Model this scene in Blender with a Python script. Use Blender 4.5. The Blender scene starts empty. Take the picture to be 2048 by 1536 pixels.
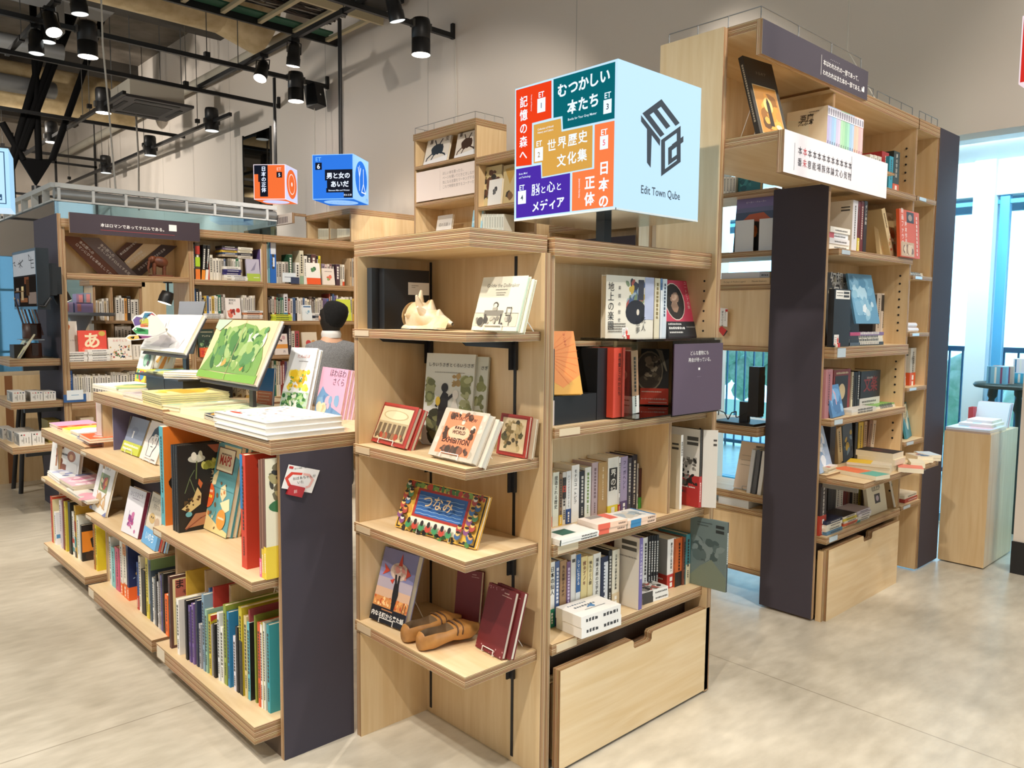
import bpy, bmesh, math, random
from mathutils import Vector, Matrix
R_ = random.Random(7)
S = bpy.context.scene
COL = S.collection

# ---------------------------------------------------------------- camera
FPX, YAW, PITCH, ROLL, CAMH = 1583.194, math.radians(46.98606), math.radians(4.85329), math.radians(.50102), 1.55
_f = Vector((math.cos(YAW)*math.cos(PITCH), math.sin(YAW)*math.cos(PITCH), -math.sin(PITCH)))
_r = Vector((math.sin(YAW), -math.cos(YAW), 0)); _u = _r.cross(_f)
_r2 = math.cos(ROLL)*_r + math.sin(ROLL)*_u; _u2 = -math.sin(ROLL)*_r + math.cos(ROLL)*_u
EYE = Vector((0, 0, CAMH))
cam = bpy.data.cameras.new('camera'); camo = bpy.data.objects.new('camera', cam); COL.objects.link(camo)
cam.sensor_width = 36; cam.lens = FPX/2048*36; cam.clip_start = .05; cam.clip_end = 300
camo.matrix_world = Matrix(((_r2.x, _u2.x, -_f.x, 0), (_r2.y, _u2.y, -_f.y, 0), (_r2.z, _u2.z, -_f.z, CAMH), (0, 0, 0, 1)))
S.camera = camo

def at(px, py, ax, v):
    """the point where the sight line of a photo pixel meets the plane axis[ax] = v"""
    d = _r2*(px-1024) - _u2*(py-768) + _f*FPX
    t = (v-EYE[ax])/d[ax]
    return EYE + d*t

# ---------------------------------------------------------------- view, world, lights
S.view_settings.view_transform = 'Standard'; S.view_settings.look = 'None'
S.view_settings.gamma = 1; S.view_settings.use_curve_mapping = False
S.view_settings.exposure = 0.1
S.cycles.max_bounces = 7; S.cycles.diffuse_bounces = 4; S.cycles.glossy_bounces = 3; S.cycles.transmission_bounces = 6
S.cycles.transparent_max_bounces = 8; S.cycles.caustics_reflective = False; S.cycles.caustics_refractive = False
S.cycles.use_denoising = True
w = bpy.data.worlds.new('daylight'); S.world = w; w.use_nodes = True
nt = w.node_tree; bg = nt.nodes['Background']
tc = nt.nodes.new('ShaderNodeTexCoord'); sep = nt.nodes.new('ShaderNodeSeparateXYZ')
nt.links.new(tc.outputs['Generated'], sep.inputs[0])
ma = nt.nodes.new('ShaderNodeMath'); ma.operation = 'MAXIMUM'
nt.links.new(sep.outputs[0], ma.inputs[0])
my = nt.nodes.new('ShaderNodeMath'); my.operation = 'MULTIPLY'; my.inputs[1].default_value = .14; nt.links.new(sep.outputs[1], my.inputs[0]); nt.links.new(my.outputs[0], ma.inputs[1])
rm = nt.nodes.new('ShaderNodeValToRGB'); nt.links.new(ma.outputs[0], rm.inputs[0])
rm.color_ramp.elements[0].position = .0; rm.color_ramp.elements[0].color = (.80, .73, .65, 1)
rm.color_ramp.elements[1].position = .4; rm.color_ramp.elements[1].color = (4.2, 6.0, 7.0, 1)
nt.links.new(rm.outputs[0], bg.inputs[0]); bg.inputs[1].default_value = .62

def spot(name, loc, aim, power, ang, col=(1, .91, .80), blend=.6, size=.06):
    l = bpy.data.lights.new(name, 'SPOT'); l.energy = power*.62; l.color = col; l.spot_size = math.radians(ang)
    l.spot_blend = blend; l.shadow_soft_size = size
    o = bpy.data.objects.new(name, l); COL.objects.link(o); o.location = loc
    d = Vector(aim)-Vector(loc); o.rotation_euler = d.to_track_quat('-Z', 'Y').to_euler(); return o
# track spots of the shop, along the tracks above and behind the camera
for i, (l_, a_, p_, g_) in enumerate([
        ((-.6, 2.6, 4.4), (1.4, 3.0, .5), 520, 70), ((-.9, .6, 4.4), (1.7, 2.1, .6), 620, 70),
        ((-.6, 4.6, 4.4), (1.4, 4.4, .4), 420, 75), ((2.6, -.9, 4.4), (2.6, 1.9, .4), 330, 75),
        ((4.2, -.6, 4.4), (4.4, 1.9, .8), 330, 75), ((.4, 4.4, 4.4), (2.6, 6.8, 1.0), 520, 80),
        ((2.4, 4.6, 4.4), (3.6, 6.8, 1.1), 420, 80), ((-1.6, 6.5, 4.4), (.4, 7.4, .6), 380, 80),
        ((1.2, 2.2, 4.45), (1.7, 3.3, 1.1), 130, 60), ((3.3, 3.4, 4.4), (5.2, 6.6, 2.6), 420, 60),
        ((-1.5, 1.8, 4.4), (.2, 2.6, 0), 380, 90), ((3.0, .2, 4.4), (2.6, .6, 0), 330, 100),
        ((4.38, 4.5, 4.35), (.7, 3.5, 0), 560, 62), ((4.9, 3.5, 4.7), (4.95, 3.5, 0), 170, 80), ((4.78, 6.89, 4.0), (4.95, 6.89, 0), 260, 76), ((4.73, 9.53, 4.0), (4.9, 9.53, 0), 260, 76),
        ((5.1, 11.2, 4.0), (5.15, 11.2, 0), 110, 70), ((5.1, 13.5, 4.0), (5.15, 13.5, 0), 110, 70), ((4.9, .6, 4.7), (5.0, .6, 0), 120, 100), ((3.6, 7.8, 4.3), (4.5, 7.6, 1.5), 160, 90), ((.8, 11.6, 4.4), (5.5, 12.5, 3.4), 380, 130), ((2.0, 16, 4.4), (5.5, 16.5, 3.4), 520, 130), ((.5, 12, 4.4), (1.5, 16, 1), 520, 130), ((1.5, 19, 4.4), (2, 23.8, 2.6), 520, 130), ((-2.5, 14, 4.4), (-2, 22, 1.5), 520, 130)]):
    spot('track_spot_light', l_, a_, p_, g_)

al = bpy.data.lights.new('window_bay_lamp', 'AREA'); al.shape = 'RECTANGLE'; al.size = .06; al.size_y = 5.5; al.energy = 95; al.color = (.62, .88, 1)
ao = bpy.data.objects.new('window_bay_lamp', al); COL.objects.link(ao); ao.location = (5.80, 1.7, 2.69); ao.rotation_euler = (0, math.radians(-25), 0)

# ---------------------------------------------------------------- materials
_mc = {}
def lin(h):
    h = h.lstrip('#'); c = [int(h[i:i+2], 16)/255 for i in (0, 2, 4)]
    return tuple(x/12.92 if x <= .04045 else ((x+.055)/1.055)**2.4 for x in c)+(1,)
def C(h, rough=.5, metal=0., em=0., spec=.5):
    k = (h, rough, metal, em, spec)
    if k in _mc: return _mc[k]
    m = bpy.data.materials.new('paint_'+h.strip('#')); m.use_nodes = True; b = m.node_tree.nodes['Principled BSDF']
    b.inputs['Base Color'].default_value = lin(h); b.inputs['Roughness'].default_value = rough
    b.inputs['Metallic'].default_value = metal; b.inputs['Specular IOR Level'].default_value = spec
    if em:
        b.inputs['Specular IOR Level'].default_value = 0
        b.inputs['Base Color'].default_value = tuple(x*.18 for x in lin(h)[:3])+(1,); b.inputs['Emission Color'].default_value = lin(h); b.inputs['Emission Strength'].default_value = em
    m.diffuse_color = lin(h); _mc[k] = m; return m
def nodes(name):
    m = bpy.data.materials.new(name); m.use_nodes = True
    return m, m.node_tree.nodes, m.node_tree.links, m.node_tree.nodes['Principled BSDF']
def birch(name, a, b_, scale=(3, 3, .25)):
    m, N, L, b = nodes(name)
    t = N.new('ShaderNodeTexCoord'); mp = N.new('ShaderNodeMapping'); mp.inputs['Scale'].default_value = scale
    n = N.new('ShaderNodeTexNoise'); n.inputs['Scale'].default_value = 9; n.inputs['Detail'].default_value = 6; n.inputs['Distortion'].default_value = .6
    r = N.new('ShaderNodeValToRGB'); r.color_ramp.elements[0].position = .32; r.color_ramp.elements[1].position = .7
    r.color_ramp.elements[0].color = lin(a); r.color_ramp.elements[1].color = lin(b_)
    L.new(t.outputs['Object'], mp.inputs[0]); L.new(mp.outputs[0], n.inputs[0]); L.new(n.outputs[0], r.inputs[0]); L.new(r.outputs[0], b.inputs['Base Color'])
    b.inputs['Roughness'].default_value = .42; return m
BIRCH = birch('birch_veneer_upright', '#d3b486', '#e0c79e')
BIRCHX = birch('birch_veneer_along', '#d8bb8e', '#e4cda8', (.25, 3, 3))
BIRCHY = birch('birch_veneer_across', '#d8bb8e', '#e4cda8', (3, .25, 3))
def edge_mat():
    m, N, L, b = nodes('plywood_edge')
    u = N.new('ShaderNodeUVMap'); s = N.new('ShaderNodeSeparateXYZ'); L.new(u.outputs[0], s.inputs[0])
    mu = N.new('ShaderNodeMath'); mu.operation = 'MULTIPLY'; mu.inputs[1].default_value = 1/.0205; L.new(s.outputs[1], mu.inputs[0])
    fr = N.new('ShaderNodeMath'); fr.operation = 'FRACT'; L.new(mu.outputs[0], fr.inputs[0])
    r = N.new('ShaderNodeValToRGB'); r.color_ramp.interpolation = 'CONSTANT'
    st = [(0, '#e0c9a2'), (.1, '#7a5638'), (.2, '#b58b62'), (.34, '#5e3f2a'), (.42, '#c39a6c'), (.58, '#6b482f'), (.66, '#ddc296'), (.78, '#8a6445'), (.88, '#a87c55'), (.96, '#d9bd93')]
    e = r.color_ramp.elements
    e[0].position = 0; e[0].color = lin(st[0][1]); e[1].position = st[1][0]; e[1].color = lin(st[1][1])
    for p_, c_ in st[2:]:
        x = e.new(p_); x.color = lin(c_)
    L.new(fr.outputs[0], r.inputs[0])
    n = N.new('ShaderNodeTexNoise'); n.inputs['Scale'].default_value = 6
    mx = N.new('ShaderNodeMix'); mx.data_type = 'RGBA'; mx.blend_type = 'MULTIPLY'; mx.inputs[0].default_value = .35
    L.new(r.outputs[0], mx.inputs[6]); L.new(n.outputs[1], mx.inputs[7]); L.new(mx.outputs[2], b.inputs['Base Color'])
    b.inputs['Roughness'].default_value = .6; return m
EDGE = edge_mat()
GREY = C('#443f48', .75, spec=.25); BLACK = C('#141416', .45); DARK = C('#1b1b1d', .6); STEEL = C('#8d8f90', .35, .9); WHITE = C('#eceae6', .5); CREAM = C('#e9dfc6', .7)
PAGE = C('#e6dcc4', .8)
def concrete():
    m, N, L, b = nodes('polished_concrete')
    t = N.new('ShaderNodeTexCoord'); n = N.new('ShaderNodeTexNoise'); n.inputs['Scale'].default_value = .9; n.inputs['Detail'].default_value = 9; n.inputs['Roughness'].default_value = .62
    n2 = N.new('ShaderNodeTexNoise'); n2.inputs['Scale'].default_value = 7; n2.inputs['Detail'].default_value = 8
    mp = N.new('ShaderNodeMapping'); mp.inputs['Scale'].default_value = (1, 2.6, 1); mp.inputs['Rotation'].default_value = (0, 0, .6)
    L.new(t.outputs['Object'], n.inputs[0]); L.new(t.outputs['Object'], mp.inputs[0]); L.new(mp.outputs[0], n2.inputs[0])
    ad = N.new('ShaderNodeMath'); ad.operation = 'ADD'; L.new(n.outputs[0], ad.inputs[0])
    m2 = N.new('ShaderNodeMath'); m2.operation = 'MULTIPLY'; m2.inputs[1].default_value = .5; L.new(n2.outputs[0], m2.inputs[0]); L.new(m2.outputs[0], ad.inputs[1])
    r = N.new('ShaderNodeValToRGB'); r.color_ramp.elements[0].position = .5; r.color_ramp.elements[1].position = 1.0
    r.color_ramp.elements[0].color = lin('#a39b8a'); r.color_ramp.elements[1].color = lin('#d6cfbf')
    L.new(ad.outputs[0], r.inputs[0])
    # cast joints, a 3 m grid
    br = N.new('ShaderNodeTexBrick'); br.offset = 0; br.inputs['Scale'].default_value = 1; br.inputs['Brick Width'].default_value = 3.1; br.inputs['Row Height'].default_value = 3.1
    br.inputs['Mortar Size'].default_value = .003; br.inputs['Color1'].default_value = br.inputs['Color2'].default_value = (1, 1, 1, 1); br.inputs['Mortar'].default_value = (.62, .6, .57, 1)
    L.new(t.outputs['Object'], br.inputs[0])
    mx = N.new('ShaderNodeMix'); mx.data_type = 'RGBA'; mx.blend_type = 'MULTIPLY'; mx.inputs[0].default_value = 1
    L.new(r.outputs[0], mx.inputs[6]); L.new(br.outputs[0], mx.inputs[7]); L.new(mx.outputs[2], b.inputs['Base Color'])
    ro = N.new('ShaderNodeMapRange'); ro.inputs[3].default_value = .2; ro.inputs[4].default_value = .42; L.new(n.outputs[0], ro.inputs[0]); L.new(ro.outputs[0], b.inputs['Roughness'])
    return m
CONC = concrete()
def noisy(name, a, b_, sc, rough=.7):
    m, N, L, b = nodes(name); t = N.new('ShaderNodeTexCoord'); n = N.new('ShaderNodeTexNoise'); n.inputs['Scale'].default_value = sc; n.inputs['Detail'].default_value = 6
    r = N.new('ShaderNodeValToRGB'); r.color_ramp.elements[0].position = .35; r.color_ramp.elements[1].position = .65
    r.color_ramp.elements[0].color = lin(a); r.color_ramp.elements[1].color = lin(b_)
    L.new(t.outputs['Object'], n.inputs[0]); L.new(n.outputs[0], r.inputs[0]); L.new(r.outputs[0], b.inputs['Base Color']); b.inputs['Roughness'].default_value = rough; return m
def glass(name, tint, alpha, rough=.03):
    m, N, L, b = nodes(name); tr = N.new('ShaderNodeBsdfTransparent'); tr.inputs[0].default_value = lin(tint)
    g = N.new('ShaderNodeBsdfGlossy'); g.inputs[1].default_value = rough if hasattr(g.inputs[1], 'default_value') else 0
    g.inputs['Roughness'].default_value = rough
    mx = N.new('ShaderNodeMixShader'); fr = N.new('ShaderNodeFresnel'); fr.inputs[0].default_value = 1.35
    mm = N.new('ShaderNodeMath'); mm.operation = 'ADD'; mm.inputs[1].default_value = alpha; L.new(fr.outputs[0], mm.inputs[0])
    L.new(mm.outputs[0], mx.inputs[0]); L.new(tr.outputs[0], mx.inputs[1]); L.new(g.outputs[0], mx.inputs[2])
    L.new(mx.outputs[0], N['Material Output'].inputs[0]); return m
ACRYL = glass('clear_acrylic', '#eef4f4', .05); PANE = glass('window_glass', '#d6f0fb', .02); PARTG = glass('partition_glass', '#d3ecf4', .08)

# ---------------------------------------------------------------- mesh builder
_MW = {}
FONT = {}
def glyphs(s, bold=0.):
    k = (s, bold)
    if k in FONT: return FONT[k]
    c = bpy.data.curves.new('t', 'FONT'); c.body = s; c.size = 1; c.resolution_u = 2 if len(s) > 3 else 3; c.offset = bold; c.fill_mode = 'FRONT' if hasattr(c, 'fill_mode') else 'BOTH'
    o = bpy.data.objects.new('t', c); COL.objects.link(o)
    dg = bpy.context.evaluated_depsgraph_get(); dg.update(); me = o.evaluated_get(dg).to_mesh()
    v = [(p.co.x, p.co.y) for p in me.vertices]; f = [tuple(p.vertices) for p in me.polygons]
    bpy.data.objects.remove(o); bpy.data.curves.remove(c)
    xs = [p[0] for p in v] or [0]; ys = [p[1] for p in v] or [0]
    FONT[k] = (v, f, min(xs), max(xs), min(ys), max(ys)); return FONT[k]

class M:
    def __init__(s): s.v, s.f, s.mi, s.uv, s.mats, s.sm = [], [], [], [], [], []
    def _m(s, m):
        if m not in s.mats: s.mats.append(m)
        return s.mats.index(m)
    def poly(s, pts, m, uv=None, sm=False):
        n = len(s.v); s.v += [tuple(p) for p in pts]; s.f.append(tuple(range(n, n+len(pts)))); s.mi.append(s._m(m)); s.uv.append(uv); s.sm.append(sm)
    def faces(s, vs, fs, m, sm=False):
        n = len(s.v); s.v += [tuple(p) for p in vs]; k = s._m(m)
        for f in fs: s.f.append(tuple(n+i for i in f)); s.mi.append(k); s.uv.append(None); s.sm.append(sm)
    def box(s, lo, hi, m, T=None):
        x0, y0, z0 = lo; x1, y1, z1 = hi
        P = [Vector(p) for p in ((x0,y0,z0),(x1,y0,z0),(x1,y1,z0),(x0,y1,z0),(x0,y0,z1),(x1,y0,z1),(x1,y1,z1),(x0,y1,z1))]
        if T: P = [T @ p for p in P]
        s.faces(P, [(3,2,1,0),(4,5,6,7),(0,1,5,4),(1,2,6,5),(2,3,7,6),(3,0,4,7)], m); return s
    def ply(s, lo, hi, ax, face=None, grain=None, front=None, T=None):
        """a plywood board: veneer on the two faces across axis ax, layered edge on the other four"""
        face = face or (BIRCH if ax != 2 else (BIRCHX if hi[0]-lo[0] > hi[1]-lo[1] else BIRCHY))
        x0, y0, z0 = lo; x1, y1, z1 = hi
        P = [(x0,y0,z0),(x1,y0,z0),(x1,y1,z0),(x0,y1,z0),(x0,y0,z1),(x1,y0,z1),(x1,y1,z1),(x0,y1,z1)]
        Q = [(T @ Vector(p)) for p in P] if T else P
        for F, a, sg in (((3,2,1,0),2,-1),((4,5,6,7),2,1),((0,1,5,4),1,-1),((1,2,6,5),0,1),((2,3,7,6),1,1),((3,0,4,7),0,-1)):
            if a == ax: s.poly([Q[i] for i in F], front if (front and sg < 0) else face)
            else: s.poly([Q[i] for i in F], EDGE, [(P[i][(ax+1) % 3], P[i][ax]-lo[ax]+.001) for i in F])
        return s
    def cyl(s, a, b, r, m, n=12, r2=None, caps=True, sm=True):
        a, b = Vector(a), Vector(b); d = (b-a).normalized(); r2 = r if r2 is None else r2
        e = d.orthogonal().normalized(); g = d.cross(e)
        ca = [(e*math.cos(2*math.pi*i/n)+g*math.sin(2*math.pi*i/n)) for i in range(n)]
        s.faces([a+c*r for c in ca]+[b+c*r2 for c in ca], [(i, (i+1) % n, n+(i+1) % n, n+i) for i in range(n)], m, sm)
        if caps:
            s.poly([a+c*r for c in reversed(ca)], m); s.poly([b+c*r2 for c in ca], m)
        return s
    def tube(s, pts, r, m, n=6):
        pts = [Vector(p) for p in pts]
        for i, (a, b) in enumerate(zip(pts, pts[1:])):
            if (b-a).length > 1e-5: s.cyl(a, b, r, m, n)
        return s
    def lathe(s, c, prof, m, n=20, ax=None, sm=True):
        """prof: (radius, height) pairs turned about a vertical axis at c (or along ax)"""
        c = Vector(c); d = Vector(ax or (0, 0, 1)).normalized(); e = d.orthogonal().normalized(); g = d.cross(e)
        vs = [c+d*h+(e*math.cos(2*math.pi*i/n)+g*math.sin(2*math.pi*i/n))*r for r, h in prof for i in range(n)]
        s.faces(vs, [(k*n+i, k*n+(i+1) % n, (k+1)*n+(i+1) % n, (k+1)*n+i) for k in range(len(prof)-1) for i in range(n)], m, sm); return s
    def text(s, t, o, ux, uy, size, m, bold=0., align='l', vert=False, step=1.05, xs=1.):
        o, ux, uy = Vector(o), Vector(ux).normalized(), Vector(uy).normalized()
        if vert:
            for i, ch in enumerate(t): s.text(ch, o-uy*(i*step*size), ux, uy, size, m, bold, 'c', xs=xs)
            return s
        v, f, a, b, _, _ = glyphs(t, bold)
        dx = {'l': 0, 'c': -(a+b)/2, 'r': -b}[align]
        s.faces([o+ux*((x+dx)*size*xs)+uy*(y*size) for x, y in v], f, m); return s
    def build(s, name, parent=None, origin=None, T=None):
        me = bpy.data.meshes.new(name); o = bpy.data.objects.new(name, me); COL.objects.link(o)
        if parent is not None:
            o.parent = parent; W = _MW[parent.name]
        else:
            W = T.copy() if T else Matrix.Translation(origin or (0, 0, 0)); o.matrix_world = W
        _MW[o.name] = W
        I = W.inverted(); me.from_pydata([tuple(I @ Vector(p)) for p in s.v], [], s.f)
        for m in s.mats: me.materials.append(m)
        me.polygons.foreach_set('material_index', s.mi); me.polygons.foreach_set('use_smooth', s.sm)
        if any(u for u in s.uv):
            ul = me.uv_layers.new(name='UVMap')
            for p, u in zip(me.polygons, s.uv):
                if u:
                    for li, q in zip(p.loop_indices, u): ul.data[li].uv = q
        me.update(); return o
def tag(o, label=None, cat=None, group=None, kind=None):
    for k, v in (('label', label), ('category', cat), ('group', group), ('kind', kind)):
        if v: o[k] = v
    return o
def thing(name, label, cat, loc=(0, 0, 0), group=None, T=None):
    o = bpy.data.objects.new(name, None); COL.objects.link(o); o.empty_display_size = .05
    W = T.copy() if T else Matrix.Translation(loc); o.matrix_world = W; _MW[o.name] = W
    return tag(o, label, cat, group)
def struct(m, name, origin=None): return tag(m.build(name, None, origin), kind='structure')
# ================================================================ the setting
m = M(); m.box((-9, -7, -.06), (9, 30, 0), CONC); struct(m, 'floor')
WALLM = C('#e2d9cf', .75)
WX = 5.53
m = M()
m.box((WX, 1.385, 2.715), (WX+.18, 30, 6.4), WALLM)
m.box((WX, 3.55, 0), (WX+.18, 30, 2.715), WALLM)
for y in (7.35, 9.6, 12.6, 15.6, 5.1): m.box((WX-.002, y, 2.72), (WX, y+.006, 6.3), C('#b9b5b0', .8))
struct(m, 'wall_back')
m = M(); m.box((WX, -3, 0), (WX+.18, 1.385, 6.4), WALLM); struct(m, 'wall_right')
m = M(); m.box((WX-.012, -3, 0), (WX, 1.39, .2), DARK); struct(m, 'baseboard_right')
m = M(); m.box((-9, -7, 6.4), (9, 30, 6.55), noisy('ceiling_concrete', '#6d655c', '#8f867b', 2)); struct(m, 'ceiling')
# window bay behind the opening
m = M(); m.box((WX+.181, -3, 2.715), (7.2, 6, 2.8), C('#e4eef2', .3)); struct(m, 'ceiling_window_bay')
FRAMEM = C('#e2f0f8', .35); FRAMED = C('#5fb0dd', .35)
WINX = 6.6
m = M()
for y0, y1 in ((1.88, 2.02), (3.4, 3.5), (4.6, 4.7), (.4, .5), (-.9, -.8)): m.box((WINX-.1, y0, 0), (WINX+.06, y1, 2.72), FRAMEM)
for y in (1.80, 3.36, 4.56, .36): m.box((WINX-.03, y, 0), (WINX+.03, y+.06, 2.46), FRAMED)
m.box((WINX-.06, -3, 2.46), (WINX+.06, 6, 2.715), FRAMEM); m.box((WINX-.04, -3, 0), (WINX+.04, 6, .06), FRAMED)
m.box((WINX-.02, -3, 2.40), (WINX+.02, 6, 2.43), FRAMED)
w1 = struct(m, 'window_1')
m = M(); m.box((WINX-.006, -3, .06), (WINX+.006, 6, 2.46), PANE); m.build('window_pane', w1)
for nm, a, b in (('door_closer', (WINX-.35, 2.3, 2.6), (WINX-.2, 2.6, 2.68)),):
    m = M(); m.box(a, b, DARK); tag(m.build(nm), 'dark box fixed under the window bay soffit beside the grey end panel', 'fitting')
# outside
m = M(); m.box((6.7, -12, -.3), (11, 24, -.05), C('#b8c4c8', .8)); struct(m, 'terrace_pavement')
m = M(); m.box((11, -60, -9), (90, 80, -8.8), C('#9db39a', .9)); struct(m, 'ground_outside')
m = M()
for i in range(8): m.box((6.9+i*.42, -10, 3.0), (6.97+i*.42, 16, 3.16), C('#dfeaf0', .6))
m.box((6.7, -10, 3.24), (10, 16, 3.3), C('#eef4f6', .6)); m.box((9.9, -10, 2.75), (10, 16, 3.0), C('#7fb4d4', .6))
tag(m.build('terrace_canopy'), 'white slatted canopy over the terrace seen through the window', 'canopy')
m = M()
for i in range(150): m.box((8.6, -8+i*.12, -.05), (8.62, -7.985+i*.12, 1.25), C('#3d6f8e', .5))
m.box((8.57, -8, 1.25), (8.65, 10, 1.3), C('#3d6f8e', .5)); m.box((8.58, -8, .03), (8.64, 10, .07), C('#3d6f8e', .5))
tag(m.build('balcony_railing'), 'dark metal balcony railing of upright bars beyond the window', 'railing')
LEAF = noisy('foliage_green', '#a4cdbb', '#d2e8dd', 3)
for i, (x, y, z, s) in enumerate([(34, 4, -3, 4), (46, 18, -3, 5), (32, -12, -4, 4), (60, 34, -2, 5)]):
    m = M(); rr = random.Random(i)
    for k in range(40):
        c = Vector((x+rr.uniform(-s, s)*.6, y+rr.uniform(-s, s), z+rr.uniform(-s, s)*.55)); r = rr.uniform(.9, 1.8)
        m.lathe(c, [(.02, -r), (r*.8, -r*.5), (r, 0), (r*.75, r*.6), (.02, r)], LEAF, 8)
    m.cyl((x, y, -8.9), (x, y, z), .3, C('#6b5a48'), 8)
    tag(m.build('tree'), ['broad green tree straight beyond the balcony railing', 'tall green tree farther left beyond the railing', 'low green tree at the right end of the terrace view', 'most distant tree beyond the terrace'][i], 'tree', 'trees beyond the terrace')

# ================================================================ furniture: the corner display and centre bookcase
def z_of(px, py, ax, v): return at(px, py, ax, v).z
TH = .026
# ---- corner display unit: two panels meeting behind four sloping-cut shelves
t = thing('corner_display_shelf', 'birch plywood corner shelf with four open shelves carrying wooden clogs and a shell', 'shelf', (1.82, 2.43, 0))
M().ply((1.815, 1.795, 0), (1.841, 2.42, 1.755), 0).build('side_panel', t)
M().ply((1.512, 2.42, 0), (1.841, 2.446, 1.755), 1).build('wing_panel', t)
m = M()
for y in (1.93, 2.395):
    m.box((1.8125, y-.006, .02), (1.8152, y+.006, 1.75), DARK)
m.build('standard_rail', t)
NS = []
for k, (zb, th) in enumerate(((.405, .037), (.772, .034), (1.058, .034), (1.473, .03))):
    m = M(); m.ply((1.503, 1.812, zb), (1.8125, 2.442, zb+th), 2, BIRCHY)
    s = m.build('shelf', t); NS.append(zb+th+.0006)
    for y in (1.93, 2.395):
        m = M(); B_ = C('#26262a', .5)
        m.faces([(1.8118, y-.002, zb-.001), (1.58, y-.002, zb-.001), (1.60, y-.002, zb-.016), (1.785, y-.002, zb-.028), (1.785, y-.002, zb-.10), (1.8118, y-.002, zb-.10)], [(0, 1, 2, 3, 4, 5)], B_)
        m.faces([(1.8118, y+.002, zb-.001), (1.58, y+.002, zb-.001), (1.60, y+.002, zb-.016), (1.785, y+.002, zb-.028), (1.785, y+.002, zb-.10), (1.8118, y+.002, zb-.10)], [(5, 4, 3, 2, 1, 0)], B_)
        m.box((1.58, y-.012, zb-.003), (1.8118, y+.012, zb-.0005), B_); m.box((1.80, y-.016, zb-.10), (1.8120, y+.016, zb-.003), B_)
        m.build('bracket', s)
    m = M(); m.box((1.5005, 2.335, zb+.006), (1.503, 2.425, zb+th-.005), C('#c9b394', .3)); m.build('label_holder', s)
m = M(); m.ply((1.515, 1.812, 1.755), (1.841, 2.446, 1.8125), 2, BIRCHY); m.build('top_board', t)

# ---- centre bookcase
cb = thing('bookcase', 'birch bookcase under the big lit cube sign with a wide notched drawer', 'bookcase', (2.3, 1.93, 0))
M().ply((1.843, 1.80, 0), (1.865, 2.06, 1.748), 0).build('side_panel', cb)
M().ply((2.752, 1.765, .005), (2.782, 2.065, 2.675), 0).build('tall_side_panel', cb)
M().ply((1.865, 2.045, .02), (2.752, 2.063, 1.748), 1).build('back_panel', cb)
m = M(); m.ply((1.853, 1.79, 1.748), (2.80, 2.43, 1.8075), 2, BIRCHX); m.box((1.842, 1.83, 1.75), (1.853, 2.06, 1.805), C('#7a5a38', .6)); m.build('top_board', cb)
CZ = {}
for nm, zb, zt in (('A', 1.150, 1.187), ('B', .751, .790), ('C', .411, .450)):
    s = M().ply((1.865, 1.79, zb), (2.752, 2.045, zt), 2, BIRCHX).build('shelf', cb); CZ[nm] = zt+.0006
    m = M(); m.box((1.885, 1.787, zb+.007), (1.985, 1.7905, zt-.006), C('#d8c6a8', .3)); m.build('label_holder', s)
dx_ = at(1337, 1000, 1, 1.80).x
m = M(); m.ply((dx_-.009, 1.80, .790), (dx_+.009, 2.045, 1.150), 0)
# drill holes of the tall side panel, seen inside the compartments
m.build('divider', cb)
m = M()
for y in (1.80,):
    for z in [.5+.04*i for i in range(34)]:
        if not any(abs(z-v) < .05 for v in (.43, .77, 1.17)) and z < 1.74: m.cyl((2.7525, 1.82, z), (2.751, 1.82, z), .0045, DARK, 8)
m.build('peg_hole', cb)
def drawer(parent, x0, x1, y, z0, z1, nx, nw=.11):
    m = M(); d = .035; nz = z1-.035
    # front board with a notch cut from its top edge
    out = [(x0, z0), (x1, z0), (x1, z1), (nx+nw/2+.008, z1), (nx+nw/2, z1-.008), (nx+nw/2, nz+.008), (nx+nw/2-.008, nz), (nx-nw/2+.008, nz), (nx-nw/2, nz+.008), (nx-nw/2, z1-.008), (nx-nw/2-.008, z1), (x0, z1)]
    m.poly([(x, y, z) for x, z in out], BIRCHX); m.poly([(x, y+d, z) for x, z in reversed(out)], BIRCHX)
    for (a, b) in zip(out, out[1:]+out[:1]): m.poly([(a[0], y, a[1]), (a[0], y+d, a[1]), (b[0], y+d, b[1]), (b[0], y, b[1])], EDGE, [(0, .001), (0, d), (1, d), (1, .001)])
    o = m.build('drawer', parent)
    m = M(); m.ply((x0+.015, y+d, z0+.01), (x1-.015, y+.24, z1-.07), 1); m.build('drawer_box', o)
drawer(cb, 1.882, 2.775, 1.765, .012, .362, 2.33)
m = M(); m.box((1.866, 1.87, .3), (2.75, 2.04, .41), C('#4a3524', .8)); m.build('drawer_recess', cb)

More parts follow.
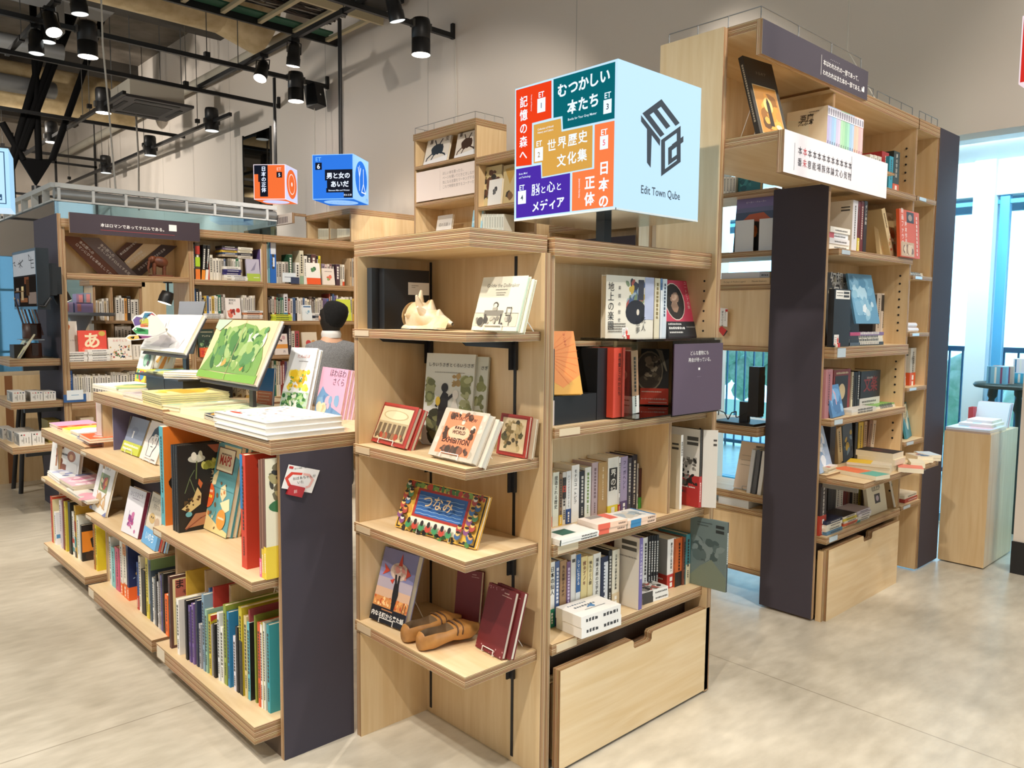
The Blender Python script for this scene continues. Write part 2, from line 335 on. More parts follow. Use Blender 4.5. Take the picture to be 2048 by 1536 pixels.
# ---- the low picture-book bookcase: three stepped units in a row
def low_unit(name, label, y0, y1, ztop, shelves, topx=1.198, endpanel=False, div=()):
    t = thing('low_bookcase', label, 'bookcase', (1.35, (y0+y1)/2, 0), 'low picture-book bookcases in a row')
    if endpanel:
        m = M(); m.ply((1.228, 2.462, 0), (1.508, 2.486, ztop-.05), 1, BIRCH, front=GREY); m.build('end_panel', t)
    M().ply((1.232, y0+.0265, .0), (1.25, y1, .09), 0, C('#5d4a38', .8)).build('plinth', t)
    M().ply((1.232, y1-.026, .09), (1.50, y1, ztop-.05), 1).build('side_panel', t)
    M().ply((1.44, y0+.027, .09), (1.46, y1-.027, ztop-.05), 0).build('back_panel', t)
    M().ply((topx, y0+.001, ztop-.05), (1.80, y1, ztop), 2, BIRCHY).build('top_board', t)
    for zb, zt, xf in shelves:
        s = M().ply((xf, y0+.027, zb), (1.44, y1-.028, zt), 2, BIRCHY).build('shelf', t)
        m = M(); m.box((xf-.003, y1-.13, zb+.008), (xf, y1-.045, zt-.006), C('#cfc3ae', .3)); m.build('label_holder', s)
    for ys, z0, z1 in div: M().ply((1.25, ys, z0), (1.44, ys+.018, z1), 1).build('divider', t)
    return t
lb1 = low_unit('a', 'nearest low picture-book case, dark grey end panel with a red and white tag', 2.462, 3.463, 1.131, ((.083, .145, 1.133), (.619, .652, 1.134)), endpanel=True, div=((2.93, .145, .50), (3.17, .145, .50)))
lb2 = low_unit('b', 'middle low picture-book case with a drawn face among its face-out books', 3.464, 4.465, 1.142, ((.083, .137, 1.133), (.494, .52, 1.133), (.828, .853, 1.12)))
lb3 = low_unit('c', 'farthest low picture-book case, lowest top, giraffe picture book on its middle shelf', 4.466, 5.38, .858, ((.125, .165, 1.133), (.545, .57, 1.133)), topx=1.15)

# ================================================================ the tall bookcase on the right, with the bridge over the aisle
rb = thing('tall_bookcase', 'tall birch bookcase at right with dark grey end panel and big notched drawer', 'bookcase', (4.3, 1.95, 0))
m = M(); m.ply((3.83, 1.836, .012), (3.853, 2.13, 2.216), 0, BIRCH, front=GREY); m.build('end_panel', rb)
for x, z1 in ((4.782, 2.63), (5.105, 2.63)): M().ply((x, 1.797, .01), (x+.022, 2.10, z1), 0).build('side_panel', rb)
M().ply((3.855, 2.085, .01), (5.10, 2.10, 2.63), 1).build('back_panel', rb)
m = M(); m.ply((3.76, 1.80, 2.256), (3.78, 2.085, 2.63), 0); m.build('divider', rb)
m = M(); m.ply((5.127, 1.79, .012), (5.455, 1.815, 2.69), 1, BIRCH, front=GREY); m.ply((5.127, 1.815, .012), (5.15, 2.10, 2.68), 0); m.build('far_end_panel', rb)
M().ply((3.70, 1.79, 2.63), (4.795, 2.10, 2.686), 2, BIRCHX).build('top_board', rb)
M().ply((4.808, 1.79, 2.628), (5.122, 2.10, 2.688), 2, BIRCHX).build('top_board', rb)
RZ = {}
for k, zb, zt, xa in (('s', 2.225, 2.256, 3.70), ('a', 1.868, 1.90, 3.856), ('b', 1.355, 1.412, 3.856), ('c', 1.015, 1.05, 3.856), ('d', .735, .765, 3.856), ('e', .41, .447, 3.856)):
    y0 = 1.785 if k != 'd' else 1.80
    s = M().ply((xa, y0, zb), (4.795, 2.085, zt), 2, BIRCHX).build('shelf', rb); RZ[k] = zt+.0006
    if k not in 'sd':
        m = M(); m.box((xa+.03, y0-.003, zb+.006), (xa+.12, y0, zt-.005), C('#bfd0dc', .25)); m.build('label_holder', s)
RN = []
for zb, zt in ((2.232, 2.258), (1.785, 1.808), (1.455, 1.478), (1.135, 1.158), (.812, .838), (.43, .455)):
    s = M().ply((4.81, 1.785, zb), (5.105, 2.085, zt), 2, BIRCHX).build('shelf', rb); RN.append(zt+.0006)
    m = M(); m.box((4.84, 1.782, zb+.004), (4.94, 1.785, zt-.004), C('#bfd0dc', .25)); m.build('label_holder', s)
c0 = at(1727.5, 968, 0, 3.86)
PULLY = c0.y
m = M(); m.ply((3.862, PULLY, .722), (at(1877, 922, 1, PULLY).x, 1.84, .752), 2, BIRCHX)
ps = m.build('pull_out_shelf', rb)
for x in (3.862, 4.74): m = M(); m.box((x, PULLY+.03, .70), (x+.013, 1.82, .722), STEEL); m.build('slide_rail', ps)
m = M()
for x in (4.7815,):
    for i in range(46):
        z = .5+.045*i
        if not any(abs(z-v) < .06 for v in RZ.values()): m.cyl((x, 1.845, z), (x-.0015, 1.845, z), .006, DARK, 8)
m.build('peg_hole', rb)
drawer(rb, 3.89, 4.79, 1.785, .0, .375, 4.36)
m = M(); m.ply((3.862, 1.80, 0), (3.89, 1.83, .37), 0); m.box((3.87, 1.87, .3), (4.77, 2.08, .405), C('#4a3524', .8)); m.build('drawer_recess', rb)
# bridge
br = thing('bridge_shelf', 'two-tier birch overhead shelf bridging the aisle to the tall grey-ended case', 'shelf', (3.2, 1.85, 2.2))
M().ply((2.783, 1.625, 2.642), (3.70, 2.065, 2.68), 2, BIRCHX).build('top_board', br)
M().ply((2.783, 1.524, 2.216), (3.70, 2.065, 2.253), 2, BIRCHX).build('shelf', br)
M().ply((3.70, 1.524, 2.216), (3.829, 1.784, 2.2245), 2, BIRCHX).build('filler_board', br)
M().ply((2.783, 2.045, 2.253), (3.70, 2.064, 2.642), 1).build('back_panel', br)
# signs on it
TXTW = C('#f2f0ee', .5)
sg = M().ply((2.752, 1.600, 2.537), (3.672, 1.6245, 2.664), 1, BIRCH, front=GREY).build('header_sign')
tag(sg, 'dark grey header board with two lines of white Japanese text at top right', 'sign')
XR, ZU = (1, 0, 0), (0, 0, 1)
def wr(parent, items, y, m_, n='lettering'):
    """items: (text, x, z, size[, opts]) written on a board facing -y"""
    b = M()
    for it in items:
        o = it[4] if len(it) > 4 else {}
        if it[0] == '|': b.box((it[1], y-.0008, it[2]), (it[1]+it[3], y, it[2]+o['h']), o.get('m', m_))
        else: b.text(it[0], (it[1], y-.0008, it[2]), XR, ZU, it[3], o.get('m', m_), o.get('b', 0), o.get('a', 'l'), o.get('v', False), o.get('s', 1.05), o.get('xs', 1))
    return b.build(n, parent)
def X16(px, py): return at(px, py, 1, 1.6).x
wr(sg, [('本はわれわれの一部であって、', 3.238, 2.603, .0252), ('われわれはまた本の一部である。', 3.238, 2.563, .0252), ('|', 3.222, 2.558, .0012, {'h': .08}),
        ('・ ・ ・ ・ ・ ・', 3.30, 2.632, .012), ('・ ・ ・', 3.42, 2.592, .012), ('|', 3.612, 2.567, .004, {'h': .017}), ('|', 3.618, 2.567, .004, {'h': .013}), ('|', 3.624, 2.567, .012, {'h': .023})], 1.600, TXTW)
sg = M().ply((2.752, 1.496, 2.091), (3.675, 1.5235, 2.245), 1, BIRCH, front=C('#dcd9df', .5)).build('header_sign')
tag(sg, 'white header board printed with twelve vertical two-character words', 'sign')
INK = C('#33303a', .6)
it = [('|', 2.83, 2.107, .001, {'h': .10}), ('|', 3.312, 2.125, .001, {'h': .10})]
for i, c in enumerate('番未意能場族体論文心気物'):
    x = 2.856+i*.0388
    it += [('本', x, 2.172, .033, {'m': C('#c04048', .6) if i == 1 else INK}), (c, x, 2.130, .033, {'m': C('#c04048', .6) if i == 1 else INK})]
wr(sg, it, 1.496, INK)
# wire rails on top of the tall cases
def wire_rail(label, pts, h=.045, posts=True):
    m = M()
    top = [Vector(p)+Vector((0, 0, h)) for p in pts]
    m.tube(top, .0022, STEEL, 5)
    for a, b in zip(pts, pts[1:]):
        a, b = Vector(a), Vector(b)
        for k in range(4): p = a.lerp(b, k/3); m.cyl(p, p+Vector((0, 0, h)), .0022, STEEL, 5)
    return tag(m.build('guard_rail', None, pts[0]), label, 'rail', 'thin wire guard rails on case tops')
wire_rail('thin wire rail along the top of the overhead bridge above the dark header', [(2.79, 2.05, 2.68), (2.79, 1.63, 2.68), (3.66, 1.63, 2.68)])
wire_rail('short wire rail on the tall bookcase top right of the dark header', [(3.75, 1.80, 2.686), (4.20, 1.80, 2.686)])
wire_rail('second short wire rail on the tall bookcase top', [(4.25, 1.80, 2.686), (4.72, 1.80, 2.686)])
wire_rail('wire rail over the narrow bay next to the grey far panel', [(4.82, 1.80, 2.688), (5.10, 1.80, 2.688)])

# ---- rack in the aisle, shelves facing left
rk = thing('aisle_rack', 'birch rack of staggered shelves behind the dark grey end panel, window light through it', 'shelf', (3.95, 2.5, 0))
RX = 3.86
def zr(px, py): return at(px, py, 0, RX).z
RKZ = {}
for k, (px, pt, pb) in dict(a=(1540, 376, 386), b=(1535, 500.5, 512), d=(1530, 858, 877), e=(1526, 993, 1008)).items():
    x0 = RX if k != 'd' else RX-.1
    zt, zb = at(px, pt, 0, x0).z, at(px, pb, 0, x0).z; RKZ[k] = zt+.0006
    M().ply((x0, 2.14, zb), (4.16, 2.95, zt), 2, BIRCHY).build('shelf', rk)
for k, (pt, pm, pb) in dict(c=(568, 579, 704), f=(1026, 1036, 1156)).items():
    zt, zb = zr(1530, pt), zr(1530, pb); RKZ[k] = zt+.0006
    s = M(); s.ply((RX, 2.14, zt-.03), (4.16, 2.95, zt), 2, BIRCHY); s.ply((RX, 2.14, zb), (4.16, 2.95, zb+.03), 2, BIRCHY); s.ply((RX+.01, 2.14, zb+.03), (RX+.03, 2.95, zt-.03), 0); s.build('closed_box', rk)
M().ply((4.165, 2.131, .0), (4.19, 2.30, 2.2), 0).build('rear_post', rk)
M().ply((3.9, 2.955, 0), (4.16, 2.98, 2.2), 1).build('side_panel', rk)

# ---- plinth by the window
pz = (at(1870, 868, 1, 1.79).z+at(1968, 872, 1, 1.52).z)/2
m = M(); m.box((5.46, 1.52, .008), (6.02, 1.785, pz), BIRCH)
PLZ = pz
tag(m.build('display_plinth'), 'plain birch block plinth at far right in front of the window', 'plinth')
# ================================================================ lit cube signs
def SG(h, e=.9): return C(h, .35, em=e)
XL, UPZ = (0, -1, 0), (0, 0, 1)
CX0, CX1, CY0, CY1, CZ0, CZ1 = 2.03, 2.50, 1.69, 2.172, 1.905, 2.379
cu = thing('lit_cube_sign', 'big lit cube sign with five coloured panels and a black cube logo', 'sign', ((CX0+CX1)/2, (CY0+CY1)/2, 1.81))
m = M(); LW = SG('#bcdff6', .9)
m.box((CX0, CY0, CZ0), (CX1, CY1, CZ1), LW); m.build('light_box', cu)
m = M(); m.box((2.235, 1.91, 1.8082), (2.275, 1.95, CZ0), BLACK); m.box((2.20, 1.88, 1.8082), (2.31, 1.98, 1.812), BLACK); m.build('post', cu)
m = M(); m.box((CX0+.012, CY0+.012, CZ0-.002), (CX1-.012, CY1-.012, CZ0-.0004), C('#9fb1bd', .12, .9))
m.build('mirror_base', cu)
def q(x, y): return at(980+x/3.84, 100+y/3.84, 0, CX0)-Vector((.0012, 0, 0))
def q2(x, y): return at(980+x/3.84, 100+y/3.84, 1, CY0)-Vector((0, .0012, 0))
def panel(pts, col): m = M(); m.poly([q(*p) for p in pts], SG(col, .8)); return m
TW = SG('#dcecfa', 1.0)
def ctext(m, s, x, y, px, col=TW, bold=.02, vert=False, step=1.05, al='c', xs=1):
    o = q(x, y); o.x -= .0006; m.text(s, o, XL, UPZ, px/3.84*(.00200), col, bold, al, vert, step, xs)
NUM = SG('#1d2530', 0)
def et(m, n, x, y, bx, by, col=NUM):
    ctext(m, 'ET', x, y-4, 50, bold=.015)
    a, b = q(bx-30, by-42), q(bx+30, by+50); m.box((a.x-.0006, min(a.y, b.y), min(a.z, b.z)), (a.x-.0004, max(a.y, b.y), max(a.z, b.z)), TW)
    o = q(bx, by+26); o.x -= .0009; m.text(n, o, XL, UPZ, 56/3.84*.00178, col, .015, 'c')
m = panel([(202, 310), (474, 234), (474, 523), (325, 562), (322, 882), (202, 896)], '#e6401c')
ctext(m, '記憶の森へ', 262, 432, 80, vert=True, step=1.13, bold=.016); et(m, '1', 397, 365, 397, 420)
for i, s in enumerate(('Forest of Memory',)):
    o = q(318, 345); o.x -= .0006; m.text(s, o, (0, 0, -1), (0, -1, 0), .0078, TW)
m.build('red_panel', cu)
m = panel([(489, 226), (964, 90), (958, 525), (562, 610), (558, 508), (489, 522)], '#0c6470')
for i, ch in enumerate('むつかしい'): ctext(m, ch, 558+i*82, 350-i*27, 92, bold=.03)
for i, ch in enumerate('本たち'): ctext(m, ch, 635+i*82, 478-i*25, 92, bold=.03)
o = q(600, 545); o.x -= .0006; m.text('Books for Your Gray Matter', o, XL, UPZ, .0112, TW, .005)
et(m, '3', 907, 372, 905, 430); m.build('teal_panel', cu)
m = panel([(337, 576), (546, 526), (551, 628), (790, 578), (786, 902), (403, 975), (400, 862), (337, 872)], '#d3a14d')
for i, ch in enumerate('世界歴史'): ctext(m, ch, 475+i*80, 770-i*22, 84, bold=.013)
for i, ch in enumerate('文化集'): ctext(m, ch, 550+i*80, 885-i*20, 84, bold=.018)
for s, y in (('Collection of World', 620), ('History and Culture', 645)): o = q(368, y); o.x -= .0006; m.text(s, o, XL, UPZ, .0095, TW, .003)
et(m, '2', 380, 742, 378, 798, SG('#8a6a2c', 0)); m.build('mustard_panel', cu)
m = panel([(202, 916), (392, 882), (396, 986), (617, 945), (615, 1240), (202, 1292)], '#4a2ea6')
for i, (ch, k) in enumerate((('脳', 84), ('と', 56), ('心', 80), ('と', 56))): ctext(m, ch, (352, 412, 470, 532)[i], 1108-i*12, k, bold=.016)
for i, ch in enumerate('メディア'): ctext(m, ch, 352+i*64, 1236-i*12, 76, bold=.03)
for s, y in (('Brain, Mind', 962), ('and Technology', 990)): o = q(225, y); o.x -= .0006; m.text(s, o, XL, UPZ, .0095, TW, .003)
et(m, '4', 248, 1080, 248, 1128); m.build('purple_panel', cu)
m = panel([(806, 574), (958, 543), (947, 1200), (630, 1238), (634, 942), (802, 912)], '#f77f4a')
ctext(m, '日本の', 878, 945, 86, vert=True, step=1.2, bold=.03); ctext(m, '正体', 768, 1058, 88, vert=True, step=1.18, bold=.03)
o = q(685, 990); o.x -= .0006; m.text('Japanese Identity', o, (0, 0, -1), (0, -1, 0), .0095, TW)
et(m, '5', 880, 655, 878, 706, SG('#d8475e', 0)); m.build('orange_panel', cu)
m = M(); LB = C('#2c3844', .4)
def stroke(m, pts, wd, col, f, closed=False):
    P = [Vector(p) for p in pts]
    for a, b in zip(P, P[1:]+(P[:1] if closed else [])):
        d = (b-a).normalized(); n = Vector((-d.y, d.x))*wd/2; d = d*wd/2*.9
        m.poly([f(*(a-d-n)), f(*(b+d-n)), f(*(b+d+n)), f(*(a-d+n))], col)
def para(o_, a_, b_, st): m.poly([q2(o_[0]+a_[0]*u+b_[0]*v, o_[1]+a_[1]*u+b_[1]*v) for u, v in st], LB)
EO, EA, EB = (1168, 487), (147, -109), (139, 183)
para(EO, EA, EB, [(0, 0), (1, 0), (1, 1), (.79, 1), (.79, .19), (.61, .19), (.61, .9), (.4, .9), (.4, .19), (.21, .19), (.21, 1), (0, 1)])
m.poly([q2(*p) for p in ((1158, 500), (1305, 688), (1302, 738), (1240, 655), (1232, 905), (1203, 865), (1203, 608), (1158, 550))], LB)
QO, QA, QB = (1312, 692), (150, -110), (0, 278)
for r in ((0, .2, 0, 1), (.2, 1, 0, .12), (.8, 1, .12, .34), (.8, 1, .50, 1), (.2, .8, .88, 1), (.55, 1.14, .34, .50), (.36, .55, .36, .84), (.55, .8, .72, .84)): para(QO, QA, QB, [(r[0], r[2]), (r[1], r[2]), (r[1], r[3]), (r[0], r[3])])
m.text('Edit Town Qube', q2(1155, 1098), XR, ZU, .0385, LB, .008, xs=.86)
m.build('cube_logo', cu)
m = M()
for a, b in (((CX0-.0008, CY0-.0008, CZ0-.003), (CX0+.004, CY1, CZ0+.003)), ((CX0, CY0-.0008, CZ0-.003), (CX1, CY0+.004, CZ0+.003))): m.box(a, b, C('#c9d6de', .3))
m.build('base_trim', cu)

def cube_sign(label, top, size, h, yaw, z0, faces, pole_top=4.52, white='#d9e4f8'):
    """hung cube; local -y face is the first, local +x face the second, local -z the third"""
    T = Matrix.Translation((top[0], top[1], z0)) @ Matrix.Rotation(yaw, 4, 'Z')
    t = thing('lit_cube_sign', label, 'sign', T=T); s = size/2
    m = M()
    def B(lo, hi, mm): m.box(lo, hi, mm, T)
    B((-s, -s, 0), (s, s, h), SG(white, .95)); m.build('light_box', t)
    if pole_top: m = M(); m.cyl(T @ Vector((0, 0, h)), (top[0], top[1], pole_top), .02, BLACK, 10); m.build('hanging_pole', t)
    F = [(T @ Vector((-s, -s-.001, 0)), T.to_3x3() @ Vector((1, 0, 0)), Vector((0, 0, 1)), T.to_3x3() @ Vector((0, -1, 0))),
         (T @ Vector((s+.001, -s, 0)), T.to_3x3() @ Vector((0, 1, 0)), Vector((0, 0, 1)), T.to_3x3() @ Vector((1, 0, 0))),
         (T @ Vector((-s, s, -.001)), T.to_3x3() @ Vector((1, 0, 0)), T.to_3x3() @ Vector((0, -1, 0)), Vector((0, 0, -1)))]
    for (o, ux, uy, n), items, nm in zip(F, faces, ('front_print', 'side_print', 'underside_print')):
        if not items: continue
        m = M()
        for k, it in enumerate(items):
            off = n*(.0007*(k+1))
            def f(u, v): return o+ux*(u*size)+uy*(v*(h if uy.z else size))+off
            if it[0] == 'r': _, u0, v0, u1, v1, c = it; m.poly([f(u0, v0), f(u1, v0), f(u1, v1), f(u0, v1)], SG(c, .9))
            elif it[0] == 'e': _, u, v, ru, rv, c = it; m.poly([f(u+ru*math.cos(i*math.pi/16), v+rv*math.sin(i*math.pi/16)) for i in range(32)], SG(c, .9))
            elif it[0] == 's': stroke(m, it[1], it[2], SG(it[3], 1), f)
            else:
                _, s_, u, v, sz, c, b, vert = it
                if vert == 's': m.text(s_, f(u, v), -uy, ux, sz*size, SG(c, 1), b)
                else: m.text(s_, f(u, v), ux, uy, sz*size, SG(c, 1), b, 'c', vert)
        m.build(nm, t)
    return t
fy = math.radians(217+90)  # the first face looks along azimuth 217
BL, ORG, NAV, WH = '#2f74dc', '#f5733a', '#171a26', '#dbe6fb'
cube_sign('blue lit cube sign numbered ET 6 hanging on a long black pole', (4.33, 7.23), .43, .44, fy, at(660, 399, 1, 7.2).z-.01,
    [[('r', .015, .015, .985, .985, BL), ('r', .31, .42, .985, .66, NAV), ('r', .36, .25, .985, .42, NAV), ('r', .34, .15, .985, .25, NAV), ('r', .77, .03, .985, .15, NAV), ('r', .08, .66, .24, .82, NAV),
      ('t', 'ET', .16, .85, .13, '#7fc0ff', 0, False), ('t', '6', .16, .685, .15, WH, .02, False), ('t', '男と女の', .64, .47, .145, WH, .03, False), ('t', 'あいだ', .68, .28, .15, WH, .03, False),
      ('t', 'Between Man and Woman', .66, .18, .048, WH, .01, False), ('t', '男女五事', .87, .07, .05, WH, 0, False)],
     [('r', .012, .012, .988, .988, '#9ccbff'), ('e', .5, .52, .38, .4, BL), ('s', [(.3, .75), (.38, .55), (.38, .25)], .03, WH), ('s', [(.46, .75), (.38, .55)], .03, WH), ('s', [(.38, .8), (.38, .55)], .02, WH), ('s', [(.62, .75), (.62, .42), (.5, .22), (.76, .22), (.62, .42)], .03, WH), ('t', 'ET6', .85, .06, .08, BL, 0, False)],
     [('r', 0, 0, 1, 1, BL), ('e', .5, .5, .4, .4, '#9ccbff'), ('t', '男と女のあいだ', .5, .48, .08, BL, 0, False)]], white='#8fc4ff')
cube_sign('orange lit cube sign numbered ET 5 hanging left of the blue cube', (4.78, 9.56), .41, .43, fy+.08, at(530, 398, 1, 9.5).z-.01,
    [[('r', .02, .02, .98, .98, ORG), ('r', .02, .72, .45, .98, NAV), ('r', .2, .08, .45, .98, NAV), ('r', .15, .5, .2, .72, NAV), ('r', .73, .62, .9, .78, NAV),
      ('t', 'ET', .81, .82, .13, '#ffd0c0', .01, False), ('t', '5', .815, .65, .14, WH, .02, False), ('t', '日本の正体', .325, .82, .15, WH, .03, True)],
     [('r', .012, .012, .988, .988, '#d8dcff'), ('e', .5, .5, .42, .42, ORG), ('e', .5, .5, .27, .3, '#ffe6dc'), ('e', .5, .5, .24, .27, ORG), ('e', .5, .5, .05, .06, '#ffffff')],
     [('r', 0, 0, 1, 1, ORG), ('e', .5, .5, .4, .4, '#d8dcff')]], white='#f4e6f0')
cube_sign('pale blue lit cube sign reading 個性で勝負する at the left edge', (.99, 5.98), .36, .36, math.radians(-15), at(30, 425, 1, 6.0).z,
    [[('r', .06, .06, .94, .94, '#3b5876'), ('r', .075, .075, .925, .925, '#b6ddf8'), ('t', '個性で', .5, .62, .16, '#1e2c40', .02, False), ('t', '勝負する', .5, .43, .16, '#1e2c40', .02, False), ('r', .2, .3, .8, .312, '#6b8aa6'), ('r', .8, .12, .88, .22, '#3b5876'), ('r', .815, .14, .865, .165, '#b6ddf8')],
     None, [('r', 0, 0, 1, 1, '#cfe9fb')]], white='#a9d6f6', pole_top=4.5)

# ================================================================ far bookcases
LY = 6.65
lc = thing('long_bookcase', 'long birch bookcase at left behind the low cases, dark header and painted strips', 'bookcase', (2.9, 6.8, 0))
LZ = {}
def zl(px, py, y=LY): return at(px, py, 1, y).z
posts = [(1.605, 1.63), (at(381, 500, 1, LY).x-.02, at(387, 500, 1, LY).x), (at(529, 500, 1, LY).x-.02, at(533, 500, 1, LY).x), (at(735, 500, 1, LY).x, at(740, 500, 1, LY).x)]
PX = [(a+b)/2 for a, b in posts]
M().ply((1.58, LY, .0), (1.605, 7.36, 2.285), 0, BIRCH, front=GREY).build('end_panel', lc)
for k, (a, b) in enumerate(posts): M().ply((a, LY, 0), (b, 7.0, 2.2 if k == 0 else 2.2), 0).build('side_panel', lc)
LZ['t'] = zl(455, 476)
for k, (x0, x1) in enumerate(((1.605, posts[1][0]), (posts[1][0], posts[2][0]), (posts[2][0], posts[3][1]))):
    zt = 2.2; M().ply((x0, LY-.02, zt-.01), (x1-.004, 7.0, zt+.05), 2, BIRCHX).build('top_board', lc)
for k, (x0, x1) in enumerate(((posts[0][1], posts[1][0]), (posts[1][1], posts[2][0]), (posts[2][1], posts[3][0]))):
    if k == 0: rows = [(zl(250, 550), zl(250, 560)), (zl(200, 723), zl(200, 736)), (zl(150, 804), zl(150, 818)), (.3, .33)]
    else: rows = [(zl(455, 561), zl(455, 571)) if k == 1 else (zl(620, 569), zl(620, 579)), (zl(455, 638), zl(455, 645)) if k == 1 else (zl(620, 642), zl(620, 649)), (zl(600, 709), zl(600, 716)), (zl(600, 790), zl(600, 797)), (.3, .33)]
    LZ[k] = [r[0] for r in rows]
    for zt, zb in rows: M().ply((x0, LY-.012, zb), (x1, 6.98, zt), 2, BIRCHX).build('shelf', lc)
    if k: M().ply((x0, 6.955, .02), (x1, 6.97, 2.19), 1).build('back_panel', lc)
    else:
        M().ply((x0, 6.955, LZ[0][0]), (x1, 6.97, 2.19), 1).build('back_panel', lc); M().ply((x0, 6.955, .02), (x1, 6.97, LZ[0][1]), 1).build('back_panel', lc)
hx0, hx1 = at(139, 440, 1, 6.58).x, at(399, 440, 1, 6.58).x
hz0, hz1 = at(139, 465, 1, 6.58).z, at(139, 424, 1, 6.58).z
sg = M().ply((hx0, 6.58, hz0), (hx1, 6.605, hz1), 1, BIRCH, front=C('#3d3038', .5)).build('header_sign')
tag(sg, 'dark plum header board reading 本はロマンであってテロルである。', 'sign')
b = M(); b.text('本はロマンであってテロルである。', (at(201, 453, 1, 6.58).x, 6.5792, at(201, 453, 1, 6.58).z), XR, ZU, .0305, TXTW, .01); o = at(201, 457, 1, 6.58)
b.box((o.x, 6.5785, o.z-.012), (o.x+.55, 6.58, o.z-.009), C('#a8444a', .5)); o = at(338, 462, 1, 6.58); b.box((o.x, 6.5785, o.z), (o.x+.06, 6.58, o.z+.05), TXTW); b.build('lettering', sg)
m = M(); m.box((hx0+.1, 6.605, hz0+.03), (hx0+.13, 6.65, hz1-.03), DARK); m.box((hx1-.15, 6.605, hz0+.03), (hx1-.12, 6.65, hz1-.03), DARK); m.build('sign_bracket', sg)
# diagonal painted strips in the top left compartment
def strip(pts, y, col, label, lines, ang):
    m = M(); P = [at(px, py, 1, y) for px, py in pts]
    m.poly(P, C(col, .6)); m.poly([p+Vector((0, .008, 0)) for p in reversed(P)], C(col, .6))
    for a, c_ in zip(P, P[1:]+P[:1]): m.poly([a, a+Vector((0, .008, 0)), c_+Vector((0, .008, 0)), c_], EDGE, [(0, 0), (0, .008), (1, .008), (1, 0)])
    o = tag(m.build('text_strip'), label, 'sign', 'slanted text strips in the top left compartment')
    b = M()
    for s, px, py, sz in lines:
        p = at(px, py, 1, y-.0006); d = Vector((math.cos(ang), 0, math.sin(ang)))
        b.text(s, p, d, (-d.z, 0, d.x), sz, TXTW)
    b.build('lettering', o); return o
c5 = lambda x, y: (x/4.267, 380+y/4.267)
strip([c5(985, 535), c5(1080, 447), c5(1225, 458), c5(1060, 605)], 6.90, '#55362e', 'short dark brown slanted strip rising to the right, behind the others', [('本は乱読のかなた', *c5(1030, 560), .022)], .72)
strip([c5(1060, 610), c5(1225, 458), c5(1375, 466), c5(1110, 680)], 6.895, '#e2cba8', 'cream slanted text strip between two dark ones', [('一冊のなかの物語', *c5(1075, 640), .022), ('本とのであい', *c5(1150, 620), .02)], .7)
strip([c5(1135, 690), c5(1375, 466), c5(1515, 478), c5(1200, 738), c5(1170, 738)], 6.89, '#43363a', 'darkest slanted text strip rising to the upper right above the elephant', [('かならず誰かに読まれる本', *c5(1185, 690), .024)], .7)
strip([c5(512, 387), c5(680, 402), c5(1035, 738), c5(860, 735)], 6.885, '#6d4233', 'red brown slanted text strip falling to the right', [('本の旅への', *c5(670, 445), .027), ('ロマンにひそむ革命としての花', *c5(640, 465), .026)], -.74)
strip([c5(680, 402), c5(845, 408), c5(1185, 740), c5(1035, 738)], 6.88, '#6c6064', 'grey brown slanted text strip falling to the right', [('本の旅への', *c5(850, 470), .027), ('よろこびをテロルとする花', *c5(830, 490), .026)], -.74)
# case beyond, with the pale header, and the insect-book case near the wall
def simple_case(label, x, y0, y1, zt, shelves, depth=.35, closed=True):
    t = thing('bookcase', label, 'bookcase', (x+depth/2, (y0+y1)/2, 0), 'tall cases along the back wall')
    M().ply((x, y0, 0), (x+depth, y0+.025, zt-.051), 1).build('side_panel', t); M().ply((x, y1-.025, 0), (x+depth, y1, zt-.051), 1).build('side_panel', t)
    M().ply((x+depth-.02, y0+.025, 0), (x+depth, y1-.025, zt-.05), 0).build('back_panel', t)
    M().ply((x-.01, y0, zt-.05), (x+depth, y1, zt+.01), 2, BIRCHY).build('top_board', t)
    for z in shelves: M().ply((x-.006, y0+.025, z-.03), (x+depth-.02, y1-.025, z), 2, BIRCHY).build('shelf', t)
    return t
IX = 4.66
def yi(px, py, x=IX): return at(px, py, 0, x).y
def zi(px, py, x=IX): return at(px, py, 0, x).z
ic = simple_case('tall birch case with two insect books on its top shelf', IX, yi(953, 300), yi(828, 300), zi(953, 238), (zi(953, 307), zi(950, 388), 1.9), .36)
iy0, iy1 = yi(953, 300), yi(828, 300)
m = M(); m.box((IX+.004, iy0+.03, zi(950, 385)), (IX+.012, iy1-.03, zi(953, 312)-.035), C('#e4d6cf', .6)); o = m.build('text_panel', ic)
b = M(); L_ = ('ほしい本を買ったら、', 'ページを開いてどきどきしながら、', '気になる言葉をマーキングする。', 'これで時間を旅するコーナーだ。')
for k, s in enumerate(L_): p = at(885, 350+k*9, 0, IX+.0035); b.text(s, p, XL, UPZ, .033, C('#8d8280', .7))
p = at(880, 345, 0, IX+.0035); b.box((p.x, p.y, p.z-.17), (p.x+.0005, p.y+.002, p.z+.02), C('#b9aaa5', .7)); b.build('lettering', o)
i2y0 = yi(1075, 300)
ic2 = simple_case('lower birch case stepping down right of the insect-book case', IX, i2y0, iy0-.005, zi(953, 318), (zi(960, 414), zi(1000, 470), 1.5), .36)
wire_rail('wire rail round the top of the insect-book case', [(IX+.34, iy1-.02, zi(953, 238)+.01), (IX, iy1-.02, zi(953, 238)+.01), (IX, iy0+.02, zi(953, 238)+.01), (IX+.34, iy0+.02, zi(953, 238)+.01)], .06)
ic3 = simple_case('tall birch cabinet with two rows of cream spines below the blue cube sign', 4.5, yi(702, 430, 4.5), yi(612, 430, 4.5), zi(702, 418, 4.5), (zi(700, 473, 4.5), 2.0, 1.6), .9)
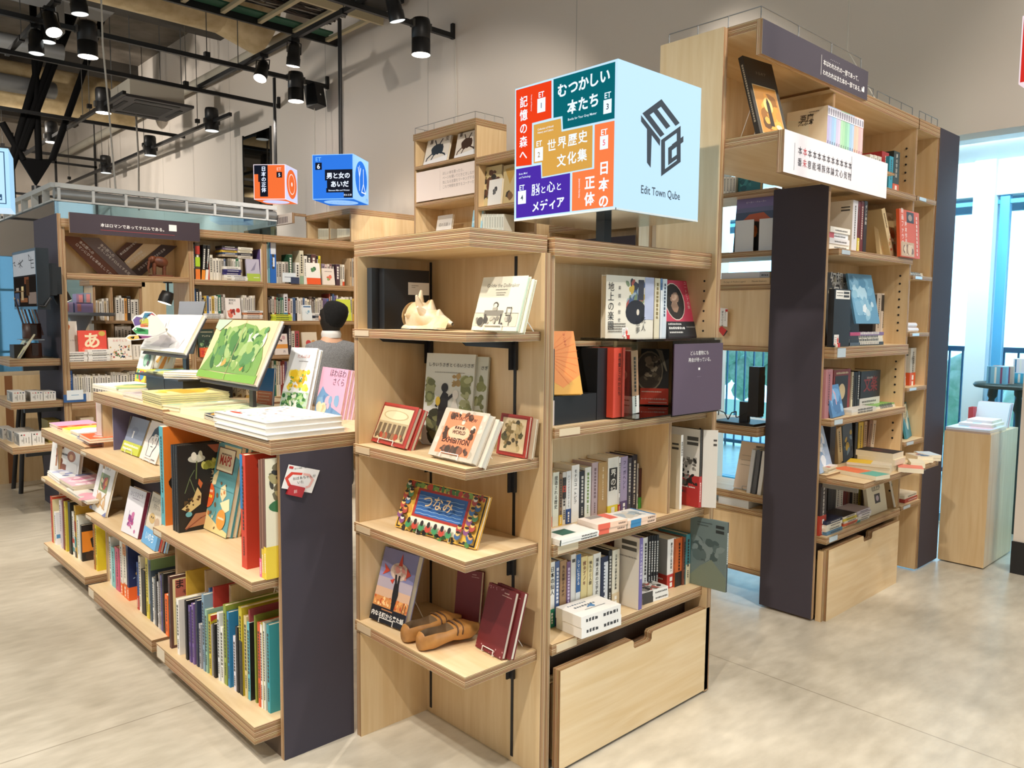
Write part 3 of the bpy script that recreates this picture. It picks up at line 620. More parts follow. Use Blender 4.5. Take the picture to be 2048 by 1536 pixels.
m = M(); ym = yi(655, 450, 4.5); m.ply((4.52, ym-.01, zi(700, 473, 4.5)), (5.36, ym+.012, zi(702, 418, 4.5)-.05), 1); m.build('divider', ic3)
p0, p1, p2 = at(486, 441, 0, 4.3), at(584, 425, 0, 4.3), at(584, 446, 0, 4.3)
sg = M().ply((4.3, p1.y, p2.z), (4.33, p0.y, p1.z), 0, BIRCH, front=C('#dccfc6', .6)).build('header_sign')
tag(sg, 'pale blush header board with two rows of small dark characters', 'sign')
b = M()
for r in range(2):
    for i in range(13):
        p = at(536+i*3.1, 441.5-i*.55+r*6, 0, 4.2985); b.box((4.299, p.y-.018, p.z-.022), (4.2999, p.y+.002, p.z+.012), C('#6d6166', .7))
b.build('lettering', sg)
m = M(); m.ply((4.33, p1.y+.02, p1.z-.03), (4.485, p1.y+.05, p1.z), 2); m.ply((4.40, (p0.y+p1.y)/2, 0), (4.43, (p0.y+p1.y)/2+.1, p1.z-.1), 0); m.build('support_arm', sg)
# case seen under the cube sign
uc = simple_case('birch case behind the centre bookcase with a dark band and blue poster', 4.72, 3.70, 4.62, 2.29, (1.9, 1.5), .3)
m = M(); m.box((4.70, 3.72, 2.06), (4.709, 4.45, 2.16), GREY); m.build('dark_band', uc)
m = M(); m.box((4.69, 3.72, 1.75), (4.699, 4.22, 2.055), C('#2d5673', .5)); stroke(m, [(4.05, 1.87), (4.0, 1.93), (3.95, 1.92), (3.93, 1.86), (3.9, 1.9), (3.84, 1.9)], .006, C('#a9c0c9', .5), lambda u, v: Vector((4.6885, u, v))); m.build('blue_poster', uc)
# mirror panel on the back wall
m = M(); m.box((WX-.02, 11.19, 2.3), (WX-.001, 12.1, 4.3), C('#5b5a57', .03, 1.0)); m.box((WX-.024, 11.17, 2.28), (WX-.0005, 11.19, 4.32), DARK); m.box((WX-.024, 12.1, 2.28), (WX-.0005, 12.12, 4.32), DARK)
tag(m.build('wall_mirror'), 'tall narrow mirror on the back wall behind the orange cube', 'mirror')

# ================================================================ glass partition and the far end of the hall
PY = 8.55
gp = thing('glass_partition', 'glass room partition with white slatted top frame behind the long bookcase', 'partition', (3.1, PY, 0))
x0, x1 = 2.02, 4.27; zt = 2.78; WHT = C('#dfe3e4', .4)
m = M(); m.box((x0, PY-.03, zt-.045), (x1, PY+.03, zt), WHT); m.box((x0-.03, PY, zt-.045), (x0+.03, 13.5, zt), WHT)
m.box((x0, PY-.02, zt-.17), (x1, PY+.02, zt-.155), WHT); m.box((x0-.02, PY, zt-.17), (x0+.02, 13.5, zt-.155), WHT); m.build('top_frame', gp)
for i in range(8): M().box((x0+.3*i+.02, PY-.03, zt-.17), (x0+.3*i+.045, PY+.03, zt-.04), WHT).build('frame_bar', gp)
for i in range(10): M().box((x0-.03, PY+.45*i+.3, zt-.17), (x0+.03, PY+.45*i+.325, zt-.04), WHT).build('frame_bar', gp)
m = M(); m.cyl((x0, PY+.02, zt-.1), (x1, PY+.02, zt-.1), .05, C('#a5a8a9', .4, .5), 10); m.build('blind_roll', gp)
m = M(); m.box((x0, PY-.005, 0), (x1, PY+.005, zt-.16), PARTG); m.build('front_glass', gp)
m = M(); m.box((x0-.005, PY, 0), (x0+.005, 13.5, zt-.16), PARTG); m.build('side_glass', gp)
m = M(); m.box((-9, 24, 3.0), (WX, 24.2, 6.4), WALLM); m.box((3.9, 24, 0), (WX, 24.2, 3.0), WALLM); struct(m, 'wall_far')
m = M()
for i in range(16): x = -8.5+i*.82; m.box((x, 23.96, 0), (x+.1, 24.05, 3), FRAMED)
m.box((-9, 23.97, 2.1), (3.9, 24.04, 2.16), FRAMED); m.box((-9, 23.97, .5), (3.9, 24.04, .56), FRAMED)
w2 = struct(m, 'window_2')
m = M(); m.box((-9, 24.0, 0), (3.9, 24.02, 3.0), glass('far_window_glass', '#c4e6f7', .02)); m.build('window_pane', w2)
m = M(); m.box((-9, 24.3, -.1), (9, 30, -.02), C('#9fc6d8', .8)); struct(m, 'pavement_far')
# shop furniture seen through the glass at far left: plinth, table and far shelves
m = M(); m.box((1.05, 8.3, 0), (1.95, 8.9, .98), BIRCH); m.box((1.5, 8.296, 0), (1.56, 8.3, .98), C('#8a5a34', .6))
tag(m.build('display_plinth'), 'wide birch plinth standing behind the side tables at the left edge', 'plinth')
# ================================================================ under the ceiling
TZ = 4.55
def track(label, a, b, hang=True):
    a, b = Vector(a), Vector(b); d = (b-a).normalized(); n = Vector((-d.y, d.x, 0))*.022
    t = thing('lighting_track', label, 'track', a, 'black lighting tracks')
    m = M(); P = [a-n, b-n, b+n, a+n]; H = Vector((0, 0, .05))
    m.faces([p-H/2 for p in P]+[p+H/2 for p in P], [(3, 2, 1, 0), (4, 5, 6, 7), (0, 1, 5, 4), (1, 2, 6, 5), (2, 3, 7, 6), (3, 0, 4, 7)], BLACK); m.build('rail', t)
    if hang:
        L = (b-a).length; k = max(2, int(L/2.4))
        for i in range(k):
            p = a.lerp(b, (i+.5)/k); m = M(); m.cyl(p, (p.x, p.y, 6.4), .006, C('#6d6c6a', .4, .8), 5); m.box((p.x-.03, p.y-.03, TZ+.02), (p.x+.03, p.y+.03, TZ+.08), BLACK); m.build('hanger_rod', t)
    return t
track('black track ending on the back wall nearest the camera, big spot near its end', (-2, 6.89, TZ), (WX-.03, 6.89, TZ))
track('second black track ending on the back wall, carrying a speaker', (-4, 9.53, TZ), (WX-.03, 9.53, TZ))
track('third black track ending on the back wall', (-5, 10.9, TZ), (WX-.03, 10.9, TZ))
track('far black track beyond the air conditioner', (-1, 13.9, TZ), (5.3, 13.9, TZ))
track('farthest cross track at far left', (-2, 17.2, TZ), (5.0, 17.2, TZ))
track('long black track running away from the camera over the blue cube', (4.38, 6.0, TZ+.055), (4.38, 10.95, TZ+.055))
track('long black track running away at upper left with the brightest spot', (2.2, 8.2, TZ+.055), (2.2, 11.2, TZ+.055))
track('long black track along the back wall at far distance with three big spots', (5.1, 11.6, TZ-.06), (5.1, 21.5, TZ-.06))
track('long black track left of the air conditioner', (3.6, 11.5, TZ-.06), (3.6, 21, TZ-.06))
for i, y in enumerate((6.89, 9.53, 10.9)):
    m = M(); m.box((WX-.035, y-.02, TZ-.03), (WX-.001, y+.02, TZ+.13), BLACK)
    tag(m.build('wall_bracket'), ['nearest of three black brackets holding tracks to the back wall', 'middle of three black brackets holding tracks to the back wall', 'farthest of three black brackets holding tracks to the back wall'][i], 'bracket', 'track wall brackets')
GLOW = C('#fff6e8', .3, em=6.); GLOWC = C('#eef4f2', .3, em=1.2)
def big_spot(label, x, y, z0, r=.085, h=.30, top=TZ, on=True, tilt=0.):
    t = thing('track_spotlight', label, 'spotlight', (x, y, z0), 'black track spotlights')
    T = Matrix.Translation((x, y, z0+h)) @ Matrix.Rotation(tilt, 4, 'X') @ Matrix.Translation((0, 0, -h))
    def P(r_, z_): return (r_, z_)
    m = M(); ax = T.to_3x3() @ Vector((0, 0, 1)); c = T @ Vector((0, 0, 0))
    m.lathe(c, [(r, 0), (r, h*.42), (r*.96, h*.43), (r*.96, h*.45), (r, h*.46), (r, h*.9), (r*.9, h), (.01, h)], C('#18181a', .4), 20, ax); m.build('lamp_body', t)
    m = M(); m.lathe(c, [(r*.98, .0), (r*.86, .012), (.004, .03)], GLOW if on else GLOWC, 20, ax); m.build('lamp_lens', t)
    m = M(); m.box((x-.02, y-.02, z0+h-.02), (x+.02, y+.02, top-.02), BLACK); m.box((x-.12, y-.03, top-.03), (x+.12, y+.03, top+.045), C('#4b4a48', .5)); m.build('mount_box', t)
    return t
def dn(px, py, x=None, y=None): return at(px, py, 0, x) if x is not None else at(px, py, 1, y)
for lab, px, py, y, r in (('big cylindrical spot near the wall end of the nearest track', 842, 110, 6.89, .098), ('big cylindrical spot beside the black speaker', 592, 203, 9.53, .098), ('big bright cylindrical spot at upper left', 176, 114, 9.53, .10)):
    p = dn(px, py, y=y); big_spot(lab, p.x, y, p.z, r, .36)
for lab, px, py, x in (('cylindrical spot on the far wall track nearest its end', 424, 262, 5.1), ('second cylindrical spot along the far wall track', 301, 311, 5.1), ('third cylindrical spot along the far wall track', 212, 346, 5.1),
                       ('cylindrical spot in front of the air conditioner', 207, 226, 3.6), ('cylindrical spot farther along, left of the chain', 104, 285, 3.6)):
    p = dn(px, py, x=x); big_spot(lab, x, p.y, p.z, .10, .34, TZ-.06, x < 4)
def small_spot(label, x, y, z0, aim, top=TZ, on=True, r=.06, h=.17):
    t = thing('track_spotlight', label, 'spotlight', (x, y, z0), 'black track spotlights')
    d = Vector(aim).normalized(); c = Vector((x, y, z0)); m = M()
    m.lathe(c, [(r, 0), (r, h*.35), (r*.93, h*.37), (r*.9, h*.8), (r*.6, h), (.005, h)], C('#18181a', .4), 18, -d); m.build('lamp_body', t)
    m = M(); m.lathe(c+d*.001, [(r*.97, 0), (r*.8, -.006), (.004, -.014)], GLOW if on else GLOWC, 18, -d); m.build('lamp_lens', t)
    m = M(); b = c-d*h*.75; n = d.cross(Vector((0, 0, 1))).normalized()*r*1.1
    m.tube([b-d*-.05+n, b+n+Vector((0, 0, .07)), b-n+Vector((0, 0, .07)), b-d*-.05-n], .006, BLACK); m.cyl(b+Vector((0, 0, .06)), (b.x, b.y, top-.02), .02, BLACK, 8); m.box((b.x-.05, b.y-.03, top-.05), (b.x+.05, b.y+.03, top-.01), BLACK); m.build('yoke', t)
    return t
for lab, px, py, ax, v, aim, on, tp in (('small tilted spot hanging under the long track, glowing', 586, 132, 0, 4.38, (0, .2, -1), 1, TZ+.05), ('small dark spot turned left at the track crossing', 520, 157, 0, 4.30, (-.4, -.3, -1), 1, TZ+.05),
        ('small dark spot at the top of the nearest track crossing', 795, 42, 0, 4.38, (.3, 0, -1), 0, TZ+.05), ('brightest glowing spot at upper left', 108, 65, 0, 2.2, (.1, -.45, -.9), 1, TZ+.05), ('unlit-looking spot behind the brightest one', 96, 84, 1, 9.8, (0, 0, -1), 0, TZ),
        ('dark spot left of the brightest one', 73, 107, 0, 2.2, (0, 0, -1), 0, TZ+.05), ('dark spot cut by the top edge of the view at left', 160, 28, 1, 8.3, (.1, 0, -1), 0, TZ+.35)):
    p = at(px, py, ax, v); small_spot(lab, p.x, p.y, p.z, aim, tp, on, .075, .24)
# speaker on the second track
p = at(630, 193, 1, 9.53)
t = thing('ceiling_speaker', 'small black loudspeaker hung at the wall end of the second track', 'speaker', p)
m = M(); T = Matrix.Translation(p) @ Matrix.Rotation(.35, 4, 'Z') @ Matrix.Rotation(-.18, 4, 'X'); m.box((-.09, -.09, -.14), (.09, .09, .14), BLACK, T); m.build('cabinet', t)
m = M(); m.box((-.08, -.094, -.13), (.08, -.09, .13), C('#242426', .8), T); m.box((-.01, -.0955, -.01), (.01, -.094, .01), WHITE, T); m.build('grille', t)
m = M(); m.cyl((p.x, p.y, p.z+.12), (p.x, p.y, TZ), .012, BLACK, 6); m.build('bracket', t)
# ducts
LAG = noisy('duct_lagging', '#b9a178', '#d2bd94', 6, .85); ZN = C('#8e9092', .4, .6)
def duct(name, label, pts, r, m_, n=18):
    m = M(); pts = [Vector(p) for p in pts]
    for a, b in zip(pts, pts[1:]): m.cyl(a, b, r, m_, n)
    for p_ in pts[1:-1]: m.lathe(p_, [(.01, -r), (r*.7, -r*.7), (r, 0), (r*.7, r*.7), (.01, r)], m_, n)
    return tag(m.build(name, None, pts[0]), label, 'duct', 'air ducts under the ceiling')
duct('air_duct', 'thick brown lagged air duct running across the top left', [(-7, 10.42, 5.6), (4.5, 10.42, 5.6), (5.1, 10.42, 5.42)], .39, LAG)
duct('air_duct', 'second brown lagged duct farther back', [(-7, 15.6, 5.3), (5.0, 15.6, 5.3)], .4, LAG)
duct('air_duct', 'third brown lagged duct at the far left', [(-7, 19.6, 4.9), (3.2, 19.6, 4.9)], .38, LAG)
duct('air_duct', 'thin cream pipe along the back wall', [(5.35, 10.2, 5.35), (5.35, 22, 5.35)], .075, C('#bdb7a8', .6))
duct('air_duct', 'grey round duct slanting at upper left', [(.6, 14.0, 4.95), (3.5, 14.6, 5.1)], .13, ZN)
duct('air_duct', 'grey metal duct crossing behind the struts', [(-4, 12.8, 5.2), (3.2, 12.8, 5.2)], .12, ZN)
m = M(); m.box((1.0, 11.8, 5.6), (3.6, 12.3, 6.2), ZN); m.box((2.9, 11.85, 5.2), (3.0, 12.2, 5.6), ZN); tag(m.build('air_handling_box'), 'grey sheet-metal air box above the air conditioner', 'duct')
# beams on the ceiling
for i, y in enumerate((7.2, 12.6, 16.8, 21.)):
    m = M(); m.box((-9, y, 5.95), (WX, y+.3, 6.4), C('#4b4742', .7)); tag(m.build('beam_%d' % (i+1)), kind='structure')
# cassette air conditioner
p = at(312, 222, 2, 4.75)
t = thing('air_conditioner', 'dark grey four-way ceiling cassette air conditioner', 'air conditioner', (4.45, 13.2, 4.75))
m = M(); m.box((3.98, 12.65, 4.74), (4.98, 13.85, 4.78), C('#3a383c', .5)); m.build('face_panel', t)
m = M(); m.box((4.08, 12.78, 4.78), (4.88, 13.72, 5.05), C('#b9b3a6', .5)); m.build('casing', t)
m = M(); m.box((4.2, 12.95, 4.735), (4.76, 13.55, 4.74), DARK); m.build('intake_grille', t)
for a, b in (((4.15, 12.74, 4.733), (4.8, 12.82, 4.74)), ((4.15, 13.68, 4.733), (4.8, 13.76, 4.74)), ((4.04, 12.95, 4.733), (4.1, 13.55, 4.74)), ((4.86, 12.95, 4.733), (4.92, 13.55, 4.74))): M().box(a, b, DARK).build('air_outlet', t)
for x, y in ((4.1, 12.8), (4.85, 12.8), (4.1, 13.7), (4.85, 13.7)): m = M(); m.cyl((x, y, 5.0), (x, y, 6.4), .008, STEEL, 5); m.build('hanger_rod', t)
# cable tray
t = thing('cable_tray', 'cream ladder cable tray full of dark cables near the wall top', 'cable tray', (4.5, 8.7, 5.0))
CR = C('#c9bb98', .5)
m = M(); m.box((2.45, 9.2, 4.98), (WX-.05, 9.24, 5.08), BLACK); m.build('side_rail', t)
m = M(); m.box((2.45, 8.16, 4.98), (WX-.05, 8.2, 5.08), CR); m.build('side_rail', t)
for i in range(7): x = 2.6+.45*i; M().box((x, 8.2, 5.0), (x+.05, 9.2, 5.04), CR).build('rung', t)
m = M(); m.box((2.45, 9.0, 5.05), (5.3, 9.18, 5.07), C('#2c5c46', .6)); rr = random.Random(3)
for i in range(26):
    y = 8.3+.022*i+rr.uniform(-.01, .01); m.tube([(2.45+k*.45, y+rr.uniform(-.06, .06), 5.06+rr.uniform(0, .05)) for k in range(7)], .011, [C('#23211f', .6), C('#8f8a84', .6), C('#3b2f28', .6)][i % 3], 5)
m.build('cables', t)
for x in (2.9, 4.2): m = M(); m.cyl((x, 8.18, 5.0), (x, 8.18, 6.4), .008, STEEL, 5); m.build('hanger_rod', t)
m = M(); m.box((4.85, 7.7, 5.1), (5.45, 8.1, 6.39), BLACK); tag(m.build('steel_duct_box'), 'black steel box hanging from the ceiling beside the cable tray', 'duct')
m = M(); m.box((3.75, 8.1, 5.3), (3.95, 9.45, 5.42), C('#8b8990', .5, .3)); tag(m.build('air_duct'), 'flat grey steel channel lying across the cable tray', 'duct')
# black steel struts meeting on a plate at far left
t = thing('strut_node', 'black steel struts fanning up from a triangular plate at far left', 'structure', at(75, 330, 1, 14.3))
m = M(); Y0 = 14.3; BLK = C('#0b0b0c', .8, spec=.1); P = [at(px, py, 1, Y0) for px, py in ((40, 318), (107, 318), (73, 372))]
m.poly(P, BLK); m.poly([p+Vector((0, .06, 0)) for p in reversed(P)], BLACK)
for a, b in zip(P, P[1:]+P[:1]): m.poly([a, a+Vector((0, .06, 0)), b+Vector((0, .06, 0)), b], BLK)
m.build('gusset_plate', t)
for (a, b) in (((47, 320), (4, 245)), ((78, 320), (70, 118)), ((104, 320), (168, 140)), ((44, 300), (112, 118)), ((40, 300), (136, 60)), ((20, 330), (60, 190)), ((12, 366), (40, 290))):
    p0, p1 = at(*a, 1, Y0+.03), at(*b, 1, Y0+.03); p1 = p0+(p1-p0)*(1.0); p1 = p0+(p1-p0)*((6.3-p0.z)/(p1.z-p0.z)) if p1.z > p0.z+.6 else p1
    m = M(); m.cyl(p0, p1, .05, BLK, 8); m.build('strut', t)
m = M(); p = at(73, 372, 1, Y0+.03); m.cyl(p, (p.x, p.y, 0), .07, BLACK, 10); m.build('column', t)
t = thing('black_steel_frame', 'open black steel grid frame in front of the far wall at left', 'frame', (3.6, 18.5, 3.6))
for i in range(6): x = 1.4+.75*i; m = M(); m.box((x, 18.5, 2.4), (x+.04, 18.54, 5.1), BLACK); m.build('upright', t)
for z in (3.4, 3.9, 4.6): m = M(); m.box((-1.5, 18.5, z), (5.2, 18.54, z+.045), BLACK); m.build('cross_bar', t)
for x in (1.4, 5.15): m = M(); m.cyl((x+.02, 18.52, 5.1), (x+.02, 18.52, 6.4), .012, BLACK, 6); m.build('hanger_rod', t)
# cords
def cord(label, pts, r=.006, c='#d9d5cc'):
    m = M(); m.tube(pts, r, C(c, .6)); return tag(m.build('hanging_cord', None, pts[0]), label, 'cord', 'cords and wires hanging from the ceiling')
a = at(226, 330, 1, 9.0); cord('long white cord hanging in front of the air conditioner', [(a.x+.02, 9.0, 2.82), (a.x-.02, 9.0, 3.6), (a.x-.06, 9.0, 4.3), (a.x-.06, 9.0, 6.4)], .009)
a = at(911, 150, 0, WX-.02); cord('thin white cable running down the wall to the insect-book case', [(WX-.015, 6.86, 4.5), (WX-.015, a.y, a.z), (WX-.015, 6.82, 3.2), (WX-.015, 6.8, 2.75)], .006)
cord('thin white wire hanging above the dark overhead header', [(4.9, 2.25, 6.4), (4.9, 2.27, 4.4), (4.92, 2.28, 3.2), (4.92, 2.0, 2.70)], .005)
p = at(630, 193, 1, 9.53); a = at(634, 240, 1, 9.5); cord('wire hanging below the black speaker', [(p.x, p.y+.02, p.z-.11), (a.x-.02, 9.53, 3.6), (a.x-.02, 9.53, 2.9)], .006)
a = at(274, 300, 0, 4.4); t = cord('plaited chain hanging below the air conditioner', [(4.4, a.y, 4.7), (4.42, a.y, 4.0), (4.4, a.y, 3.2)], .014, '#8b8780')
# red sign cut by the right edge
m = M(); p = at(2041, 100, 0, 3.2); m.box((3.2, p.y-.4, at(2041, 168, 0, 3.2).z), (3.6, p.y, at(2041, 33, 0, 3.2).z), SG('#f2dfe4', .9)); m.box((3.198, p.y-.4, at(2041, 165, 0, 3.2).z), (3.1995, p.y-.005, at(2041, 36, 0, 3.2).z), SG('#d8322a', .8)); m.cyl((3.4, p.y-.2, 2.7), (3.4, p.y-.2, 6.4), .02, BLACK, 8)
tag(m.build('red_sign_box'), 'red lit sign box cut by the right edge of the view', 'sign')
# ================================================================ books: builders
def proj(p):
    d = Vector(p)-EYE; z = d.dot(_f); return 1024+FPX*d.dot(_r2)/z, 768-FPX*d.dot(_u2)/z
def kids(o): return [c for c in o.children]
def dup(o, T, label, group=None):
    """copy a thing with its parts to a new place"""
    r = o.copy(); COL.objects.link(r); r.matrix_world = T; _MW[r.name] = T; r['label'] = label
    if group: r['group'] = group
    for c in list(o.children):
        k = c.copy(); COL.objects.link(k); k.parent = r; _MW[k.name] = T
    return r
ORD = 'first second third fourth fifth sixth seventh eighth ninth tenth eleventh twelfth thirteenth fourteenth fifteenth sixteenth seventeenth eighteenth nineteenth twentieth'.split()
def ordn(i): return ORD[i] if i < 20 else 'twenty-'+ORD[i-20]
def marks(m, f, items, W, H, n, seed=0):
    """printed marks on a cover or spine; f(u, v, k) gives the point for 0..1 coordinates, k lifts the layer"""
    ux = (f(1, 0, 0)-f(0, 0, 0)).normalized(); uy = (f(0, 1, 0)-f(0, 0, 0)).normalized()
    for k, it in enumerate(items):
        k = k+1; c = it[0]
        if c == 'r': _, a, b, d, e, col = it; m.poly([f(a, b, k), f(d, b, k), f(d, e, k), f(a, e, k)], C(col))
        elif c == 'e':
            _, u, v, ru, rv, col = it; m.poly([f(u+ru*math.cos(i*math.pi/9), v+rv*math.sin(i*math.pi/9), k) for i in range(18)], C(col))
        elif c == 'p': m.poly([f(u, v, k) for u, v in it[1]], C(it[2]))
        elif c == 's':
            P = [Vector((u*W, v*H)) for u, v in it[1]]; wd = it[2]*W
            for a, b in zip(P, P[1:]):
                if (b-a).length < 1e-6: continue
                d = (b-a).normalized(); nn = Vector((-d.y, d.x))*wd/2; d = d*wd*.4
                m.poly([f(q_.x/W, q_.y/H, k) for q_ in (a-d-nn, b+d-nn, b+d+nn, a-d+nn)], C(it[3]))
        elif c == 'b':
            _, u0, v0, u1, v1, cols, num, sz, sd = it; rr = random.Random(sd)
            for j in range(num):
                s = sz*rr.uniform(.5, 1.3); u, v = rr.uniform(u0+s, u1-s), rr.uniform(v0+s*W/H, v1-s*W/H); a = rr.uniform(0, 3); e_ = rr.uniform(.35, 1)
                P = []
                for i in range(9):
                    t_ = i*2*math.pi/9; q0, q1 = math.cos(t_)*s*rr.uniform(.75, 1.1), math.sin(t_)*s*e_
                    P.append(f(u+q0*math.cos(a)-q1*math.sin(a), v+(q0*math.sin(a)+q1*math.cos(a))*W/H, k+j*.02))
                m.poly(P, C(cols[j % len(cols)]))
        elif c == 't':
            s_, u, v, sz, col = it[1:6]; o = it[6] if len(it) > 6 else {}
            m.text(s_, f(u, v, k), ux, uy, sz*W, C(col), o.get('b', 0), o.get('a', 'c'), o.get('v', False), o.get('s', 1.05), o.get('x', 1))
        elif c == 'l':   # a line of fine print, too small to read
            _, u0, u1, v, sz, col = it; rr = random.Random(int(u0*977+v*3571)); u = u0
            while u < u1:
                g = sz*rr.uniform(.6, 1.0); m.poly([f(u, v, k), f(min(u+g, u1), v, k), f(min(u+g, u1), v+sz*W/H*rr.uniform(.6, 1), k), f(u, v+sz*W/H*.8, k)], C(col)); u += g+sz*.35
        elif c == 'L':   # a column of fine print
            _, u, v1, v0, sz, col = it; rr = random.Random(int(u*977+v1*3571)); v = v1
            while v > v0:
                g = sz*W/H*rr.uniform(.65, 1.0); a = rr.uniform(.3, .5); m.poly([f(u-sz*a, v-g, k), f(u+sz*.45, v-g, k), f(u+sz*a, v, k), f(u-sz*.45, v, k)], C(col)); v -= g+sz*W/H*.3
LIFT = .00022
FAR = M()   # spines too small or too hidden to tell apart
def book(T, t, w, h, col, label, spine=(), left=(), right=(), scol=None, hard=True, band=None, group=None, parts=True, page=None, name='book', cat='book', into=None):
    """upright book; local x thickness, y depth from the spine, z height"""
    m = into or M(); c = .0022 if hard else .0009; k = C(col); e = .003 if hard else 0
    def V(x, y, z): return T @ Vector((x, y, z))
    m.box((0, 0, 0), (c, w, h), k, T); m.box((t-c, 0, 0), (t, w, h), k, T); m.box((c, -.0004 if hard else 0, 0), (t-c, c, h), C(scol or col), T)
    if scol: m.box((0, -.0006, 0), (t, 0, h), C(scol), T)
    y0 = -.0009
    if spine: marks(m, lambda u, v, q_: V(u*t, y0-LIFT*q_, v*h), spine, t, h, 0)
    if left: marks(m, lambda u, v, q_: V(-LIFT*q_, w*(1-u), v*h), left, w, h, 0)
    if right: marks(m, lambda u, v, q_: V(t+LIFT*q_, w*u, v*h), right, w, h, 0)
    if into or not parts: m.box((c, c, e), (t-c, w-e, h-e), page or PAGE, T)
    if into: return
    o = tag(m.build(name, None, None, T), label, cat, group)
    if parts:
        m = M(); m.box((c, c, e), (t-c, w-e, h-e), page or PAGE, T); m.build('page_block', o)
    if band:
        m = M(); bh = band[1]*h; B = C(band[0]); q_ = .0006
        m.box((-q_, -q_-.0008, 0), (0, w, bh), B, T); m.box((t, -q_-.0008, 0), (t+q_, w, bh), B, T); m.box((0, -q_-.0008, 0), (t, -.0008, bh), B, T)
        bs = band[2] if len(band) > 2 else [('L', .5, .8, .2, .35, '#f0ece4')]
        marks(m, lambda u, v, k_: V(u*t, -.0016-LIFT*k_, v*bh), bs, t, bh, 0)
        if left: marks(m, lambda u, v, k_: V(-q_-LIFT*k_, w*(1-u), v*bh), [('l', .1, .9, .6, .04, '#f0ece4'), ('l', .1, .7, .3, .04, '#f0ece4')], w, bh, 0)
        m.build('paper_band', o)
    return o
def face_book(T, w, h, t, col, label, front=(), scol=None, sidecol=None, hard=True, band=None, group=None, spine_left=True, name='book', spine=(), cat='book', page=None, parts=True, into=None):
    """book showing its front; local x across the cover, y from front to back, z up"""
    m = into or M(); c = .0022 if hard else .0009; e = .003 if hard else 0; k = C(col)
    def V(x, y, z): return T @ Vector((x, y, z))
    m.box((0, 0, 0), (w, c, h), k, T); m.box((0, t-c, 0), (w, t, h), k, T)
    sx = (0, c) if spine_left else (w-c, w)
    m.box((sx[0], c, 0), (sx[1], t-c, h), C(scol or col), T)
    if front: marks(m, lambda u, v, q_: V(u*w, -LIFT*q_, v*h), front, w, h, 0)
    if spine: marks(m, (lambda u, v, q_: V(-LIFT*q_, t*(1-u), v*h)) if spine_left else (lambda u, v, q_: V(w+LIFT*q_, t*u, v*h)), spine, t, h, 0)
    pg = ((c, c, e), (w-e, t-c, h-e)) if spine_left else ((e, c, e), (w-c, t-c, h-e))
    if into or not parts: m.box(*pg, page or PAGE, T)
    if into: return
    o = tag(m.build(name, None, None, T), label, cat, group)
    if parts: m = M(); m.box(*pg, page or PAGE, T); m.build('page_block', o)
    if band:
        m = M(); bh = band[1]*h; q_ = .0006; B = C(band[0]); y1 = -.0016-LIFT*len(front)
        m.box((-q_, y1, 0), (w+q_, y1+.0006, bh), B, T); m.box((-q_, y1, 0), (0, t, bh), B, T); m.box((w, y1, 0), (w+q_, t, bh), B, T)
        marks(m, lambda u, v, k_: V(u*w, y1-LIFT*k_, v*bh), band[2] if len(band) > 2 else [('l', .08, .92, .6, .05, '#f4efe6'), ('l', .08, .6, .25, .05, '#f4efe6')], w, bh, 0)
        m.build('paper_band', o)
    return o
def solve(f, lo, hi, target):
    """bisect f (decreasing) for target"""
    for _ in range(40):
        mid = (lo+hi)/2
        if f(mid) > target: lo = mid
        else: hi = mid
    return (lo+hi)/2
class Crop:
    def __init__(s, x, y, k): s.x, s.y, s.k = x, y, k
    def __call__(s, a, b): return s.x+a/s.k, s.y+b/s.k
def fo_place(cr, bl, br, top, z0, tilt=15, lift=.0):
    """matrix, width and height of a book whose lower front corners stand on plane z0 and whose top middle reaches pixel row top"""
    A, B = at(*cr(*bl), 2, z0), at(*cr(*br), 2, z0); w = (B-A).length; ux = (B-A).normalized(); bk = Vector((-ux.y, ux.x, 0))
    tl = math.radians(tilt); up = bk*math.sin(tl)+Vector((0, 0, math.cos(tl))); yy = bk*math.cos(tl)-Vector((0, 0, math.sin(tl)))
    mid = (A+B)/2; ty = cr(*top)[1]
    h = solve(lambda h_: proj(mid+up*h_)[1], .02, .8, ty)
    T = Matrix(((ux.x, yy.x, up.x, A.x), (ux.y, yy.y, up.y, A.y), (ux.z, yy.z, up.z, A.z), (0, 0, 0, 1)))
    return T, w, h
def fo(cr, bl, br, top, z0, col, label, tilt=15, t=.012, lift=None, stand=None, **kw):
    T, w, h = fo_place(cr, bl, br, top, z0+t*math.sin(math.radians(tilt)), tilt)
    o = face_book(T, w, h, t, col, label, **kw)
    if stand: wire_stand(T, w, h, t, z0, stand)
    return o, T, w, h
def wire_stand(T, w, h, t, z0, label, col='#e9e7e2'):
    m = M(); c = C(col, .35); r = .0016
    def V(x, y, z): return T @ Vector((x, y, z))
    for x in (w*.3, w*.7):
        a = V(x, t+.002, h*.55); b = V(x, t+.002, -.001); d = V(x, -.006, -.001); e = V(x, -.006, .016)
        bk = (T.to_3x3() @ Vector((0, 1, 0))); bk.z = 0; bk.normalize(); f = a+bk*(.075); f = Vector((f.x, f.y, z0+.002))
        a.z = max(a.z, z0+.03)
        for p in (b, d): p.z = max(p.z, z0+.002)
        m.tube([f, a, b, d, e], r, c, 6)
    a, b = V(w*.3, -.006, .016), V(w*.7, -.006, .016); m.tube([a, b], r, c, 6); m.tube([V(w*.3, t+.002, h*.55), V(w*.7, t+.002, h*.55)], r, c, 6)
    f0, f1 = V(w*.3, t+.002, h*.55), V(w*.7, t+.002, h*.55)
    return tag(m.build('book_stand', None, T.to_translation()), label, 'book stand', 'wire book stands')
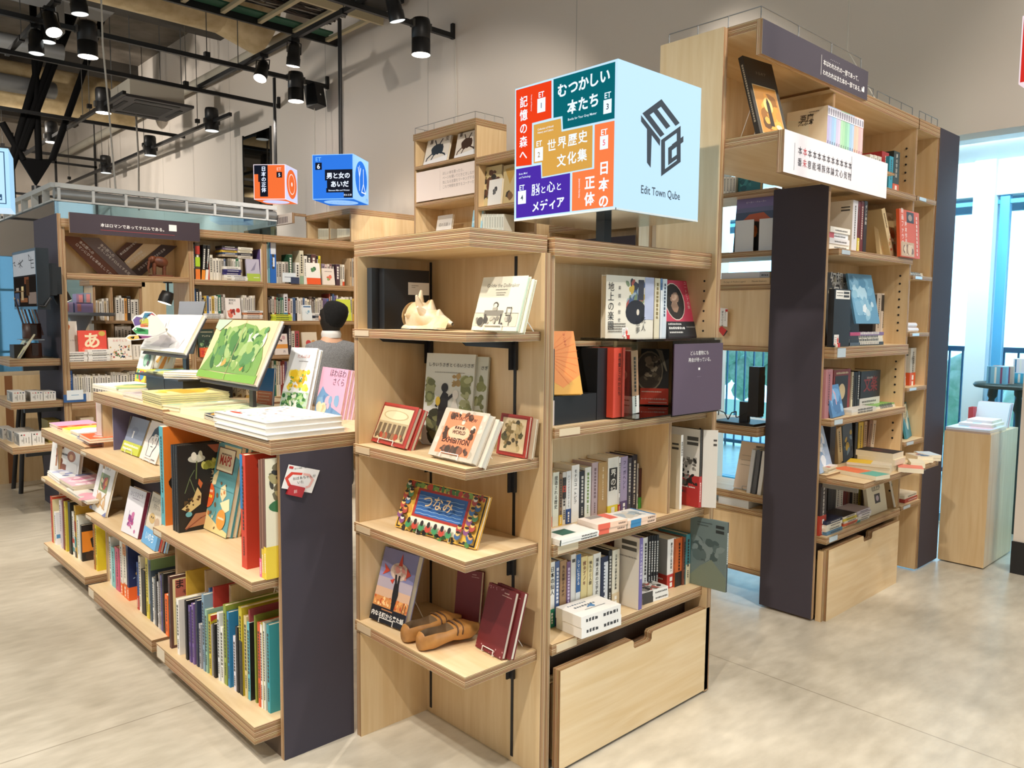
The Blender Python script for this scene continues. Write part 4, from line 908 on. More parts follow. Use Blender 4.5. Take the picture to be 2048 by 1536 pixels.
def flat(cr, fl, fr, top, z0, depth, col, label, n=1, labels=None, front=(), t=None, hard=False, group=None, spine_front=False, page=None, edge=None, jitter=.004, **kw):
    """n books lying flat; front lower corners at fl, fr on plane z0, upper front edge at pixel row top"""
    A, B = at(*cr(*fl), 2, z0), at(*cr(*fr), 2, z0); w = (B-A).length; ux = (B-A).normalized(); bk = Vector((-ux.y, ux.x, 0)); mid = (A+B)/2
    th = t*n if t else solve(lambda h_: proj(mid+Vector((0, 0, h_)))[1], .001, .4, cr(*top)[1])
    t1 = th/n; out = []
    for i in range(n):
        j = Vector((R_.uniform(-1, 1)*jitter, R_.uniform(-1, 1)*jitter, 0)) if i else Vector((0, 0, 0))
        o = A+Vector((0, 0, t1*(i+1)))+j
        T = Matrix(((ux.x, 0, bk.x, o.x), (ux.y, 0, bk.y, o.y), (0, -1, 0, o.z), (0, 0, 0, 1)))
        lab = labels[i] if labels else label
        if n > 1 and not labels: lab = label+(', topmost of its pile' if i == n-1 else ', lowest of its pile' if i == 0 else ', %s from the bottom of its pile' % ORD[i])
        if i == n-1 or i == 0: ob = face_book(T, w, depth, t1-.0002, col, lab, front=front if i == n-1 else (), hard=hard, group=group or (label if n > 1 else None), page=page, **kw); first = ob if i == 0 else None
        else: ob = dup(out[0], T, lab)
        if spine_front and i in (0, n-1):
            m = M(); m.box((0, .0, -.0008), (w, t1-.0002, 0), C(edge or col), T)
            if isinstance(spine_front, (list, tuple)): marks(m, lambda u, v, q_: T @ Vector((u*w, (1-v)*(t1-.0002), -.0009-LIFT*q_)), spine_front, w, t1, 0)
            m.build('spine_strip', ob)
        out.append(ob)
    return out, A, w, th
def row(cr, z0, line, items, where, axis=1, group=None, w=None, spread=None, scol=None, parts=True, lim=None, name='book'):
    """upright books side by side, spines to the viewer; items (left, right, top, colour, description[, options])"""
    n = len(items); out = []
    (xa, ya), (xb, yb) = line
    for i, it in enumerate(items):
        l, r, tp, col, desc = it[:5]; o = dict(it[5]) if len(it) > 5 else {}
        mx = (l+r)/2; yb_ = ya+(yb-ya)*(mx-xa)/(xb-xa)
        v = at(*cr(mx, yb_), 2, z0)[axis]
        if lim: v = min(max(v, lim[0]), lim[1])
        P0, P1 = at(*cr(l, yb_), axis, v), at(*cr(r, yb_), axis, v); tz = at(*cr(mx, tp), axis, v).z
        h = max(tz-z0, .05); t = (P1-P0).length-.0008; d = o.pop('w', w or min(h*.68, .20))
        lean = math.radians(o.pop('lean', 0))
        if axis == 1: T = Matrix.Translation((P0.x, v, z0))
        else: T = Matrix.Translation((v, P0.y, z0)) @ Matrix.Rotation(-math.pi/2, 4, 'Z')
        if lean:
            T = T @ (Matrix.Rotation(lean, 4, 'Y') if lean < 0 else Matrix.Translation((t, 0, 0)) @ Matrix.Rotation(lean, 4, 'Y') @ Matrix.Translation((-t, 0, 0)))
            h = h/math.cos(lean)
        ttl = o.pop('ttl', None); tc_ = o.pop('tc', '#3a3836'); sp = list(o.pop('sp', ()))
        if ttl:
            sz = o.pop('tsz', .62); k = len(ttl); sz = min(sz, .62*h/t/(k*1.06)); sp.append(('t', ttl, .5, .9-sz*t/h*.5, sz, tc_, {'v': True, 'b': .01}))
        elif o.pop('fine', True): sp.append(('L', .5, .9, .35, min(.55, .012/t), tc_)); sp.append(('L', .5, .28, .12, min(.4, .008/t), tc_))
        lab = o.pop('lab', None) or '%s book, %s from left %s' % (desc, ordn(i), where)
        out.append(book(T, t, d, h, col, lab, spine=sp, group=group or 'books '+where, parts=parts, name=name, **o))
    return out
# ================================================================ books of the centre bookcase
K6 = Crop(1070, 830, 3.0725); K5 = Crop(1070, 480, 3.841)
BAR = [('r', .70, .86, .93, .885, '#4a4846'), ('r', .70, .80, .93, .83, '#4a4846')]
row(K6, CZ['B'], ((60, 698), (705, 560)), [
    (48, 75, 340, '#e2702a', 'orange', dict(band=('#c83a2c', .22), tc='#5a1c10')), (77, 103, 378, '#efeae0', 'white paperback-size', dict(ttl='アダムとエバ物語', band=('#c8392f', .2))),
    (106, 145, 352, '#dfe0cf', 'pale green-white', dict(ttl='捏造される歴史')), (146, 165, 362, '#8a6d52', 'mottled brown', dict(band=('#e0b52c', .2))), (166, 187, 352, '#d8d2c8', 'red and black patterned', dict(sp=[('r', 0, .5, 1, .9, '#2b2623'), ('r', 0, .62, 1, .74, '#b8412f')])),
    (189, 218, 345, '#e6e6e4', 'white', dict(ttl='ティマイオスクリティアス', band=('#2f4d86', .28))), (222, 268, 308, '#efece6', 'thick white', dict(ttl='モナロユートピア', tc='#22252a', tsz=.5)),
    (272, 301, 345, '#2e3238', 'dark', dict(tc='#c9c6bf')), (303, 340, 322, '#e6e7dd', 'white with green print', dict(tc='#7f9a5a')),
    (345, 384, 292, '#b9a4a8', 'mauve', dict(tc='#7d666a')), (385, 440, 292, '#b48f5a', 'broad tan', dict(ttl='引裂・従軍における女性の宗教', tc='#f2e6c8', tsz=.2)),
    (443, 508, 262, '#e9e4da', 'tall black-titled white', dict(sp=[('r', .12, .42, .86, .82, '#25221f')], ttl='世界の記', tc='#efe9dc', tsz=.55, band=('#e7cf3c', .16))), (509, 521, 262, '#f2eee8', 'thin white', dict(band=('#cc3b32', .15))),
    (523, 564, 256, '#a597b4', 'lavender', dict(ttl='フーガへント', tc='#4a3b5a', tsz=.45, band=('#5b4870', .2))), (566, 589, 264, '#4a4750', 'dark speckled', dict(tc='#c4bfb4')), (591, 622, 247, '#34323c', 'dark patterned', dict(tc='#d7d0c0')),
    (624, 632, 300, '#e9e6e0', 'slim white', {}), (634, 681, 327, '#4a2720', 'dark red and green', dict(band=('#4a9a3c', .28), tc='#a5453a')), (683, 699, 327, '#e8d68a', 'yellow', {}), (701, 712, 322, '#efece6', 'slim pale', {})],
    'on the middle shelf of the centre bookcase', lim=(1.8, 2.0))
row(K6, CZ['B'], ((885, 580), (1100, 560)), [
    (886, 900, 125, '#eeebe4', 'white', dict(ttl='地図の博物誌', left=[('r', 0, 0, 1, 1, '#e2d8c4')]+BAR, w=.14, lab='white book with barcoded cream side right of the divider on the middle shelf')),
    (1003, 1018, 92, '#2a2622', 'dark', dict(band=('#b83030', .4), w=.16, lab='tall white book with a black drawing on its side and red round sticker', left=[('r', 0, 0, 1, 1, '#ece9e3'), ('r', .62, .85, .95, .9, '#55524e'), ('r', .62, .79, .95, .83, '#55524e'), ('b', 0, .22, .97, .66, ['#2a2826', '#6b6762', '#a7a39c', '#1e1d1c'], 70, .07, 4), ('l', .05, .6, .16, .1, '#3a3836'), ('e', .5, .08, .27, .09, '#c2352d')]))],
    'right', lim=(1.75, 1.9))
# white book turned outwards at the right end of the same shelf
def angled(cr, bl, br, top, z0, t, col, label, side, spine_cols, **kw):
    """upright book whose wide cover faces the viewer at an angle: bl and br are lower corners of the visible cover, spine at br"""
    T, w, h = fo_place(cr, bl, br, top, z0, 0)
    return face_book(T, w, h, t, col, label, front=side, spine_left=False, spine=spine_cols, **kw)
angled(K6, (1022, 566), (1112, 572), (1070, 95), CZ['B'], .014, '#dfdcd6', 'white book sticking out at the right end of the middle shelf, barcode on its back', BAR, [('L', .5, .9, .3, .5, '#3c3a38')])
row(K6, CZ['C'], ((50, 1322), (930, 1040)), [
    (35, 65, 897, '#dcd8c4', 'cream', dict(ttl='霊山曼荼羅と修験巫俗')), (67, 84, 900, '#a8a49a', 'grey', dict(ttl='道教の年坊と片方禅')), (86, 118, 905, '#ece9e1', 'white', dict(ttl='日本の仙人', tc='#22201e', tsz=.75, band=('#2f8a68', .28))), (120, 147, 900, '#4d638f', 'slate blue', dict(tc='#e6e6ea')),
    (149, 189, 895, '#a47f58', 'brown', dict(ttl='角兵衛獅子の時代', tc='#4a2f1e', tsz=.4)), (191, 214, 902, '#7a5a80', 'purple', dict(tc='#d8c6dc')), (216, 245, 858, '#ddd9d2', 'white barcoded', dict(sp=[('r', .2, .88, .85, .93, '#4b4946')], fine=False)), (247, 275, 858, '#eceae6', 'white and blue', dict(sp=[('r', 0, .42, 1, 1, '#2d5f98')], ttl='シマに生きる', tc='#f4f2ec')),
    (278, 317, 872, '#e3cf94', 'yellow-cream', dict(ttl='桃タブノキ', tc='#7a2f28', tsz=.5)), (319, 351, 868, '#e6d6a4', 'pale yellow', dict(ttl='柚ものと人間', tc='#4d3a2a', tsz=.5)), (353, 398, 852, '#e8e6df', 'white and red titled', dict(ttl='補島太郎の文学史', tc='#2b2a2e', tsz=.5, band=('#3f8a58', .16))),
    (401, 444, 872, '#25304e', 'navy', dict(sp=[('r', .55, 0, .95, .9, '#dfe1e6')], tc='#dfe3ea')), (446, 468, 832, '#1c1c20', 'black', dict(tc='#cfccc6')), (470, 513, 830, '#e8e2cf', 'ivory', dict(ttl='日本の霊山読み解き事典', tc='#2a2825', tsz=.42, band=('#d8c6a4', .25)))],
    'on the lowest shelf of the centre bookcase', lim=(1.8, 1.99))
row(K6, CZ['C'], ((643, 1195), (645, 1195.5)), [(634, 655, 760, '#6d62a0', 'purple', dict(ttl='ユーラシアの創世神話', tc='#efeaf6', w=.21, lab='tall book pulled forward on the lowest shelf, purple spine and barcoded white side', left=[('r', 0, 0, 1, 1, '#e4e0da'), ('r', 0, .3, .42, 1, '#4a2620'), ('b', 0, .3, .4, .98, ['#6d3426', '#2e1a18', '#83503a'], 30, .08, 2), ('r', .6, .88, .94, .94, '#55524e'), ('r', .6, .8, .94, .85, '#55524e'), ('l', .55, .95, .7, .03, '#8a8680')]))], 'x', lim=(1.7, 2))
row(K6, CZ['C'], ((660, 1100), (948, 1035)), [
    (657, 689, 755, '#e9e7e2', 'white', {}), (691, 706, 745, '#222226', 'black-spined', dict(tc='#d8d6d0')), (707, 722, 742, '#26262a', 'second black-spined', dict(tc='#d8d6d0')), (723, 738, 742, '#222226', 'third black-spined', dict(tc='#d8d6d0')), (739, 754, 740, '#2a2a2e', 'fourth black-spined', dict(tc='#d8d6d0')),
    (808, 855, 762, '#eeebe6', 'white red-banded', dict(ttl='旅する巨人宮本常一', tc='#22201e', tsz=.5, band=('#c03a32', .28), left=[('r', 0, 0, 1, 1, '#a4a7a6'), ('r', .1, .7, .7, .95, '#2f4a48')], w=.17)), (857, 904, 758, '#c8622a', 'orange and black', dict(sp=[('r', 0, 0, 1, .3, '#1f1d1c')], tc='#3a1c10', w=.15)), (905, 922, 752, '#7d4a38', 'patterned red-brown', {}), (923, 948, 735, '#4d8f9a', 'teal and cream', dict(sp=[('r', 0, 0, 1, .4, '#ddd6b8')]))],
    'on the lowest shelf right of the purple book', lim=(1.8, 2.0))
angled(K6, (945, 1030), (1170, 1092), (1060, 640), CZ['C'], .012, '#6f8283', 'large misty grey-green book sticking out past the right end of the lowest shelf',
       [('b', 0, .3, 1, .75, ['#5b6f70', '#7f9192', '#4a5d5e'], 26, .14, 5), ('p', [(0, 0), (1, 0), (1, .2), (.6, .42), (.3, .3), (0, .12)], '#7d8a7a'), ('r', .70, .89, .92, .935, '#2f3636'), ('r', .70, .82, .92, .865, '#2f3636'), ('l', .2, .6, .93, .025, '#3d4747'), ('l', .2, .5, .89, .025, '#3d4747')], [('L', .5, .85, .4, .6, '#d8dcda')], scol='#26292b')
# lying on the shelves
def pile(cr, fl, fr, bk, top, z0, n, col, labels, front=(), spine=None, edge=None, group=None, hard=False, page=None, side=None):
    """like flat(), with the depth read from the far left corner pixel bk at the top of the pile"""
    A = at(*cr(*fl), 2, z0); B = at(*cr(*fr), 2, z0); mid = (A+B)/2
    th = solve(lambda h_: proj(mid+Vector((0, 0, h_)))[1], .001, .4, cr(*top)[1])
    D = at(*cr(*bk), 2, z0+th); ux = (B-A).normalized(); d = (D-A).dot(Vector((-ux.y, ux.x, 0)))
    d = min(max(abs(d), .09), .4)
    return flat(cr, fl, fr, top, z0, d, col, labels[-1], n=n, labels=labels, front=front, spine_front=spine or True, edge=edge, group=group, hard=hard, page=page)
pile(K6, (150, 808), (390, 745), (45, 712), (270, 738), CZ['B'], 2, '#ecebe6', ['white paperback under the one with a green square', 'white paperback with a dark green square lying at the left end of the middle shelf'], [('r', .25, .3, .6, .78, '#2e5f50'), ('l', .1, .4, .88, .03, '#8f8c86')], [('l', .55, .95, .3, .035, '#3a3836'), ('r', 0, 0, .03, 1, '#2e3c38')], '#efeeea', 'white paperbacks lying on the middle shelf')
pile(K6, (375, 742), (560, 702), (245, 638), (468, 655), CZ['B'], 2, '#e8dcd2', ['lower of two paperbacks with salmon bands in the middle of the shelf', 'upper of two paperbacks with salmon bands, grey photograph on its cover'], [('r', .2, .65, .75, .98, '#8f8a86'), ('r', .62, .3, .9, .98, '#d9695a')], [('r', .03, 0, .42, 1, '#e2664f'), ('l', .7, .95, .35, .05, '#7d6a5c')], '#efcbb2', 'salmon-banded paperbacks')
pile(K6, (568, 700), (742, 655), (470, 600), (655, 630), CZ['B'], 2, '#e4e2de', ['lower paperback with a blue band lying at right on the middle shelf', 'upper paperback with a blue band and landscape cover lying at right'], [('b', .05, .1, .9, .9, ['#a7b5bd', '#c9c5ba', '#8b979c', '#d5cfc4'], 26, .16, 8), ('r', .93, 0, 1, 1, '#3f7fb5')], [('r', .1, 0, .46, 1, '#3b86b8'), ('l', .7, .95, .35, .05, '#7d6a5c')], '#efcfb8', 'blue-banded paperbacks')
pile(K6, (285, 1378), (528, 1290), (95, 1190), (405, 1200), CZ['C'], 2, '#eeece8', ['lower of two thick white books with red endpapers', 'upper of two thick white books with red endpapers on the lowest shelf'], [('l', .15, .6, .75, .05, '#6b7a8a'), ('l', .2, .7, .55, .06, '#55606e'), ('b', .42, .35, .62, .6, ['#4f86b8'], 5, .04, 2), ('l', .3, .8, .3, .03, '#8a8c90')], [('l', .12, .42, .4, .07, '#3a3c40'), ('l', .55, .92, .4, .07, '#3a3c40')], '#efedea', 'thick white books', True, C('#ded2ba'))
pile(K6, (660, 1168), (818, 1118), (655, 1030), (740, 1072), CZ['C'], 2, '#d9d7d2', ['lower small book with black and white photograph cover', 'upper small book with black and white photograph cover beside the purple-spined book'], [('b', 0, 0, 1, 1, ['#2a2826', '#8a867e', '#c9c6be', '#55524c', '#a4584a'], 50, .09, 9)], [('r', 0, 0, .4, 1, '#3c3a38'), ('l', .5, .95, .35, .05, '#3a3836')], '#ebe9e5', 'black and white photo books')
# upper compartment
ZA = CZ['A']
def kx(px, py, y): return at(*K5(px, py), 1, y)
yb = at(*K5(110, 1432), 2, ZA).y
row(K5, ZA, ((110, 1430), (111, 1430)), [(78, 145, 838, '#35403c', 'dark', dict(ttl='ワンダーライプ百科図鑑', tc='#e8e6de', tsz=.42, band=('#cbbcb8', .33), w=.15, lab='dark green-black book standing at the left end of the upper compartment'))], 'x', lim=(1.8, 1.9))
YB = 1.83
bx0, bx1, bx2 = kx(150, 1200, YB).x, kx(472, 1200, YB).x, kx(600, 1200, 1.95).x
zt = kx(300, 1190, YB).z
m = M(); m.box((bx0, YB, ZA), (bx1, YB+.12, zt), BLACK); tag(m.build('riser_block', None, (bx0, YB, ZA)), 'low black riser block under the orange leaning book', 'display riser')
x_ = kx(255, 830, 1.97).x; z_ = kx(540, 830, 1.83).z
m = M(); m.box((bx1+.003, 1.83, ZA), (kx(594, 1100, 1.83).x, 2.035, z_), BLACK); m.box((x_+.05, 2.025, zt+.004), (bx1+.003, 2.035, z_), BLACK)
tag(m.build('display_riser', None, (bx2, 1.97, ZA)), 'tall black display riser behind the orange book', 'display riser')
# wooden inner shelf and clear acrylic box
zs0, zs1 = kx(500, 815, 1.86).z, kx(500, 757, 1.86).z
m = M(); m.ply((1.868, 1.90, zs0), (kx(668, 800, 1.86).x-.004, 2.04, zs0+.016), 2, BIRCHX, ); tag(m.build('inner_shelf', None, (1.87, 1.9, zs0)), 'short plywood inner shelf fixed at left of the clear acrylic box', 'shelf')
ax0, ax1 = kx(668, 1300, 1.795).x, kx(1440, 790, 1.735).x
az = zs0+.018
t = thing('acrylic_riser', 'clear acrylic box riser holding books on its top, purple card in front', 'display riser', (ax0, 1.9, ZA))
m = M(); m.box((ax0, 1.735, ZA+.001), (ax0+.005, 2.0, az), ACRYL); m.build('side_plate', t)
m = M(); m.box((ax0, 1.735, az), (2.751, 2.0, az+.009), ACRYL); m.box((2.751, 1.735, az), (ax1, 1.763, az+.009), ACRYL); m.build('top_plate', t)
m = M(); m.box((ax0+.006, 1.735, ZA+.001), (2.751, 1.99, ZA+.006), ACRYL); m.build('base_plate', t)
sx0, sx1 = kx(1062, 1000, 1.735).x, kx(1432, 1000, 1.735).x; sz0, sz1 = kx(1240, 1325, 1.735).z, kx(1240, 795, 1.735).z
m = M(); m.box((sx0, 1.731, sz0), (sx1, 1.735, sz1), C('#584a5c', .4)); sc = m.build('card'); tag(sc, 'purple card reading どんな書物にも再会が待っている。 in the acrylic front', 'sign')
wr(sc, [('どんな書物にも', (sx0+sx1)/2, kx(1250, 880, 1.735).z, .018, {'a': 'c'}), ('再会が待っている。', (sx0+sx1)/2+.002, kx(1250, 932, 1.735).z, .018, {'a': 'c'}), ('|', (sx0+sx1)/2-.006, kx(1250, 998, 1.735).z, .011, {'h': .009}), ('|', (sx0+sx1)/2-.014, kx(1250, 1050, 1.735).z, .028, {'h': .0008, 'm': C('#8d8092')})], 1.731, TXTW)
m = M(); m.box((sx0-.004, 1.7352, sz0-.006), (ax1, 1.738, az), ACRYL); m.build('front_plate', t)
AT = az+.009
# orange leaning book on the low block
T, w_, h_ = fo_place(K5, (80, 1190), (368, 1182), (230, 700), zt+.006, 22)
face_book(T, w_, min(h_, .24), .014, '#dba13f', 'orange book with red sunburst leaning on the low black block', [('p', [(0, .55), (.3, 1), (1, 1), (1, .3), (.5, .1), (0, .3)], '#e0873a'), ('e', .12, .62, .2, .14, '#b8402c'), ('e', .12, .62, .12, .09, '#e0a84a'), ('b', 0, .5, .3, .75, ['#9c3524', '#d98a3a'], 10, .07, 4), ('t', 'マンダラ', .72, .92, .085, '#b8402c', {'v': True})]+[('s', [(.12, .62), (.12+.9*math.cos(a), .62+.6*math.sin(a))], .006, '#d9702c') for a in [i*.2-.9 for i in range(9)]])
# books inside the acrylic box
row(K5, ZA+.0065, ((640, 1370), (760, 1336)), [(597, 684, 828, '#d24a36', 'red', dict(ttl='原性愛とこのかたち', tc='#2c1c1c', tsz=.4, w=.12, lab='red book with dark vertical title standing behind the clear acrylic side')),
    (748, 800, 852, '#b48a6a', 'tan', dict(w=.13, sp=[('r', 0, 0, 1, .28, '#e9e4dc')], left=[('r', 0, 0, 1, 1, '#2b2422'), ('r', 0, 0, 1, .28, '#e6e2da'), ('e', .6, .62, .25, .1, '#a58a78'), ('l', .1, .9, .2, .05, '#55524e'), ('l', .1, .9, .12, .04, '#55524e')], lab='tan-spined book with dark cover standing inside the acrylic box', lean=-4))], 'x', lim=(1.80, 1.832))
fo(K5, (806, 1262), (1022, 1268), (890, 836), ZA+.006, '#29221f', 'dark art book with red band leaning inside the acrylic box', tilt=14, t=.016, front=[('e', .3, .6, .5, .36, '#8f7d66'), ('e', .3, .6, .46, .33, '#4b3c30'), ('b', .05, .4, .75, .9, ['#a89078', '#7d6a54', '#c0aa90', '#5d4c3c'], 26, .12, 6), ('p', [(.5, 1), (.75, .97), (.95, .6), (.9, .6), (.6, .94)], '#9a8a74')],
   band=('#d8432c', .29, [('l', .05, .75, .75, .05, '#f4d8c8'), ('t', 'キーワードから名画を読み解く。', .5, .3, .065, '#f7f0e6', {'b': .01}), ('l', .3, .95, .1, .04, '#f0c8b8')]))
# on top of the acrylic box
T = Matrix.Translation((kx(540, 700, 1.86).x, 1.86, AT)); w_ = kx(905, 700, 1.86).x-kx(540, 700, 1.86).x; h_ = kx(720, 277, 1.86).z-AT
face_book(T, w_, h_, .022, '#e6dfcf', 'large cream book titled 地上の楽園 facing out on the acrylic box', [('b', .38, .33, .82, 1, ['#7a8a6a', '#c9a94a', '#4a5f86', '#a5544a', '#2f3440', '#9fb0b8'], 46, .07, 12), ('e', .62, .42, .22, .2, '#20222c'), ('e', .66, .42, .03, .05, '#d8cfc0'), ('r', .66, .62, .78, .95, '#3a3c48'), ('p', [(.8, .3), (1, .3), (1, 1), (.8, 1)], '#b9c0dc'),
    ('t', '地上の楽園', .1, .76, .125, '#26242a', {'v': True, 's': 1.0}), ('t', '楽園の歴史', .27, .78, .055, '#4c4a50', {'v': True, 's': 1.9}), ('l', .05, .4, .22, .02, '#6a6660'), ('l', .05, .4, .18, .02, '#6a6660'), ('l', .05, .4, .14, .02, '#6a6660'), ('l', .05, .4, .1, .02, '#6a6660'), ('t', '先人', .78, .25, .1, '#22232c', {'v': True}), ('t', '想夢', .66, .2, .09, '#22232c', {'v': True})], spine_left=False, spine=[('L', .5, .95, .2, .5, '#a59a80')], scol='#e0d8c2')
x0 = kx(912, 700, 1.865).x
for i, (l, r, tp, col, lab) in enumerate(((912, 955, 292, '#e6dcc0', 'cream volume with french title right of the large cream book'), (956, 972, 294, '#6f93c4', 'slim blue and white book right of the cream volume'), (973, 1008, 298, '#dce6ee', 'pale blue-white book in plastic right of the slim blue one'))):
    a, b = kx(l, 700, 1.87).x, kx(r, 700, 1.87).x
    book(Matrix.Translation((a, 1.87, AT)), b-a-.001, .14, kx(l, tp, 1.87).z-AT, col, lab, spine=[('L', .5, .92, .35, .4, '#8a7a50' if i == 0 else '#4b5a70')]+([('r', 0, 0, 1, .8, '#e4e8ec')] if i == 1 else []), group='books standing on the acrylic box')
a, b = kx(1008, 740, 1.87), kx(1250, 730, 1.87); tl = math.radians(12)
T = Matrix.Translation((a.x, 1.86, AT)) @ Matrix.Rotation(-.05, 4, 'Z') @ Matrix.Rotation(math.radians(-14), 4, 'X')
face_book(T, b.x-a.x-.03, (kx(1070, 308, 1.9).z-AT)/math.cos(math.radians(14)), .03, '#c8405a', 'red book with a dark oval picture leaning at right on the acrylic box', [('e', .42, .62, .33, .33, '#e8d8c8'), ('e', .42, .62, .31, .315, '#2a2420'), ('b', .26, .42, .6, .82, ['#b8947c', '#9c7c66', '#c9a890'], 14, .1, 3), ('t', 'ユートピアの旅', .87, .93, .085, '#f0d4d0', {'v': True})], band=('#222226', .27, [('l', .06, .5, .78, .045, '#d8d6d2'), ('l', .06, .6, .5, .06, '#e8e6e2'), ('l', .06, .5, .25, .045, '#d8d6d2'), ('l', .65, .95, .6, .03, '#9a9894')]), scol='#5d4a44')
# shelf talker cards
def talker(label, x, y, z, s, T=None, arrow=True):
    T = T or Matrix.Translation((x, y, z)); t = thing('shelf_card', label, 'card', T=T, group='white shelf cards in red clips')
    m = M(); m.box((-.5*s, 0, .2*s), (.5*s, .0015, 1.25*s), C('#efece8', .4), T)
    f = lambda u, v, k: T @ Vector(((u-.5)*s, -.0002-LIFT*k, (.2+1.05*v)*s))
    marks(m, f, [('e', .78, .5, .17, .3, '#dd4a36'), ('p', [(.5, 1), (.9, .75), (.8, .6)], '#e9c2bc'), ('l', .1, .5, .72, .07, '#6b6864'), ('l', .1, .55, .5, .07, '#6b6864'), ('l', .1, .45, .3, .07, '#6b6864'), ('r', .05, .02, .2, .16, '#c4392e')], s, 1.05*s, 0); m.build('printed_card', t)
    m = M(); m.box((.18*s, -.006, 0), (.62*s, .006, .42*s), C('#c8302a', .4), T); m.box((-.1*s, -.004, 0), (.18*s, .004, .3*s), C('#e8ddd0', .5), T); m.build('clip', t); return t
p = kx(690, 775, 1.80); talker('small white card with red oval standing before the large cream book', p.x, 1.80, AT, .032)
# ================================================================ things on the corner display shelves
K3 = Crop(690, 440, 2.954); K4 = Crop(690, 900, 3.0714)
Z1, Z2, Z3, Z4 = NS
# top shelf: black slip cases, shell, picture book
def kp(cr, a, b, ax, v): return at(*cr(a, b), ax, v)
for i, (l, r, y, lab) in enumerate(((160, 300, 2.36, 'black slip case standing behind, at left on the top corner shelf'), (233, 497, 2.325, 'black slip case with a white label behind the shell'))):
    a, b = kp(K3, l, 620, 1, y).x, kp(K3, r, 620, 1, y).x; b = min(b, 1.808)
    hz = kp(K3, 300, 290, 1, y).z-Z4
    T = Matrix.Translation((a, y, Z4))
    face_book(T, b-a, hz, .03, '#1d1d1f', lab, ([('r', .52, .58, 1, .79, '#e6e4e0'), ('l', .6, .75, .73, .015, '#77746f'), ('l', .6, .68, .7, .015, '#77746f')] if i else ()), group='black slip cases', name='slip_case', cat='book', page=BLACK)
SHL = noisy('shell_surface', '#d9bd92', '#f1e6d2', 14, .45)
c = Vector((1.615, 2.13, Z4))
t = thing('conch_shell', 'large spiny cream conch shell on the top corner shelf', 'shell', c)
m = M()
a0 = at(*K3(440, 570), 0, 1.60); ap = Vector((1.60, 2.215, Z4+.048)); tip = Vector((1.63, 2.03, Z4+.02))
axv = (tip-ap).normalized()
# body whorl, spire coil at the left, spikes, flaring lip along the shelf
prof = [(.004, -.02), (.018, -.016), (.022, -.008), (.034, -.002), (.038, .006), (.05, .015), (.053, .03), (.05, .05), (.042, .08), (.03, .12), (.018, .155), (.006, .185)]
m.lathe(ap, prof, SHL, 24, axv)
m.build('body_whorl', t)
m = M()
for k, (ang, off, L) in enumerate(((1.55, .03, .055), (1.05, .05, .05), (2.1, .04, .03), (.6, .075, .035), (1.5, .085, .03), (2.7, .03, .03), (.1, .03, .03), (1.4, .125, .018))):
    e = axv.orthogonal().normalized(); e = Vector((0, 0, 1))-axv*axv.z; e.normalize(); g = axv.cross(e); d = (e*math.sin(ang)+g*math.cos(ang))
    b = ap+axv*off; r0 = .036 if off < .09 else .022; m.cyl(b+d*r0, b+d*(r0+L), .017, SHL, 8, .004)
m.build('spine_knob', t)
m = M(); P = []
for i in range(15):
    u = i/14; P.append((Vector((1.565-.012*math.sin(u*9), 2.235-.25*u, Z4+.004)), Vector((1.60, 2.225-.21*u, Z4+.038+.012*math.sin(u*3.1)))))
for (a, b), (c_, d_) in zip(P, P[1:]): m.poly([a, c_, d_, b], SHL, sm=True); m.poly([b, d_, c_+Vector((.002, 0, .004)), a+Vector((.002, 0, .004))], SHL, sm=True)
m.build('flared_lip', t)
m = M(); m.lathe(ap-axv*.004, [(.046, .0), (.036, -.012), (.034, -.006), (.024, -.018), (.022, -.012), (.012, -.024), (.004, -.028)], C('#e6cfa6', .5), 20, axv); m.build('spire', t)
PEN = '#54504a'
def goldie(T, w, h, lab):
    return face_book(T, w, h, .014, '#ece6d2', lab, [('t', 'Goldie the Dollmaker', .5, .80, .085, PEN, {'x': .95}), ('l', .36, .62, .745, .018, '#77736a'), ('l', .38, .6, .69, .014, '#77736a'), ('l', .4, .58, .65, .014, '#77736a'), ('r', .0, .08, .98, .32, '#d6cfbb'), ('s', [(0, .32), (.3, .32)], .006, PEN), ('s', [(.68, .32), (.98, .32)], .006, PEN), ('r', .22, .27, .64, .37, '#8a857a'), ('r', .24, .12, .28, .3, PEN), ('r', .6, .12, .63, .3, PEN), ('e', .45, .47, .055, .055, PEN), ('e', .45, .455, .04, .04, '#e2dac6'), ('r', .4, .36, .5, .42, '#aaa496'), ('b', .03, .06, .9, .3, [PEN, '#8a857a', '#b8b2a2'], 20, .05, 3), ('s', [(.72, .3), (.72, .42), (.82, .42), (.82, .1)], .012, PEN), ('s', [(.72, .28), (.82, .28)], .012, PEN), ('e', .18, .16, .07, .08, PEN)], scol='#c4d2b8', spine_left=True, page=C('#cfe0cf'))
A, B = kp(K3, 745, 640, 0, 1.60), kp(K3, 1008, 640, 0, 1.60)
def facing_x(x, y, z, tilt, yaw=0.): return Matrix.Translation((x, y, z)) @ Matrix.Rotation(-math.pi/2+yaw, 4, 'Z') @ Matrix.Rotation(math.radians(-tilt), 4, 'X')
hh = (kp(K3, 900, 345, 0, 1.66).z-Z4)/math.cos(.30)
T = facing_x(1.60, A.y, Z4+.004, 17); goldie(T, A.y-B.y, hh, 'cream picture book Goldie the Dollmaker facing out beside the shell')
wire_stand(T, A.y-B.y, hh, .03, Z4, 'white wire stand holding the Goldie book')
T2 = T @ Matrix.Translation((.012, .0155, .0)); face_book(T2, A.y-B.y, hh-.006, .012, '#dfe4d2', 'second copy of the Goldie picture book standing behind the first', scol='#c4d2b8')
